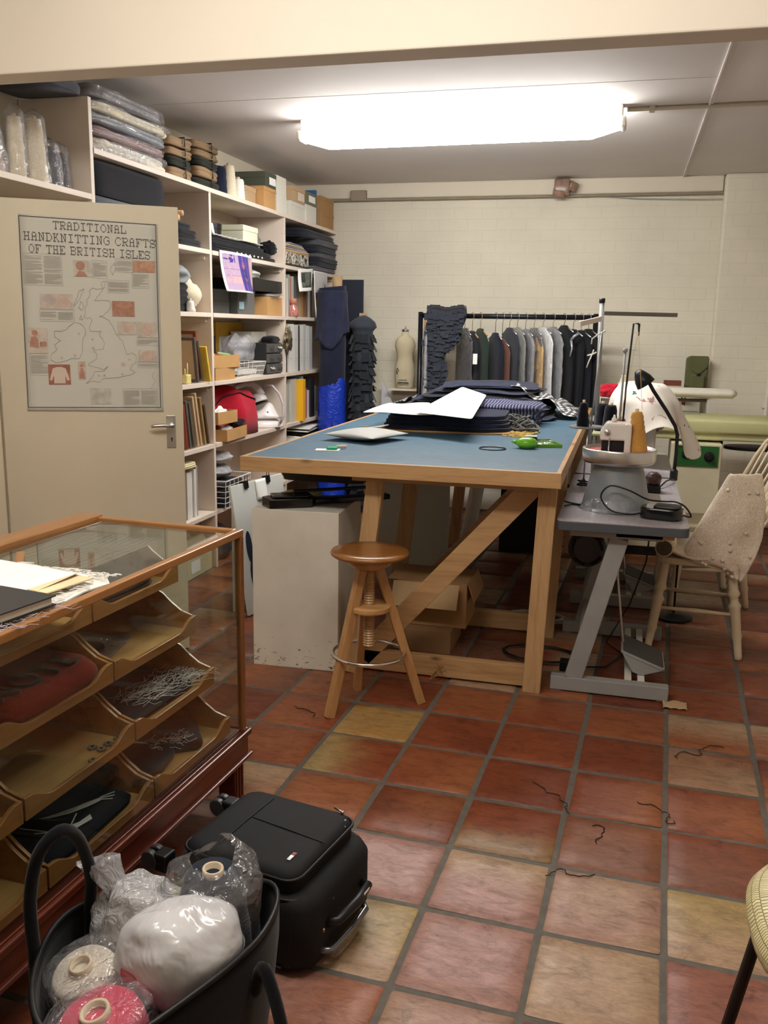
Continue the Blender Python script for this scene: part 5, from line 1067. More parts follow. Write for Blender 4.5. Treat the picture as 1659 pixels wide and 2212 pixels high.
# white paper sheet sloping down from the mound over the front stack
def papf(u, v):
    A, B_, Cc, D_ = Vector((-1.06, 4.66, 1.094)), Vector((-.717, 4.46, 1.09)), Vector((-.80, 5.50, 1.128)), Vector((-.955, 5.52, 1.172))
    p = A.lerp(B_, u).lerp(D_.lerp(Cc, u), v); p.z += .018*math.sin(PI*v)*math.sin(PI*u)+.012*v
    return p
drape('pattern_paper_sheet', 'white paper sheet tilted up against the navy mound on the table', 'paper', papf, 14, 12, M_paper, .0015)
def papf2(u, v):
    A, B_, Cc, D_ = Vector((-1.33, 4.60, 1.088)), Vector((-.95, 4.64, 1.088)), Vector((-1.12, 5.36, 1.09)), Vector((-1.36, 5.30, 1.086))
    p = A.lerp(B_, u).lerp(D_.lerp(Cc, u), v); p.z += .004*math.sin(6*u+3*v); return p
drape('pattern_paper_sheet', 'large white paper sheet lying across the front navy stack on the table', 'paper', papf2, 14, 12, M_paper, .0015)
# tangles of yarn
def tangle(name, label, cx, cy, z0, rx, ry, h, m, n, r, seed):
    g = G(); rr = random.Random(seed)
    for k in range(n):
        a = rr.random()*6.3; q = rr.random()**.5*.8; c = Vector((cx+rx*q*math.cos(a), cy+ry*q*math.sin(a), 0)); P = []; R1 = rr.uniform(.25, .6); ph = rr.random()*6
        for i in range(12):
            b = ph+i*.55; P.append(Vector((c.x+rx*R1*math.cos(b)*(1+.2*math.sin(b*2.3)), c.y+ry*R1*math.sin(b), z0+r+max(0, h*(1-q)*(.5+.5*math.sin(b*1.3+k))))))
        g.tube(P, r, 5)
    return g.ob(name, m, smooth=True, label=label, cat='yarn', kind='stuff')
tangle('yarn_tangle', 'tangled grey yarn heap at the front of the striped cloth', -.56, 5.12, TZ, .10, .13, .09, cloth('grey_yarn', C(92, 92, 88), .3), 46, .0055, 3)
tangle('thread_tangle', 'loose mustard thread tangle on the table beside the grey yarn', -.54, 4.98, TZ, .09, .2, .01, cloth('mustard_thread', C(190, 160, 84), .2), 40, .0022, 6)
g = G(); g.tube([(-1.43, 4.95, TZ+.0035), (-1.36, 4.90, TZ+.0035), (-1.27, 4.90, TZ+.0035), (-1.18, 4.86, TZ+.0035)], .0025, 5); g.ob('thread_strand', MATS['mustard_thread'], label='single mustard thread strand running from the navy stack to the left', cat='thread')
# zip pouch
po_ = T('padded_pouch', 'pale grey padded zip pouch on the left front of the blue table', 'pouch', (-1.235, 4.36, TZ+.001), R(-20))
def pouf(u, v):
    a = 2*PI*u; s = math.sin(PI*v)
    x = (v-.5)*.29; y = .16*math.cos(a)*(.92+.08*abs(2*v-1)); z = .028*math.sin(a)*max(.06, s**.6)+.03
    return Vector((x*(1+.06*abs(math.cos(a))), y, z))
g = G(); g.grid(pouf, 30, 14, True); g.b.faces.new(g.V[0][::-1]); g.b.faces.new(g.V[-1]); g.ob('pouch_body', mat('pale_grey_nylon', C(178, 178, 174), .6, .08, 8), po_, smooth=True)
g = G(); g.quad((-.15, .12, .03), (-.11, .20, .035), (.0, .20, .06), (.02, .10, .058)); g.ob('pouch_flap', MATS['pale_grey_nylon'], po_, solid=.004)
t = T('thread_card', 'white card with green thread near the front left table edge', 'thread card', (-1.285, 3.915, TZ+.001), R(12)); g = G(); g.box(-.06, .05, -.03, .03, 0, .0025); g.ob('white_card', M_paper, t); g = G(); g.box(-.01, .04, -.012, .045, .003, .016); g.ob('green_thread', mat('green_thread', C(20, 160, 110), .35), t, bev=.004); g = G(); g.tube([(.03, .05, .010), (.075, .065, .010)], .007, 8); g.ob('card_end', mat('peach_card', C(222, 190, 168), .7), t)
g = G(); g.tube([(-.58+.062*math.cos(a*PI/16), 4.245+.06*math.sin(a*PI/16), TZ+.0035) for a in range(32)], .003, 6, True); g.ob('elastic_band', M_black, label='black elastic loop lying on the blue table top', cat='elastic band')
pr_ = T('pear_pincushion', 'bright green pear shaped pin holder on the table', 'pincushion', (-.43, 4.33, TZ))
M_lime = mat('lime_plastic', C(110, 182, 40), .2, .05, 5, coat=.5)
g = G(); g.lathe([(0, 0), (.028, .002), (.043, .016), (.045, .030), (.036, .045), (.02, .053), (0, .055)], seg=24, sx=1.15); g.ob('pear_body', M_lime, pr_, smooth=True); g = G(); g.tube([(-.045, 0, .028), (-.075, -.004, .03)], [.014, .002], 8); g.ob('pear_tip', M_lime, pr_, smooth=True)
pb = opentray('pin_box', 'open green box of silver pins behind the green pear', 'pin box', -.455, -.30, 4.38, 4.60, TZ, TZ+.016, mat('leaf_green_plastic', C(96, 142, 48), .35), R(20))
g = G(); rr = random.Random(2)
for k in range(90):
    p = Vector((-.38+rr.uniform(-.05, .05), 4.49+rr.uniform(-.07, .07), TZ+.006+rr.random()*.014)); a = rr.random()*6; d = Vector((math.cos(a), math.sin(a), rr.uniform(-.2, .2)))*.013
    g.tube([p-d, p+d], .0007, 4)
g.ob('pins', M_chrome, kind='stuff', label='silver dressmaking pins heaped in the green box', cat='pins')
cbx('bobbin_case', 'small black and silver bobbin case in the green pin box', 'bobbin', -.46, -.40, 4.55, 4.60, TZ+.018, TZ+.036, M_black, .006, M_steel)
# ---------------------------------------------------------------- under the cutting table
bk = T('paper_trimmer', 'long black trimmer with an angular head on top of the white plinth', 'trimmer', (-1.43, 3.79, .733), R(38))
g = G(); g.prism([(-.11, -.06), (.08, -.085), (.11, -.05), (.11, .02), (-.09, .05), (-.12, .03)], 0, .042); g.prism([(-.09, -.05), (.07, -.07), (.09, -.04), (.09, .01), (-.08, .04)], .042, .055); g.ob('trimmer_head', mat('gloss_black', C(16, 16, 18), .18, .1, coat=.3), bk, bev=.004)
g = G(); g.box(.10, .48, -.045, .02, .006, .03); g.ob('trimmer_arm', MATS['gloss_black'], bk, bev=.004)
g = G(); g.box(.02, .38, -.01, .015, .056, .068); g.ob('trimmer_rail', M_black, bk, bev=.003)
fold('yellow_pad', 'pale yellow pad lying behind the black trimmer on the plinth', 'pad', -1.55, -1.36, 3.90, 4.075, .733, .752, mat('pad_yellow', C(226, 212, 152), .7), 2, .002, 5, rag=.001, rot=R(-8))
fold('cushion', 'dark grey flat cushion at the back of the white plinth', 'cushion', -1.58, -1.15, 4.03, 4.26, .802, .88, cloth('taupe_cushion', C(72, 66, 64)), 1, .02, 8, dome=.02)
wb = T('drawing_board', 'white board with black clips leaning between the plinth and the wire drawer', 'board', (-1.815, 4.56, .006), (R(0), R(-9), R(-10)))
g = G(); g.box(-.008, .008, -.26, .26, 0, .70); g.ob('board_sheet', mat('board_white', C(214, 216, 210), .6, .05, 5), wb, bev=.002)
for y in (-.12, .10): g = G(); g.box(-.014, .016, y-.018, y+.018, .67, .71); g.tube([(.014, y-.012, .705), (.02, y-.01, .74), (.02, y+.01, .74), (.014, y+.012, .705)], .002, 5); g.ob('bulldog_clip', M_black, wb)
g = G(); g.grid(lambda u, v: Vector((.010+.012*math.sin(PI*u)*v, -.03+.11*u, .70-.11*v)), 8, 8); g.ob('pinned_note', M_paper, wb, smooth=True, solid=.001)
g = G(); g.lathe([(0, 0), (.045, 0), (.045, .002), (0, .002)], (.0085, -.17, .36), 16, (0, PI/2, 0), 1.9, .6); g.lathe([(0, 0), (.04, 0), (.04, .002), (0, .002)], (.0085, -.16, .20), 16, (0, PI/2, 0), 2.2, .8); g.ob('painted_mark', mat('ink_blue', C(34, 42, 62), .6), wb)
cbx('narrow_board', 'plain buff board leaning behind the white drawing board', 'board', -1.975, -1.962, 4.36, 4.78, 0, .57, mat('buff_board2', C(206, 200, 184), .7))
for k, (x, y, h, l) in enumerate(((-1.37, 5.36, .86, 'tall pale carton under the table left of the dark rear legs'), (-1.10, 5.20, .72, 'second pale carton under the table, right of the taller one'))):
    cbx('tall_carton', l, 'carton', x-.13, x+.12, y-.1, y+.15, 0, h, mat('pale_carton', C(176, 172, 160), .8, .06), group='tall cartons under the table')
g = G(); g.tube([(-1.0, 6.1, .02), (-.90, 6.3, .80)], .05, 16); g.ob('white_roll', M_wbox, smooth=True, label='white paper roll leaning under the far end of the table', cat='roll')
cbx('black_portfolio', 'black portfolio case leaning under the far half of the table', 'case', -.78, -.42, 6.22, 6.26, 0, .62, M_black, rot=R(10))
bx_ = cbx('shipping_box', 'large brown cardboard box with open flaps under the table', 'box', -1.0, -.66, 4.13, 4.40, .112, .33, M_brownbox, rot=R(0))
g = G(); g.box(-.22, .17, -.13, .15, .219, .223); g.ob('box_flap', M_brownbox, bx_)
g = G(); g.beam((-.02, -.175, .225), (-.02, -.24, .12), .32, .004, (0, 1, 0)); g.ob('box_flap', mat('pale_flap', C(190, 158, 116), .85, .08), bx_)
g = G(); g.beam((.172, .03, .222), (.205, .03, .13), .3, .004, (1, 0, 0)); g.ob('box_flap', M_brownbox, bx_)
cbx('shipping_box', 'flatter brown carton underneath the large flapped box', 'box', -1.0, -.72, 4.06, 4.36, 0, .11, mat('flat_carton', C(156, 118, 82), .85, .1))
# cable coil on the rear foot rail
def coil(name, label, c, R0, n, m, r, seed, flat=.4, cat='cable'):
    g = G(); rr = random.Random(seed)
    P = []
    for k in range(n*14):
        a = 2*PI*k/14; q = R0*(1+.16*math.sin(k*.37+seed)+.05*rr.random()); P.append(Vector((c[0]+q*math.cos(a), c[1]+q*flat*1.6*math.sin(a), c[2]+r+.004*(k/14)+.012*abs(math.sin(k*.21)))))
    g.tube(P, r, 6); return g.ob(name, m, smooth=True, label=label, cat=cat)
coil('white_cable', 'coiled white cable lying by the rear foot rail of the table', (-.36, 4.72, .0), .14, 5, M_white, .005, 2)
coil('black_cable', 'black cable looping across the tiles under the table', (-.28, 4.16, .0), .17, 2, M_black, .0045, 6)
t = T('parcel_label_tag', 'frayed raffia scrap tied to the front foot rail of the table', 'scrap', (-.70, 3.704, .055))
g = G(); rr = random.Random(7)
for k in range(22): a = rr.uniform(-1.3, 1.3); g.tube([(rr.uniform(-.02, .02), -.003, rr.uniform(-.02, .02)), (.045*math.sin(a), -.012, .035*math.cos(a*1.6)-.03*(k % 2))], .0016, 4)
g.ob('raffia', mat('raffia_m', C(150, 112, 66), .8), t)
cbx('plug_adaptor', 'white plug adaptor on the tiles beside the sewing table foot', 'plug', .005, .055, 3.86, 3.90, .0, .03, M_white)
cbx('power_adaptor', 'black power adaptor on the tiles behind the slanted sewing table leg', 'adaptor', -.20, -.10, 4.0, 4.06, 0, .045, M_black)
g = G(); g.tube([(-.1, 4.03, .02), (.0, 4.1, .006), (.08, 4.3, .006), (.0, 4.45, .006), (.1, 4.5, .2), (.16, 4.4, .45), (.17, 4.38, .69)], .004, 6); g.ob('black_cable', M_black, smooth=True, label='black cable rising from the adaptor under the sewing table top', cat='cable')
# ---------------------------------------------------------------- industrial sewing tables
t_ = NT('grey_laminate'); v = t_.map((6, 1, 1)); t_.link(t_.ramp(t_.noise(v, 12, 5), [(.3, C(150, 143, 148)), (.7, C(172, 165, 168))]), t_.b.inputs['Base Color']); t_.set(Roughness=.4); M_lam = t_.m
M_edge = mat('dark_grey_edge', C(78, 82, 88), .5, .05)
def rrect(x0, x1, y0, y1, r, n=5):
    P = []
    for cx, cy, a0 in ((x1-r, y1-r, 0), (x0+r, y1-r, 90), (x0+r, y0+r, 180), (x1-r, y0+r, 270)):
        for k in range(n+1): a = R(a0+90*k/n); P.append((cx+r*math.cos(a), cy+r*math.sin(a)))
    return P
def sew_table(name, label, x, y, L):
    s = T(name, label, 'sewing table', (x, y, 0)); W = .262
    g = G(); g.prism(rrect(-W, W, 0, L, .03), .725, .762); g.ob('table_edge', M_edge, s, bev=.002)
    g = G(); g.prism(rrect(-W+.001, W-.001, .001, L-.001, .03), .762, .765); g.ob('table_top', M_lam, s)
    for yy in (.09, L-.40):
        g = G(); g.beam((-.255, yy, .035), (.235, yy, .035), .05, .06); g.ob('foot_bar', M_greyf, s, bev=.003)
        for xx in (-.232, .21): g = G(); g.box(xx-.02, xx+.02, yy-.02, yy+.02, 0, .008); g.ob('foot_pad', M_greyf, s)
        g = G(); g.beam((-.16, yy, .06), (-.005, yy, .69), .045, .075, (1, 0, 0)); g.ob('slanted_leg', M_greyf, s, bev=.004)
        g = G(); g.box(-.21, .17, yy-.03, yy+.03, .69, .724); g.ob('top_bracket', M_greyf, s, bev=.006)
    g = G(); g.beam((-.14, .09, .16), (-.14, L-.40, .16), .03, .05); g.ob('stretcher', M_greyf, s, bev=.003)
    g = G(); g.box(-.02, .21, .06, L-.1, .700, .724); g.ob('drawer_board', M_pine, s)
    for xx in (.07, .125): g = G(); g.beam((xx, .09, .05), (xx, L-.40, .05), .03, .012); g.ob('pedal_rail', M_wbox, s, bev=.002)
    p = G(); m = Matrix.Translation((.13, .32, .13)) @ Euler((0, R(20), 0)).to_matrix().to_4x4()
    P_ = rrect(-.10, .10, -.12, .12, .015)
    p.prism(P_, -.012, 0, m); pd = p.ob('foot_pedal', M_greyf, s, bev=.003)
    g = G(); g.prism(rrect(-.092, .092, -.112, .112, .012), 0, .003, m); g.ob('pedal_pad', mat('pedal_rubber', C(72, 70, 66), .8, .1), pd)
    for yy in (-.115, .115): g = G(); g.prism([(-.09, -.012), (.09, -.012), (.02, -.07), (-.02, -.07)], yy-.004, yy+.004, m, 'xz'); g.ob('pedal_bracket', M_greyf, pd)
    g = G(); g.tube([(.045, .32, .14), (.0, .34, .45), (-.02, .34, .69)], .005, 6); g.ob('treadle_rod', M_steel, s)
    mo = G(); mo.lathe([(0, -.11), (.08, -.11), (.085, -.09), (.085, .1), (.06, .12), (0, .12)], (-.14, .42, .58), 22, (PI/2, 0, 0)); mm = mo.ob('motor', M_smoke2, s, smooth=False, bev=.004)
    for k in range(5): g = G(); g.tube([(-.14+.07*math.cos(a), .42-.122, .58+.07*math.sin(a)) for a in [2*PI*(k+q/6)/5 for q in range(5)]], .006, 5); g.ob('motor_vent', M_black, mm)
    return s
s1 = sew_table('sewing_table', 'grey laminate sewing machine table holding the grey conical linking machine', .0305, 3.70, 1.29)
s2 = sew_table('sewing_table', 'second grey sewing table behind, under the cloth covered machine', .035, 5.03, 1.05)
# linking machine: grey cone with an aluminium dial
lk = T('linking_machine', 'grey conical linking machine with an aluminium dial and white head', 'knitting machine', (0.0, 4.06, .766))
M_gc = mat('slate_grey_paint', C(128, 134, 138), .3, .05, 5, coat=.3)
g = G(); g.lathe([(0, 0), (.165, 0), (.155, .006), (.148, .012), (.112, .165), (.104, .19), (.11, .195), (0, .195)], seg=40); g.ob('cone_body', M_gc, lk, smooth=True, bev=.002)
g = G(); g.lathe([(0, .19), (.118, .195), (.148, .203), (.157, .212), (.158, .262), (.152, .266), (.146, .258), (.125, .245), (.0, .243)], seg=48); g.ob('dial', mat('aluminium', (.72, .72, .72, 1), .28, .05, 30, metal=1), lk, smooth=True, bev=.002)
g = G(); g.lathe([(.122, .2465), (.130, .250), (.138, .2545), (.132, .2515)], seg=40); g.ob('dial_stripe', mat('dial_red', C(176, 70, 62), .5), lk)
M_wh = mat('warm_white_enamel', C(222, 216, 208), .3, .04, 4, coat=.3)
def bh(*q): g = G(); g.box(*q); return g
hd_ = G(); hd_.prism([(-.085, .30), (.03, .30), (.045, .34), (.03, .375), (-.06, .378), (-.085, .34)], -.055, .06, axes='xz'); h_ = hd_.ob('machine_head', M_wh, lk, bev=.01, seg=3)
g = G(); g.lathe([(.012, 0), (.012, .012), (.006, .02), (.004, .03), (0, .03)], (-.03, 0, .378), 14); g.ob('oil_cap', M_wh, h_, smooth=True)
g = G(); g.lathe([(.012, 0), (.012, .012), (.008, .016), (0, .016)], (-.055, -.056, .338), 14, (PI/2, 0, 0)); g.ob('tension_knob', M_steel, h_, smooth=True)
g = bh(.018, .046, -.057, .04, .245, .375); g.ob('head_column', M_wh, lk, bev=.006)
g = bh(-.078, .02, -.04, .045, .244, .30); g.ob('head_mechanism', M_black, lk, bev=.005)
g = G(); g.tube([(-.045, -.06, .315), (-.045, -.064, .25), (-.03, -.072, .235)], .003, 6); g.ob('needle_bar', M_steel, lk)
g = bh(.0465, .048, -.05, -.015, .33, .365); g.ob('red_badge', mat('badge_brick', C(176, 80, 70), .4), lk)
g = G(); g.grid(lambda u, v: (lambda a, r: Vector((r*math.cos(a), r*math.sin(a), max(.002, .003+.012*noise.noise(Vector((a*3, v*4, 1))) + .05*max(0, 1-v*1.6)))))(-2.6+1.4*u, .152-.008+.035*v+.006*noise.noise(Vector((u*8, v*5, 3)))), 30, 6); g.ob('plastic_skirt', M_clear, lk, smooth=True)
cone('yarn_cone', 'mustard yarn cone standing on the dial of the linking machine', (.078, 4.05, 1.013), .040, .024, .178, cloth('mustard_yarn', C(196, 146, 76), .15, 300), ridges=14, seed=3, rot=(R(0), R(-5), 0))
# control pedal box and cable on the table
fp = T('foot_control', 'black foot control with coiled flex at the front corner of the sewing table', 'foot control', (.188, 3.885, .766), R(-12))
g = G(); g.prism(rrect(-.085, .085, -.06, .06, .045), 0, .048); g.ob('control_body', mat('gloss_black2', C(14, 14, 16), .15, .1, coat=.4), fp, bev=.006)
g = G(); g.prism(rrect(-.03, .075, -.05, .05, .02), .0485, .056); g.ob('control_plate', M_black, fp, bev=.003)
g = G(); P = [(-.07, .0, .02), (-.12, -.03, .008), (-.20, -.05, .02), (-.245, -.055, .075), (-.21, -.05, .125), (-.13, -.04, .11), (-.06, -.01, .075), (.0, .03, .066), (.05, .02, .07), (.09, .03, .05), (.11, .06, .006), (.06, .10, .006)]
Q = []
for i in range(len(P)-1):
    for t in (0, .25, .5, .75):
        p0, p1, p2, p3 = [Vector(P[max(0, min(len(P)-1, i+k))]) for k in (-1, 0, 1, 2)]
        Q.append(.5*((2*p1)+(p2-p0)*t+(2*p0-5*p1+4*p2-p3)*t*t+(3*p1-p0-3*p2+p3)*t**3))
g.tube(Q, .0035, 6); g.ob('flex', M_black, fp, smooth=True)
g = G(); g.tube([(-.218, 3.99, .772), (-.19, 4.02, .774), (-.13, 4.03, .7725), (-.2, 4.08, .7705), (-.225, 4.11, .771)], .0035, 6); g.ob('black_cable', M_black, smooth=True, label='short black cable lying left of the conical machine on the table', cat='cable')
g = G(); g.tube([(-.1, 4.62, .77), (-.17, 4.60, .78), (-.19, 4.55, .80), (-.15, 4.50, .805), (-.08, 4.5, .79)], .0035, 6); g.ob('black_cable', M_black, smooth=True, label='looped black cable on the table behind the conical machine', cat='cable')
# spool stand with disc
ss = T('spool_stand', 'tall rod with a round disc holding a black thread cone beside the table edge', 'spool stand', (-.165, 4.62, .766))
g = G(); g.lathe([(0, 0), (.035, 0), (.03, .008), (.012, .014), (.008, .03), (0, .03)], seg=20); g.ob('stand_base', M_black, ss, smooth=True)
g = G(); g.tube([(0, 0, .02), (.008, 0, .32)], .0045, 8); g.tube([(.02, .0, .30), (.045, 0, .76)], .0042, 8); g.ob('rod', M_steel, ss, smooth=True)
g = G(); g.lathe([(0, .29), (.085, .29), (.088, .294), (.085, .299), (0, .299)], seg=32); g.ob('disc', mat('grey_disc', C(120, 120, 118), .4), ss, smooth=False)
g = G(); g.tube([(.045, 0, .755), (.03, 0, .75), (-.0, .0, .725), (-.002, 0, .70)], .0035, 6); g.tube([(.045, 0, .755), (.06, 0, .765)], .005, 6); g.ob('thread_guide', M_white, ss, smooth=True)
cone('thread_cone', 'black thread cone with a yellow top on the round disc', (-.185, 4.60, 1.066), .030, .018, .115, cloth('black_thread', C(16, 17, 24), .2, 400), core=True, cat='thread cone')
# thread cones on the overlocker's stand
M_yc = mat('yellow_core', C(214, 180, 60), .5)
for k, (x, y, z, c, l) in enumerate(((-.105, 5.21, .984, C(24, 26, 38), 'navy thread cone on the rear stand beside the covered machine'), (-.06, 5.12, .984, C(20, 21, 28), 'black thread cone on the rear stand, nearer the table edge'), (-.0, 5.215, .984, C(40, 110, 60), 'small green thread spool on the rear stand'), (.0, 5.13, .984, C(196, 40, 56), 'small red thread spool at the front of the rear stand'))):
    cone('thread_cone', l, (x, y, z), .042 if k < 2 else .026, .03 if k < 2 else .022, .15 if k < 2 else .07, cloth('thr_%d' % k, c, .15, 400), cat='thread cone', group='threads on the rear stand')
rs = T('thread_stand', 'pale metal thread stand with tall rods behind the conical machine', 'thread stand', (-.06, 5.17, .766))
g = G(); g.box(-.09, .09, -.12, .10, .205, .217); g.ob('stand_tray', mat('pale_green_tray', C(176, 180, 140), .5, .06), rs, bev=.003)
for x, y in ((-.08, -.1), (.08, -.1), (-.08, .08), (.08, .08)): g = G(); g.box(x-.006, x+.006, y-.006, y+.006, 0, .205); g.ob('stand_leg', M_greyf, rs)
g = G(); g.tube([(-.075, .05, .21), (-.085, .05, .92)], .013, 10); g.ob('tall_rod', M_greyf, rs, smooth=True)
g = G(); g.tube([(-.085, .05, .915), (-.085, .05, .94)], .016, 10); g.ob('rod_cap', M_black, rs, smooth=True)
g = G(); g.beam((-.07, .05, .86), (.315, .06, .855), .008, .022); g.ob('thread_arm', mat('dark_bar', C(104, 96, 86), .45), rs, bev=.002)
g = G(); g.beam((-.085, .04, .83), (-.19, -.10, .80), .012, .028); g.ob('side_arm', M_shelf, rs, bev=.002)
g = G(); g.tube([(.05, -.05, .21), (.055, -.06, .66)], .006, 8); g.lathe([(0, 0), (.012, 0), (.012, .02), (0, .02)], (.055, -.06, .655), 10); g.ob('short_rod', M_greyf, rs, smooth=True)
g = G(); g.tube([(.055, -.06, .67), (.12, -.06, .665)], .0022, 5); g.ob('wire_arm', M_steel, rs)
br = T('black_thread_rod', 'thin black rod with a hooked top and peg above the conical machine', 'thread rod', (.005, 4.50, .766))
g = G(); g.lathe([(0, 0), (.03, 0), (.03, .01), (.008, .014), (0, .014)], seg=16); g.tube([(0, 0, .0), (.0, 0, .25), (.006, -.01, .5), (.02, -.02, .80), (.045, -.02, .80)], .0045, 8); g.ob('rod', M_black, br, smooth=True)
g = G(); g.tube([(.045, -.02, .80), (.047, -.02, .745)], [.006, .003], 6); g.ob('peg', M_black, br, smooth=True)
g = G(); g.tube([(.083, 4.05, 1.20), (.05, 4.48, 1.53)], .0009, 4); g.tube([(.05, 4.48, 1.53), (.0, 4.3, 1.18), (-.045, 4.0, 1.01), (-.05, 3.985, .96), (-.065, 3.94, .93)], .0009, 4); g.ob('thread_strand', MATS['mustard_thread'], label='mustard thread running from the yarn cone up to the hooked rod and down', cat='thread')
# white toile draped on the second machine
def toile(u, v):
    a = 2*PI*u; t = v; c, s = math.cos(a), math.sin(a)
    rx = .02+.11*min(1, t*2.2)**.6+.085*t; ry = .02+.15*min(1, t*2.2)**.6+.14*t
    fold_ = math.sin(a*5+1.2)*.6+math.sin(a*8+.5+t*2)*.4
    n = 1+.16*fold_*t**1.3+.10*noise.noise(Vector((c*2, s*2, t*2.2)))
    x = .085+rx*n*c+.085*t*max(0, c+.3)+.03*t; y = 5.62+ry*n*s
    z = 1.235-.03*min(1, t*2.2)-.40*max(0, t-.22)**1.15*(1.0+.35*math.cos(a*3+.8)*t)+.02*noise.noise(Vector((a*1.4, t*3, 4)))
    return Vector((x, y, max(z, .79)))
t_ = NT('printed_toile'); n = t_.noise(t_.map(), 11, 3, .5); n2 = t_.noise(t_.map((1, 1, 1)), 19, 2)
c_ = t_.mix(t_.ramp(n, [(.63, (0, 0, 0, 1)), (.66, (1, 1, 1, 1))]), C(228, 220, 210), C(166, 130, 128)); c_ = t_.mix(t_.ramp(n2, [(.69, (0, 0, 0, 1)), (.71, (1, 1, 1, 1))]), c_, C(60, 120, 96)); t_.link(c_, t_.b.inputs['Base Color']); t_.set(Roughness=.9)
g = G(); g.grid(toile, 64, 26, True); g.b.faces.new(g.V[0][::-1]); g.ob('white_cover_cloth', t_.m, smooth=True, sub=1, solid=.003, label='white printed cloth draped over the machine on the second sewing table', cat='cloth')
mc = T('overlocker', 'white sewing machine mostly hidden under the draped cloth', 'sewing machine', (.10, 5.62, .766)); g = G(); g.box(-.08, .10, -.14, .14, .0, .25); g.ob('machine_body', M_wh, mc, bev=.02); g = G(); g.box(-.02, .08, -.2, .2, .25, .40); g.ob('machine_arm', M_wh, mc, bev=.03)
# black gooseneck lamp
gl_ = T('gooseneck_lamp', 'black gooseneck lamp clamped behind the conical machine', 'lamp', (.285, 4.945, .766))
g = G(); g.lathe([(0, 0), (.02, 0), (.02, .05), (.012, .06), (0, .06)], seg=14); g.ob('clamp', M_black, gl_)
g = G(); g.tube([(0, 0, .04), (.004, 0, .14), (.002, 0, .24), (-.012, 0, .285), (-.06, 0, .36), (-.135, 0, .465), (-.165, 0, .515), (-.19, 0, .54), (-.215, 0, .542)], .0095, 10); g.ob('neck', M_black, gl_, smooth=True)
g = G(); g.lathe([(0, .0), (.016, .0), (.030, .022), (.044, .052), (.050, .085), (.046, .083), (.0, .04)], (-.222, -.01, .565), 24, (R(185), R(-35), 0)); g.ob('lamp_shade', M_black, gl_, smooth=True)
for k, (x, y, l) in enumerate(((.17, 4.55, 'squat black motor box on the sewing table behind the dial'), )):
    cbx('motor_box', l, 'motor', x-.03, x+.035, y-.05, y+.05, .766, .80, M_black, 0); crumple('brown_bobbin', 'brown cloth wrapped coupling on the black motor box', 'coupling', (x, y, .801), .038, .045, .035, mat('brown_leather', C(74, 50, 46), .4), 3, .2)
g = G(); g.tube([(.2, 4.62, .772), (.24, 4.75, .79), (.27, 4.85, .785), (.285, 4.9, .775)], .004, 6); g.ob('black_cable', M_black, smooth=True, label='black cable between the motor box and the gooseneck lamp clamp', cat='cable')
cbx('table_insert', 'dark metal cover plate strip on the sewing table behind the dial', 'plate', .13, .2, 4.05, 4.45, .766, .769, mat('brown_plate', C(126, 116, 104), .35))
# machine cabinet with green control panel and ironing table
mk = T('steam_boiler_cabinet', 'cream steam cabinet with a green control panel behind the sewing tables', 'cabinet', (.54, 6.55, 0))
M_crm = mat('cream_enamel', C(214, 206, 174), .4, .05, 4)
g = G(); g.box(-.20, .125, -.15, .25, .06, .80); g.ob('cabinet_body', M_crm, mk, bev=.006)
g = G(); g.box(-.55, .125, -.14, .25, .0, .06); g.ob('cabinet_plinth', M_black, mk); g = G(); g.box(-.55, -.205, -.14, .25, .062, .20); g.ob('side_duct', M_crm, mk, bev=.006)
g = G(); g.box(-.165, .105, -.156, -.15, .645, .785); cpn = g.ob('control_panel', mat('panel_green', C(38, 96, 44), .4, .06), mk, bev=.001)
g = G(); g.box(-.128, -.092, -.166, -.156, .705, .745); g.ob('rocker_switch', M_black, cpn, bev=.003)
g = G(); g.lathe([(.034, 0), (.034, .008), (.020, .010), (.018, .024), (0, .024)], (.045, -.156, .715), 24, (PI/2, 0, 0)); g.ob('dial_knob', M_black, cpn, bev=.001)
g = G(); g.lathe([(.007, 0), (.007, .005), (0, .006)], (-.04, -.156, .725), 12, (PI/2, 0, 0)); g.ob('indicator_light', mat('dull_red', C(120, 40, 36), .3), cpn)
g = G(); g.box(-.155, -.06, -.1568, -.156, .770, .778); g.ob('panel_print', mat('dark_green_print', C(22, 60, 26), .5), cpn)
it = T('ironing_table', 'padded pale green ironing table top along the right of the back wall', 'ironing table', (.8, 6.75, 0))
M_pg = mat('pale_green_cotton', C(190, 188, 138), .85, .06, 5)
g = G(); g.prism(rrect(-.62, .75, -.28, .28, .06), .86, .955); g.ob('padded_top', M_pg, it, bev=.02, seg=3, smooth=True)
g = G(); g.prism(rrect(-.6, .73, -.26, .26, .06), .815, .862); g.ob('top_frame', MATS['pale_green_cotton'], it, bev=.01)
for x in (-.1, .66): g = G(); g.box(x-.02, x+.02, .18, .22, 0, .815); g.ob('leg', M_black, it)
g = G(); g.lathe([(0, 0), (.14, 0), (.14, .02), (0, .02)], (.10, -.02, .74), 24, sx=1.4); g.ob('under_tray', M_black, it)
crumple('dark_red_cloth', 'dark red cloth scrap at the right end of the ironing table', 'cloth', (1.08, 6.75, .956), .07, .09, .035, cloth('maroon_cloth', C(86, 40, 40)), 3, .4)
sb = T('sleeve_board', 'long white padded sleeve board standing above the ironing table', 'ironing board', (.485, 6.95, .956))
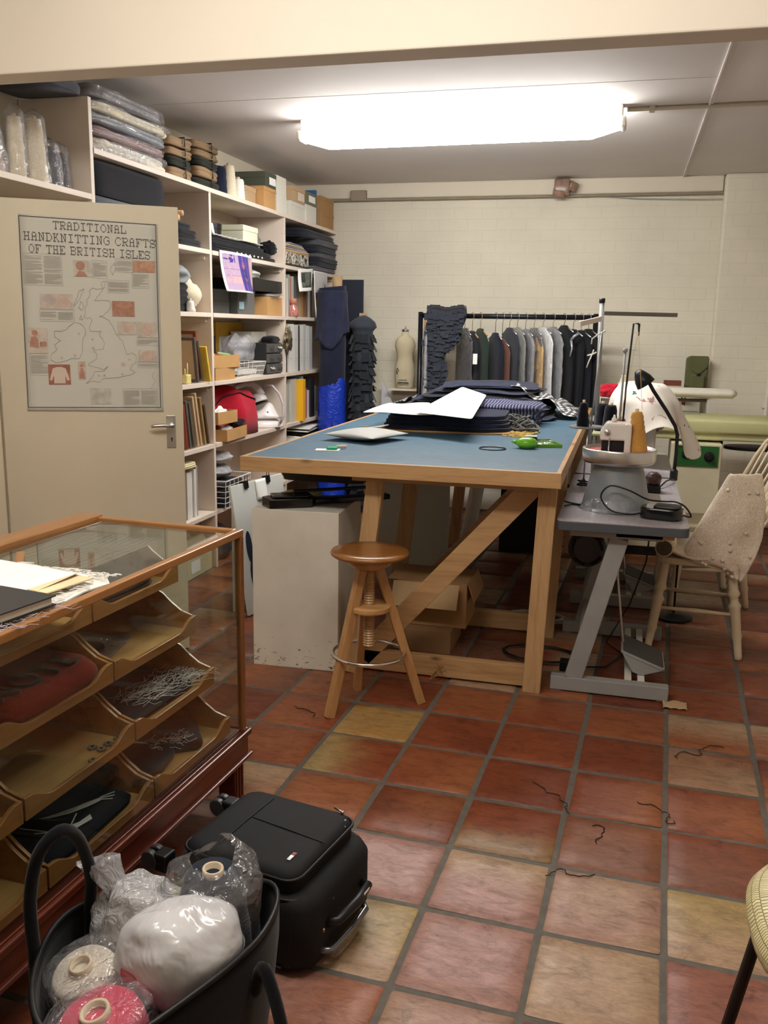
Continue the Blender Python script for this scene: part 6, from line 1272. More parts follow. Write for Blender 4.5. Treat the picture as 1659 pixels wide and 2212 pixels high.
g = G(); g.grid(lambda u, v: (lambda a, e: Vector((-.30+.60*v, (.07*e+.01)*math.cos(a), .150+(.03*e+.005)*math.sin(a))))(2*PI*u, min(1, v/.06+.2, (1-v)/.06+.3)), 22, 22, True); g.b.faces.new(g.V[0][::-1]); g.b.faces.new(g.V[-1]); g.ob('padded_arm', mat('white_pad', C(218, 212, 198), .8, .05), sb, smooth=True)
g = G(); g.box(-.20, .1, -.03, .03, .085, .105); g.ob('under_arm', mat('dark_wood_board', C(70, 56, 44), .6), sb); g = G(); g.box(-.22, -.17, -.03, .03, 0, .1); g.ob('stand', M_steel, sb); g = G(); g.box(-.25, .05, -.06, .06, 0, .012); g.ob('stand_foot', M_steel, sb)
bp = T('canvas_backpack', 'olive canvas backpack hanging on the brick wall above the sleeve board', 'backpack', (.545, 7.61, 1.08))
M_ol = cloth('olive_canvas', C(96, 98, 66), .15)
g = G(); g.prism(rrect(-.085, .085, 0, .27, .03), -.075, 0, Matrix(((1, 0, 0, 0), (0, 0, 1, 0), (0, 1, 0, 0), (0, 0, 0, 1)))); g.ob('bag_body', M_ol, bp, bev=.02, seg=3, smooth=True)
g = G(); g.prism([(-.06, .275), (.075, .275), (.085, .25), (.075, .19), (.03, .145), (.005, .135), (-.04, .16), (-.065, .20)], -.088, -.07, Matrix(((1, 0, 0, 0), (0, 0, 1, 0), (0, 1, 0, 0), (0, 0, 0, 1)))); g.ob('flap', M_ol, bp, bev=.006)
g = G(); g.prism(rrect(-.045, .06, .02, .13, .02), -.10, -.07, Matrix(((1, 0, 0, 0), (0, 0, 1, 0), (0, 1, 0, 0), (0, 0, 0, 1)))); g.ob('pocket', M_ol, bp, bev=.01); g = G(); g.box(-.002, .03, -.104, -.088, .12, .135); g.ob('buckle', M_black, bp, bev=.003)
t = T('leather_strap', 'tan leather strap hanging below the olive backpack', 'strap', (.46, 7.48, .98)); g = G(); g.tube([(-.01, 0, .12), (-.014, 0, .05), (-.006, 0, .0), (.006, 0, -.005), (.010, 0, .04), (.004, 0, .12)], .007, 6); g.ob('strap_loop', mat('tan_leather', C(128, 66, 36), .5), t, smooth=True)
cbx('leather_case', 'reddish brown leather case beside the olive backpack', 'case', .30, .43, 7.42, 7.50, 1.125, 1.165, mat('red_leather', C(118, 60, 42), .5))
# white jug with red cloth behind the rods
rkp = T('wall_rack_table', 'narrow grey stand behind the clothes rail end, carrying the jug', 'stand', (-.06, 6.4, 0)); g = G(); g.box(-.16, .14, -.12, .14, .93, .95); g.ob('stand_top', M_greyf, rkp, bev=.003)
for x in (-.14, .12): g = G(); g.box(x-.012, x+.012, -.1, -.07, 0, .93); g.ob('stand_leg', M_greyf, rkp)
t = T('cream_jug', 'cream ceramic jug behind the thread rods', 'jug', (.0, 6.42, .951)); g = G(); g.lathe([(0, 0), (.055, 0), (.075, .04), (.085, .10), (.078, .16), (.055, .21), (.03, .25), (.022, .28), (.026, .29), (0, .29)], seg=26); g.ob('jug_body', mat('cream_glaze', C(206, 196, 164), .3, .05, coat=.3), t, smooth=True)
crumple('red_cloth', 'bright red cloth scrap hanging on the stand by the black coats', 'cloth', (-.10, 6.30, 1.10), .07, .05, .05, M_red, 8, .6, 3)
g = G(); g.beam((-.15, 6.27, .952), (-.15, 6.27, 1.10), .012, .012); g.beam((-.15, 6.27, 1.098), (.03, 6.29, 1.085), .012, .008); g.ob('cream_bracket', M_shelf, label='cream bracket arm carrying the red cloth scrap', cat='bracket')
# ---------------------------------------------------------------- painted kitchen chair with knitted piece
M_cc = mat('chair_cream_paint', C(218, 202, 172), .5, .08, 6)
def chair(name, label, loc, rot):
    c = T(name, label, 'chair', loc, rot)        # seat centre, local +x = back
    g = G(); g.prism(rrect(-.2, .2, -.2, .2, .08), .435, .468); g.ob('seat', M_cc, c, bev=.008, seg=3)
    def turned(a, b, nm):
        a = Vector(a); b = Vector(b); P = []; rad = []
        for k in range(25):
            t = k/24; P.append(a.lerp(b, t)); r = .019-.004*abs(t-.45)*2
            if .28 < t < .33 or .40 < t < .44: r = .024
            elif .33 <= t <= .40: r = .015
            elif t > .72 and t < .76: r = .019
            elif t >= .76: r = .016-.003*(t-.76)*4
            rad.append(r*1.28)
        g = G(); g.tube(P, rad, 12); g.ob(nm, M_cc, c, smooth=True)
    L = {}
    for sx in (-1, 1):
        for sy in (-1, 1): a = (.15*sx, .15*sy, .44); b = (.205*sx+(.01 if sx > 0 else 0), .20*sy, 0); turned(a, b, 'leg'); L[sx, sy] = (Vector(a), Vector(b))
    def strt(p, q, tt): 
        a = L[p][0].lerp(L[p][1], tt); b = L[q][0].lerp(L[q][1], tt); g = G(); g.tube([a, a.lerp(b, .25), a.lerp(b, .5), a.lerp(b, .75), b], [.007, .01, .013, .01, .007], 10); g.ob('stretcher', M_cc, c, smooth=True)
    strt((-1, -1), (1, -1), .52); strt((-1, 1), (1, 1), .52); strt((-1, -1), (-1, 1), .45); strt((1, -1), (1, 1), .4)
    P = [(.17+.22*(z/.5)**1.05, y, .46+z) for y, z in [(-.175, 0), (-.185, .12), (-.19, .25), (-.18, .36), (-.145, .45), (-.08, .50), (0, .52), (.08, .50), (.145, .45), (.18, .36), (.19, .25), (.185, .12), (.175, 0)]]
    g = G(); g.tube(P, .014, 10); g.ob('back_hoop', M_cc, c, smooth=True)
    for y in (-.11, -.04, .04, .11): z = .52*(1-(y/.19)**2*.35)-.015; g = G(); g.tube([(.16, y, .46), (.17+.22*(z/.5)**1.05, y*1.1, .46+z)], .007, 8); g.ob('spindle', M_cc, c, smooth=True)
    return c
ch = chair('painted_chair', 'cream painted wooden hoop back chair with a knitted piece over its back', (.415, 4.62, 0), R(-4))
chair('painted_chair', 'second cream painted chair standing behind, near the steam cabinet', (.50, 5.45, 0), R(12))
kn = T('knitted_piece', 'cream lumpy knitted piece with bobbles draped over the chair back', 'knitting', (.415, 4.62, 0), R(-4))
M_kn = cloth('cream_knit', C(226, 212, 192), .1, 140, bump=.4)
def knf(u, v):   # u across the seat (y), v from the seat front over the seat and up the back, then down behind
    y = -.22+.42*u
    if v < .35: t = v/.35; x = -.20+.36*t; z = .492+.012*math.sin(t*9+u*5)+.035*max(0, 1-t*4)
    elif v < .72: t = (v-.35)/.37; x = .16+.20*t+.03*math.sin(PI*t); z = .48+.44*t
    else: t = (v-.72)/.28; x = .36+.07*math.sin(PI*min(1, t*1.2))+.05*t; z = .93-.50*t*(1-.1*math.sin(u*6)); y -= .03*t
    n = noise.noise(Vector((u*4, v*7, 1)))
    return Vector((x+.018*n, y+.015*n-.02*math.sin(v*7), z+.015*n))
g = G(); g.grid(knf, 22, 40); g.ob('knit_fabric', M_kn, kn, smooth=True, solid=.012, sub=1)
def kside(u, v):    # the part hanging on the near side of the hoop, u across, v from top to bottom
    L0, R0 = [(.10, .40), (.03, .25), (-.03, .12), (-.08, .02), (-.03, -.04), (.10, -.07), (.17, -.10)], [(.24, .40), (.262, .30), (.27, .2), (.265, .10), (.25, .02), (.22, -.05), (.19, -.11)]
    t = v*6; i = min(5, int(t)); f = t-i
    l = Vector((L0[i][0]+(L0[i+1][0]-L0[i][0])*f, L0[i][1]+(L0[i+1][1]-L0[i][1])*f)); r = Vector((R0[i][0]+(R0[i+1][0]-R0[i][0])*f, R0[i][1]+(R0[i+1][1]-R0[i][1])*f))
    p = l.lerp(r, u); n = noise.noise(Vector((u*3, v*5, 7)))
    return Vector((p.x+.008*n, -.215-.035*math.sin(PI*u)*math.sin(PI*min(1, v+.1))-.012*math.sin(u*11+v*4)*v+.012*n, .50+p.y+.01*n))
g = G(); g.grid(kside, 18, 24); g.ob('hanging_knit', M_kn, kn, smooth=True, solid=.012, sub=1)
g = G(); rr = random.Random(12)
for k in range(17):
    p = kside(rr.uniform(.08, .92), rr.uniform(.08, .95))+Vector((0, -.010, 0)); r = rr.uniform(.007, .011)
    g.lathe([(0, -r), (r*.7, -r*.7), (r, 0), (r*.7, r*.7), (0, r)], p, 8)
for k in range(16):
    p = knf(rr.uniform(.05, .95), rr.uniform(.4, .97)); nrm = Vector((-.5, -.4, .2)) if p.x < .35 else Vector((.6, -.5, .1)); p += nrm*.014; r = rr.uniform(.007, .011)
    g.lathe([(0, -r), (r*.7, -r*.7), (r, 0), (r*.7, r*.7), (0, r)], p, 8)
g.ob('knitted_bobbles', M_kn, kn, smooth=True, kind='stuff')
t = T('knit_roll', 'rolled end of felted cream cloth on the chair seat, dark inside', 'roll', (.235, 4.37, .485), R(-8)); g = G(); g.lathe([(.034, 0), (.042, 0), (.043, .16), (.03, .26), (0, .27)], (0, 0, .042), 20, (-PI/2, 0, 0)); g.ob('cloth_roll', M_kn, t, smooth=True); g = G(); g.lathe([(0, -.003), (.036, -.003), (.037, .0), (0, .0)], (0, 0, .042), 20, (-PI/2, 0, 0)); g.ob('roll_hollow', cloth('taupe_felt', C(92, 84, 72)), t)
g = G(); g.tube([(.345, 4.99, .42), (.345, 4.99, .2), (.345, 4.99, .02)], .006, 8); g.lathe([(0, 0), (.10, 0), (.10, .012), (.03, .03), (0, .03)], (.345, 4.99, 0), 24); g.ob('lamp_foot', M_black, label='round black lamp foot and stem on the tiles behind the chair', cat='lamp stand')
# floor bits
g = G(); g.grid(lambda u, v: Vector((.16*u*.6, .07*v, .004+.02*abs(noise.noise(Vector((u*3, v*3, 1)))))), 10, 8); g.ob('paper_scrap', M_bbox, smooth=True, solid=.001, label='crumpled tan paper scrap at the end of the sewing table foot', cat='paper', loc=(.245, 3.70, 0))
def fluff(label, x, y, n, s, seed, m=None):
    g = G(); rr = random.Random(seed)
    for k in range(1):
        a = rr.random()*6.3; P = []
        p = Vector((x+rr.uniform(-s, s)*.5, y+rr.uniform(-s, s)*.5, .003))
        for i in range(7+4*n): P.append(p.copy()); a += rr.uniform(-1.1, 1.3); p += Vector((math.cos(a)*s*.22, math.sin(a)*s*.22, 0)); p.z = .0022+.003*rr.random()
        g.tube(P, .0016, 4)
    g.ob('thread_fluff', m or cloth('dark_thread', C(40, 26, 26)), label=label, cat='thread', group='thread ends on the tiles')
fluff('dark thread end on the tile in front of the table middle', -.245, 2.95, 3, .07, 2); fluff('dark thread end on the tile below the sewing table leg', .12, 2.86, 3, .06, 5); fluff('dark curled thread end in the middle of the right tiles', -.01, 2.60, 2, .05, 8)
fluff('dark thread end nearest the front of the tiles, by a grout line', .02, 2.44, 2, .06, 9); fluff('dark thread end at the right edge behind the chair legs', .45, 3.35, 3, .08, 11); fluff('dark thread end left of the stool legs', -1.12, 3.19, 2, .05, 14)
# ---------------------------------------------------------------- what lies in and on the display counter
def cthing(o): o.parent = None; return o
def cplace(o, x, y, z, rz=0): o.location = cw(x, y, z); o.rotation_euler = (0, 0, CA+rz); return o
def ctext(name, txt, size, m, parent, mat4, ex=.0006):
    cu = bpy.data.curves.new(name, 'FONT'); cu.body = txt; cu.size = size; cu.extrude = ex; cu.space_character = 1.1
    tmp = bpy.data.objects.new('tmp', cu); COL.objects.link(tmp); bpy.context.view_layer.update()
    me = bpy.data.meshes.new_from_object(tmp.evaluated_get(bpy.context.evaluated_depsgraph_get())); bpy.data.objects.remove(tmp); bpy.data.curves.remove(cu)
    me.materials.clear(); me.materials.append(m); me.transform(mat4); me.name = name; o = bpy.data.objects.new(name, me); COL.objects.link(o); o.parent = parent; return o
TY = [-.068-TW/2-c*(TW+.008) for c in range(3)]
def traypos(c, r, dx=-.18, dy=0): x, z = TIER[r]; return cw(x+dx, TY[c]+dy, z+.0125)
rk = T('lettered_knit', 'folded dark red knit with charcoal letters reading NOTE in a counter tray', 'knitwear', traypos(1, 1, -.152), CA)
g = G(); slab(g, 0, 0, .30, .38, 0, .075, 1, .022, seed=5, rag=.006, dome=.004); g.ob('knit_body', cloth('brick_knit', C(128, 42, 30), .2, 260), rk, smooth=True)
ctext('knit_lettering', 'NOTE', .105, cloth('knit_grey', C(70, 62, 64)), rk, Matrix.Translation((.115, -.17, .078)) @ Matrix.Rotation(R(90), 4, 'Z'), .004)
def strands(label, pos, n, L, W, m, seed, rot=0, name='white_fringe', cat='fringe', h=.012):
    t = T(name, label, cat, pos, CA+rot); g = G(); rr = random.Random(seed)
    for k in range(n):
        p = Vector((rr.gauss(0, W*.4), rr.uniform(-L/2, L/2), .002+rr.random()*h)); a = PI/2+rr.gauss(0, .45); P = []
        for i in range(5): P.append(p.copy()); a += rr.uniform(-.35, .35); p = p+Vector((math.cos(a), math.sin(a), 0))*L*.07; p.z = .002+rr.random()*h
        g.tube(P, .0006, 4)
    g.ob('strands', m, t, kind='stuff'); return t
M_wt = mat('white_threads', C(218, 216, 214), .6)
def tslab(name, label, cat, c, r, dx, dy, w, d, h, m, seed, rot=0, layers=1):
    g = G(); slab(g, 0, 0, w, d, 0, h, layers, .006, seed=seed, rag=.007); return g.ob(name, m, smooth=True, loc=traypos(c, r, dx, dy), rot=CA+rot, label=label, cat=cat)
M_dkb = cloth('dark_plum_cloth', C(36, 28, 34))
tslab('folded_textile', 'dark plum textile under the white fringe in the third tray at the far end', 'textile', 0, 2, -.17, 0, .27, .38, .022, M_dkb, 3, layers=2)
strands('white stringy fringe lying on the dark textile in the third tray', traypos(0, 2, -.09, .04)+Vector((0, 0, .026)), 150, .30, .09, M_wt, 4, R(-8))
tslab('knitted_mitten', 'dark plum mitten nearest the glass end in the lowest far tray', 'mitten', 0, 3, -.12, .09, .15, .19, .03, M_dkb, 7, R(35))
tslab('knitted_mitten', 'dark slate mitten beside the plum one in the lowest far tray', 'mitten', 0, 3, -.15, -.08, .20, .16, .024, M_dark, 8, R(10))
strands('white looped motif thread on the mittens in the lowest far tray', traypos(0, 3, -.10, -.0)+Vector((0, 0, .034)), 34, .12, .05, M_wt, 9, R(-30))
tslab('folded_textile', 'navy black textile in the lowest middle tray with a white bird motif', 'textile', 1, 3, -.15, .0, .25, .36, .02, cloth('navy_black', C(20, 22, 32)), 11, R(2), 2)
t = T('bird_motif', 'white embroidered bird motif lying on the navy textile', 'motif', traypos(1, 3, -.12, .05)+Vector((0, 0, .0245)), CA+R(-18)); g = G()
for pts in ([(-.03, -.09), (-.018, -.05), (-.01, 0), (-.004, .045), (-.0, .07), (.012, .06), (.012, .02), (.004, -.03), (-.016, -.075)], [(.06, -.13), (.052, -.08), (.06, -.04), (.05, .0), (.072, -.01), (.078, -.06), (.07, -.10)]): g.prism(pts, 0, .0015)
for a, b in (((0, .06), (.018, .10)), ((.006, .06), (.03, .085)), ((-.002, .07), (.004, .11)), ((.05, -.11), (-.03, -.15)), ((.06, -.1), (.02, -.14)), ((.055, -.06), (.02, -.02))): g.beam((a[0], a[1], .001), (b[0], b[1], .001), .003, .0015)
g.ob('embroidery', M_wt, t)
for k, (x, y, l) in enumerate(((-.145, -.60, 'far left of the cluster'), (-.119, -.567, 'in the middle of the cluster'), (-.114, -.53, 'farthest right of the cluster'), (-.117, -.60, 'front left of the cluster'), (-.099, -.566, 'front right of the cluster'), (-.099, -.66, 'lying apart at the front'))):
    t = T('flower_button', 'small grey scalloped flower button, %s in the middle tray' % l, 'button', cw(x, y, .410+.0125), CA, 'grey flower buttons'); g = G()
    P = []
    for i in range(32): a = 2*PI*i/32; r = .0115+.0022*math.cos(a*11); P.append((r*math.cos(a), r*math.sin(a)))
    g.prism(P, 0, .005); g.ob('button_disc', mat('button_grey', C(120, 116, 106), .5), t); g = G(); g.lathe([(.004, .005), (.004, .0065), (0, .0065)], seg=10); g.ob('button_centre', M_black, t)
tslab('lace_trim', 'dark brown bunched trimmings in the topmost far tray', 'trimming', 0, 0, -.13, -.02, .2, .34, .03, cloth('brown_trim', C(58, 40, 34), .5), 13, 0, 2)
g = G(); slab(g, 0, 0, .22, .26, 0, .006, 1, .002, seed=2, rag=.006); g.ob('plastic_sleeve', M_clear, smooth=True, loc=traypos(0, 1, -.22, -.05), rot=CA+R(14), label='clear plastic sleeve lying in the second far tray', cat='sleeve')
g = G(); slab(g, 0, 0, .18, .16, 0, .02, 1, .004, seed=6, rag=.01); g.ob('dark_pouch', M_dkb, smooth=True, loc=traypos(0, 1, -.24, -.12), rot=CA, label='dark cloth pouch at the back of the second far tray', cat='pouch')
t_ = NT('wavy_felt'); wv = t_.new('TexWave'); wv.inputs['Scale'].default_value = 9; wv.inputs['Distortion'].default_value = 7; wv.inputs['Detail'].default_value = 3; wv.inputs['Detail Scale'].default_value = 1.2; t_.link(t_.map((1.6, .5, 1)), wv.inputs[0]); t_.link(t_.ramp(wv.outputs['Fac'], [(.3, C(112, 100, 88)), (.7, C(148, 134, 118))]), t_.b.inputs['Base Color']); t_.set(Roughness=.9)
g = G(); slab(g, 0, 0, .30, .42, 0, .006, 1, .002, seed=21, rag=.006); g.ob('wavy_felt_panel', t_.m, smooth=True, loc=cw(-.36, -.32, .8775), rot=CA+R(3), label='grey brown felt panel with wavy lines lying under the counter top glass', cat='felt')
# on the glass top (z .906 frame, glass .899)
GT = .9005
def onglass(o): return o
g = G(); rr = random.Random(3)
for k in range(420):
    t = rr.random(); p = Vector((-.47+.43*rr.random(), -.61-.30*rr.random()**2, GT+.005+rr.random()*.005)); a = rr.uniform(-.6, .9); d = Vector((math.cos(a), math.sin(a), 0))*rr.uniform(.02, .05)
    if p.x+d.x > -.03: d.x = 0
    g.tube([cw(*p), cw(*(p+d*.5+Vector((0, 0, .003)))), cw(*(p+d))], .0012, 3)
for q in ((-.47, -.03, -.93, -.60),):
    P = [(-.47, -.60), (-.33, -.585), (-.2, -.60), (-.06, -.62), (-.025, -.66), (-.04, -.74), (-.03, -.82), (-.05, -.9), (-.04, -.97), (-.2, -1.1), (-.47, -1.1)]
    g.prism([tuple((cw(*p, 0)).xy) for p in P], GT, GT+.004)
g.ob('fringe_textile', cloth('white_wool', C(232, 230, 222), .06), kind='stuff', label='shaggy white fleece textile spread on the counter glass under the papers', cat='fleece')
for k, (x0, x1, y0, y1, rt, l) in enumerate(((-.42, -.11, -1.0, -.63, -8, 'large blank white sheet lying on the fleece on the counter'), (-.45, -.16, -1.05, -.76, 6, 'second blank white sheet partly under the large one on the counter'))):
    g = G(); g.box(-(x1-x0)/2, (x1-x0)/2, -(y1-y0)/2, (y1-y0)/2, 0, .0015); g.ob('white_sheet', M_paper, loc=cw((x0+x1)/2, (y0+y1)/2, GT+.0145-.0025*k), rot=CA+R(rt), label=l, cat='paper', group='white sheets on the counter')
t = T('envelope', 'cream envelope with a fold lying at the edge of the white sheets', 'envelope', cw(-.095, -.75, GT+.0175), CA+R(-8)); g = G(); g.box(-.03, .03, -.075, .075, 0, .003); g.ob('envelope_body', mat('cream_envelope', C(228, 210, 170), .8), t); g = G(); g.quad((-.028, -.075, .0032), (.0, -.075, .0032), (-.012, .075, .012), (-.03, .075, .0032)); g.ob('envelope_flap', MATS['cream_envelope'], t, solid=.001)
t = T('open_book', 'dark covered book lying with one board raised on the counter edge', 'book', cw(-.10, -.99, GT+.012), CA+R(-6))
g = G(); g.box(-.09, .075, -.11, .125, 0, .003); g.ob('lower_cover', M_black, t, bev=.001); g = G(); g.box(-.085, .068, -.105, .118, .003, .020); g.ob('page_block', MATS['page_paper'], t); g = G(); g.box(-.09, .075, -.11, .125, .020, .0235); g.ob('upper_cover', mat('slate_cover', C(46, 48, 54), .35, .1), t, bev=.001)
g = G(); g.beam((-.085, -.0, .024), (-.035, .0, .06), .24, .003, (0, 1, 0)); g.ob('raised_board', mat('grey_board', C(120, 112, 112), .6), t, bev=.001)
strands('pale fringe poking out under the dark book on the counter', cw(-.05, -1.0, GT+.001), 90, .24, .05, mat('lilac_threads', C(190, 184, 196), .7), 17)
g = G(); g.box(-.012, .012, -.14, .14, 0, .006); g.ob('wooden_strip', M_oak, loc=cw(-.345, -.60, GT+.001), rot=CA+R(38), bev=.003, label='thin wooden strip lying on the counter glass behind the white fleece', cat='strip')
# ---------------------------------------------------------------- suitcase
sc_ = T('suitcase', 'black soft wheeled suitcase lying on its back on the tiles beside the counter', 'suitcase', (-.815, 1.985, 0), R(-11))
t_ = NT('black_nylon'); n = t_.noise(t_.map(), 700, 2); t_.link(t_.ramp(n, [(.3, C(17, 17, 19)), (.7, C(30, 30, 32))]), t_.b.inputs['Base Color']); t_.set(Roughness=.75, Specular_IOR_Level=.3); t_.bump(n, .2, .001); M_ny = t_.m
def rbox(g, x0, x1, y0, y1, z0, z1, r, rz=.03, n=6):
    Ls = [(z0, rz), (z0+rz*.3, rz*.3), (z0+rz, 0), (z1-rz, 0), (z1-rz*.3, rz*.3), (z1, rz)]; V = []
    for z, i_ in Ls: V.append([g.b.verts.new((*p, z)) for p in rrect(x0+i_, x1-i_, y0+i_, y1-i_, r, n)])
    m = len(V[0])
    for a, b in zip(V, V[1:]):
        for k in range(m): g.b.faces.new((a[k], a[(k+1) % m], b[(k+1) % m], b[k]))
    g.b.faces.new(V[0][::-1]); g.b.faces.new(V[-1]); return g
g = G(); rbox(g, -.195, .225, -.175, .18, .004, .21, .06, .035); g.ob('case_body', M_ny, sc_, smooth=True)
g = G(); rbox(g, -.155, .178, -.155, .160, .19, .262, .04, .022); fp_ = g.ob('front_pocket', M_ny, sc_, smooth=True)
M_pipe = mat('black_piping', C(14, 14, 15), .45)
for z, q in ((.243, (-.157, .180, -.157, .162, .04)), (.198, (-.175, .195, -.165, .170, .05))): g = G(); g.tube([(*p, z) for p in rrect(*q, 8)], .0042, 6, True); g.ob('piping', M_pipe, fp_, smooth=True)
g = G(); g.tube([(-.06, -.12, .263), (-.062, 0, .264), (-.06, .125, .263)], .0022, 6); g.tube([(-.06, .02, .263), (.05, .01, .264), (.17, .0, .263)], .0018, 6); g.ob('pocket_seam', M_pipe, fp_)
g = G(); g.cb((.13, -.09, .2635), (.010, .034, .003)); g.cb((.13, -.097, .2652), (.006, .012, .001)); eb = g.ob('emblem', M_chrome, fp_, bev=.001)
g = G(); g.cb((.13, -.08, .2655), (.008, .010, .001)); g.ob('emblem_red', mat('emblem_red_m', C(170, 40, 40), .4), eb)
def puller(p, d, parent):
    g = G(); p = Vector(p); d = Vector(d); g.tube([p, p+d*.4, p+d], [.004, .0025, .0035], 6); g.lathe([(.005, -.003), (.005, .003), (0, .003)], p, 8); g.ob('zip_puller', M_steel, parent, smooth=True)
puller((.16, .125, .255), (.012, -.022, -.004), fp_); puller((.14, .15, .262), (-.03, .012, .0), fp_)
puller((.21, -.075, .19), (.012, .0, -.035), sc_); puller((.212, -.055, .19), (.012, .003, -.035), sc_)
g = G(); g.tube([(.21, -.085, .105), (.248, -.07, .115), (.258, .01, .12), (.248, .09, .115), (.21, .105, .105)], [.012, .012, .014, .012, .012], 10); hh = g.ob('carry_handle', M_black, sc_, smooth=True)
g = G(); g.cb((.2665, .045, .128), (.002, .030, .010), (0, .3, 0)); g.ob('handle_badge', M_chrome, hh)
for y in (-.10, .115): g = G(); g.lathe([(.006, 0), (.005, .004), (0, .005)], (.223, y, .10), 10, (0, PI/2, 0)); g.ob('rivet', mat('copper_rivet', (.5, .3, .18, 1), .3, metal=1), sc_)
g = G(); g.tube([(.22, -.11, .05), (.243, -.09, .045), (.248, .0, .045), (.243, .09, .045), (.22, .11, .05)], .009, 8); g.ob('trolley_handle', mat('dark_chrome', (.2, .2, .21, 1), .25, metal=.8), sc_, smooth=True)
g = G(); g.tube([(.05*0+x, -.172, .02) for x in (-.15, .15)], .003, 6); g.tube([(*p, 0) for p in []] or [(.17, -.171, .03), (.175, -.172, .12), (.14, -.173, .165), (-.14, -.173, .165), (-.175, -.172, .12), (-.17, -.171, .03)], .003, 6); g.ob('side_piping', M_pipe, sc_)
for y in (-.145, .145):
    for z in (.045, .185):
        g = G(); g.box(-.235, -.195, y-.022, y+.022, z-.025, z+.025); wm = g.ob('wheel_housing', M_black, sc_, bev=.006)
        for o_ in (-.014, .014): g = G(); g.lathe([(.006, -.009), (.024, -.009), (.026, -.005), (.026, .005), (.024, .009), (.006, .009)], (-.250, y+o_, z), 18, (PI/2, 0, 0)); g.ob('wheel', mat('grey_wheel', C(58, 58, 60), .35), wm, smooth=False, bev=.002)
# ---------------------------------------------------------------- tote bag full of yarn
tt = T('tote_bag', 'black felt tote bag full of wrapped yarn cones in the left foreground', 'bag', (-.80, 1.39, 0))
RIM = [(-1.005, 1.33), (-1.01, 1.42), (-.97, 1.49), (-.86, 1.585), (-.755, 1.64), (-.672, 1.648), (-.628, 1.58), (-.614, 1.47), (-.632, 1.37), (-.68, 1.265), (-.74, 1.17), (-.82, 1.138), (-.90, 1.16), (-.965, 1.235)]
def ring(u):
    n = len(RIM); t = u*n; i = int(t) % n; f = t-int(t); p = [Vector((*RIM[(i+k) % n], 0)) for k in (-1, 0, 1, 2)]
    q = .5*((2*p[1])+(p[2]-p[0])*f+(2*p[0]-5*p[1]+4*p[2]-p[3])*f*f+(3*p[1]-p[0]-3*p[2]+p[3])*f**3); return q-Vector((-.80, 1.39, 0))
M_felt = cloth('black_felt', C(14, 14, 16), .3, 300)
def totef(u, v):
    p = ring(u); k = .80+.20*min(1, v*1.3)**.6; z = .005+.345*v; n = .008*noise.noise(Vector((p.x*9, p.y*9, z*7)))
    return Vector((p.x*(k+n), p.y*(k+n), z+.012*math.sin(u*2*PI*2+1)*v))
g = G(); g.grid(totef, 56, 14, True); g.b.faces.new(g.V[0][::-1]); g.ob('bag_body', M_felt, tt, smooth=True, solid=.007)
g = G(); g.tube([totef(k/56, 1) for k in range(56)], .006, 8, True); g.ob('rim_binding', M_pipe, tt, smooth=True)
g = G(); g.prism([(ring(k/40).x*.86, ring(k/40).y*.86) for k in range(40)], .12, .13); g.ob('base_insert', M_felt, tt)
def hnd(P, nm='handle'):
    Q = []
    for i in range(len(P)-1):
        for t in (0, .25, .5, .75):
            p0, p1, p2, p3 = [Vector(P[max(0, min(len(P)-1, i+k))])-Vector((-.80, 1.39, 0)) for k in (-1, 0, 1, 2)]
            Q.append(.5*((2*p1)+(p2-p0)*t+(2*p0-5*p1+4*p2-p3)*t*t+(3*p1-p0-3*p2+p3)*t**3))
    Q.append(Vector(P[-1])-Vector((-.80, 1.39, 0))); g = G(); g.tube(Q, .0125, 10); g.ob(nm, M_felt, tt, smooth=True)
hnd([(-1.01, 1.30, .24), (-1.012, 1.305, .345), (-1.022, 1.315, .45), (-1.005, 1.325, .545), (-.978, 1.355, .582), (-.97, 1.395, .55), (-.972, 1.43, .48), (-.98, 1.452, .41), (-.99, 1.455, .34), (-.985, 1.45, .26)])
hnd([(-.612, 1.42, .26), (-.592, 1.41, .33), (-.565, 1.39, .31), (-.532, 1.36, .25), (-.50, 1.325, .16), (-.50, 1.29, .08), (-.53, 1.24, .06), (-.60, 1.20, .12), (-.675, 1.215, .22), (-.70, 1.225, .30)])
M_bagc = plastic('bag_plastic', milk=.11, bscale=24, bstr=1.0, dist=.8)
nvy = cone('wrapped_yarn_cone', 'large navy yarn cone in shiny clear plastic in the tote', (-.755, 1.535, .17), .09, .06, .265, cloth('teal_navy_yarn', C(26, 36, 50), .2, 300), rot=(R(4), R(3), 0), core=True)
def bagf(cx, rx0, rx1, h, seed, top=.55, cap=False):
    def f(u, v):
        a = 2*PI*u; r = rx0+(rx1-rx0)*v; n = noise.noise(Vector((math.cos(a)*2.4+seed, math.sin(a)*2.4, v*3)))*.13+noise.noise(Vector((math.cos(a)*6+seed, math.sin(a)*6, v*7)))*.06
        if v > .86: r *= 1-top*((v-.86)/.14)**1.3
        return Vector((r*(1+n)*math.cos(a), r*(1+n)*math.sin(a), h*(min(1, v/.86) if cap else v)*(1+(.05 if cap else .5)*n)+(0 if cap else .02*(math.cos(a-.9) > .6)*v)))
    return f
g = G(); g.grid(bagf(0, .098, .098, .30, 3), 40, 26, True); g.ob('plastic_bag', M_bagc, nvy, smooth=True)
grey_b = crumple('wrapped_bundle', 'knotted crumpled grey translucent bag at the back left of the tote', 'bag', (-.872, 1.46, .27), .10, .08, .088, plastic('grey_translucent', milk=.42, bscale=20, bstr=1.0), 3, .28, 2.6, nz=22, nu=34)
crumple('grey_yarn', None, None, (0, 0, .006), .092, .066, .068, cloth('stone_yarn', C(150, 142, 136)), 5, .1, 2, parent=grey_b)
g = G()
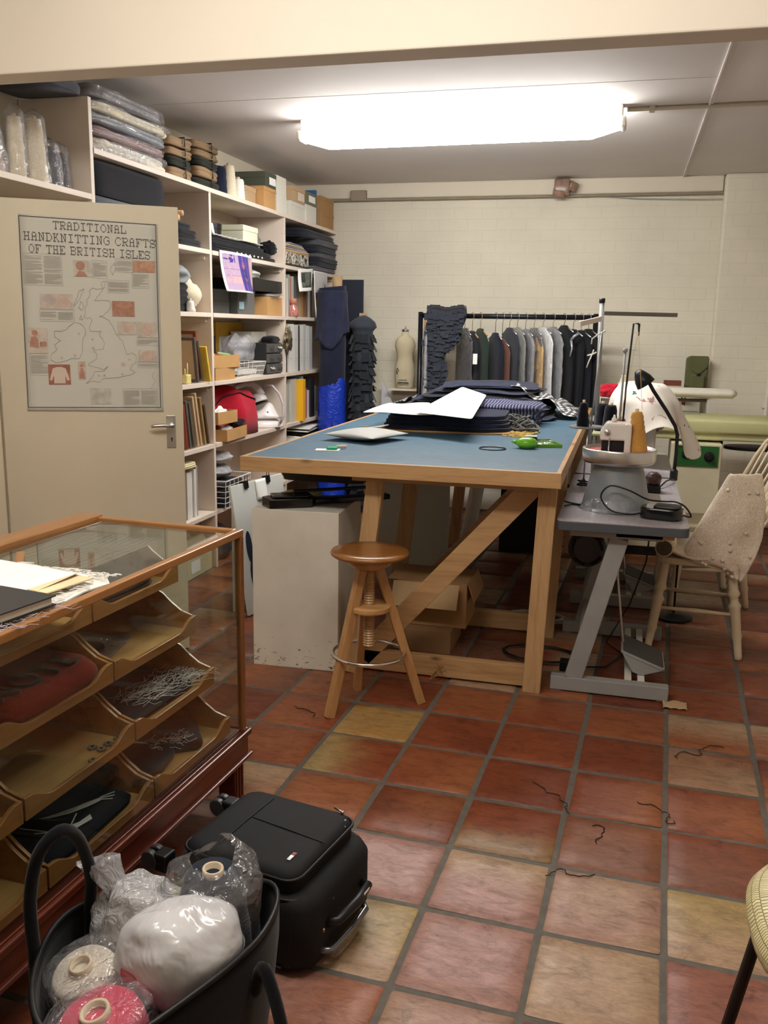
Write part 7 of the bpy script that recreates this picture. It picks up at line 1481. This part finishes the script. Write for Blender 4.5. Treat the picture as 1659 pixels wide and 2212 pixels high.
def knot(u, v): a = 2*PI*u; r = .03-.006*v+.02*v*v; return Vector((-.045-.05*v+r*math.cos(a)*(1+.3*math.sin(3*a)), -.01+r*.5*math.sin(a), .125+.07*v+.02*math.cos(a)*v))
g.grid(knot, 14, 8, True); g.ob('bag_knot', MATS['grey_translucent'], grey_b, smooth=True, solid=.001)
cre = cone('wrapped_yarn_cone', 'cream yarn cone in clear plastic at the left of the tote', (-.902, 1.35, .19), .084, .06, .145, cloth('ivory_yarn', C(226, 216, 196), .1, 300), rot=(R(14), R(-6), 0))
g = G(); g.grid(bagf(0, .094, .072, .153, 6, .72, True), 36, 18, True); g.b.faces.new(g.V[-1]); g.ob('plastic_bag', M_bagc, cre, smooth=True)
pnk_ = cone('wrapped_yarn_cone', 'bright pink yarn cone in clear plastic at the front of the tote', (-.81, 1.25, .175), .092, .075, .15, cloth('hot_pink_yarn', C(220, 48, 92), .12, 300), rot=(R(10), R(-8), 0))
g = G(); g.grid(bagf(0, .104, .09, .158, 8, .7, True), 36, 18, True); g.b.faces.new(g.V[-1]); g.ob('plastic_bag', M_bagc, pnk_, smooth=True)
wht = T('wrapped_yarn_cone', 'white plastic wrapped yarn cone lying on its side in the middle of the tote', 'yarn cone', (-.752, 1.395, .27), R(25))
crumple('milky_bag', None, None, (0, 0, -.01), .122, .096, .102, plastic('milky_plastic', milk=.66, bscale=9, bstr=.8, dist=.6), 6, .15, 2.1, parent=wht, nz=22, nu=34)
g = G(); g.lathe([(.008, 0), (.020, 0), (.022, .003), (.020, .006), (.008, .006)], (-.088, -.052, .082), 18, (R(48), R(-42), 0)); g.ob('cone_core', mat('rose_core', C(176, 92, 96), .5), wht, smooth=True)
crumple('white_yarn', None, None, (0, 0, 0), .102, .08, .088, MATS['white_yarn'], 4, .05, 2, parent=wht)
g = G(); g.box(-.02, .02, -.012, .012, 0, .02); g.ob('yellow_label', mat('yellow_lbl', C(206, 190, 80), .6), loc=(-.838, 1.56, .33), rot=R(30), label='small yellow label tag between the grey bag and the navy cone', cat='label')
# ---------------------------------------------------------------- woven chair at the right edge
wc = T('woven_chair', 'cream woven seat chair with black legs at the right foreground edge', 'chair', (.545, 1.66, 0))
t_ = NT('cream_weave'); u_ = t_.tc.outputs['UV']; ck = t_.new('TexBrick'); ck.offset = .5; t_.link(u_, ck.inputs['Vector'])
for k, v in (('Scale', 1), ('Brick Width', .0062), ('Row Height', .019), ('Mortar Size', .0011), ('Mortar Smooth', .5)): ck.inputs[k].default_value = v
ck.inputs['Color1'].default_value = C(228, 216, 168); ck.inputs['Color2'].default_value = C(206, 194, 146); ck.inputs['Mortar'].default_value = C(110, 100, 60)
t_.link(ck.outputs['Color'], t_.b.inputs['Base Color']); t_.set(Roughness=.5); t_.bump(ck.outputs['Fac'], -.8, .006)
g = G(); uvl = g.b.loops.layers.uv.new('UVMap'); S_ = [(.06, .480), (.16, .482), (.205, .476), (.236, .462), (.250, .440), (.246, .415), (.232, .398)]
ps_ = [0]
for a, b in zip(S_, S_[1:]): ps_.append(ps_[-1]+math.hypot(b[0]-a[0], b[1]-a[1]))
def seatp(i, j): a = 2*PI*i/72; r, z = S_[j]; c, s = math.cos(a), math.sin(a); n = 2.6; return Vector((r*math.copysign(abs(c)**(2/n), c), r*math.copysign(abs(s)**(2/n), s), z))
VV = [[g.b.verts.new(seatp(i, j)) for i in range(72)] for j in range(len(S_))]
for j in range(len(S_)-1):
    for i in range(72):
        f = g.b.faces.new((VV[j][i], VV[j][(i+1) % 72], VV[j+1][(i+1) % 72], VV[j+1][i]))
        for lp, (ii, jj) in zip(f.loops, ((i, j), (i+1, j), (i+1, j+1), (i, j+1))): lp[uvl].uv = (ii*.0215, ps_[jj])
g.b.faces.new(VV[0]); g.ob('woven_seat', t_.m, wc, smooth=True)
for sx in (-1, 1):
    for sy in (-1, 1): g = G(); g.tube([(.185*sx, .15*sy, .42), (.20*sx, .16*sy, .3), (.25*sx, .17*sy, 0)], .013, 10); g.ob('leg', M_black, wc, smooth=True)
g = G(); g.tube([(.2*math.cos(2*PI*k/32), .2*math.sin(2*PI*k/32), .402) for k in range(32)], .011, 8, True); g.ob('seat_ring', M_black, wc, smooth=True)
g = G(); g.grid(lambda u, v: Vector((.215+.03*math.sin(PI*v)+.03*v, -.2+.4*u, .45+.36*v)), 14, 12); g.ob('backrest', t_.m, wc, smooth=True, solid=.02)
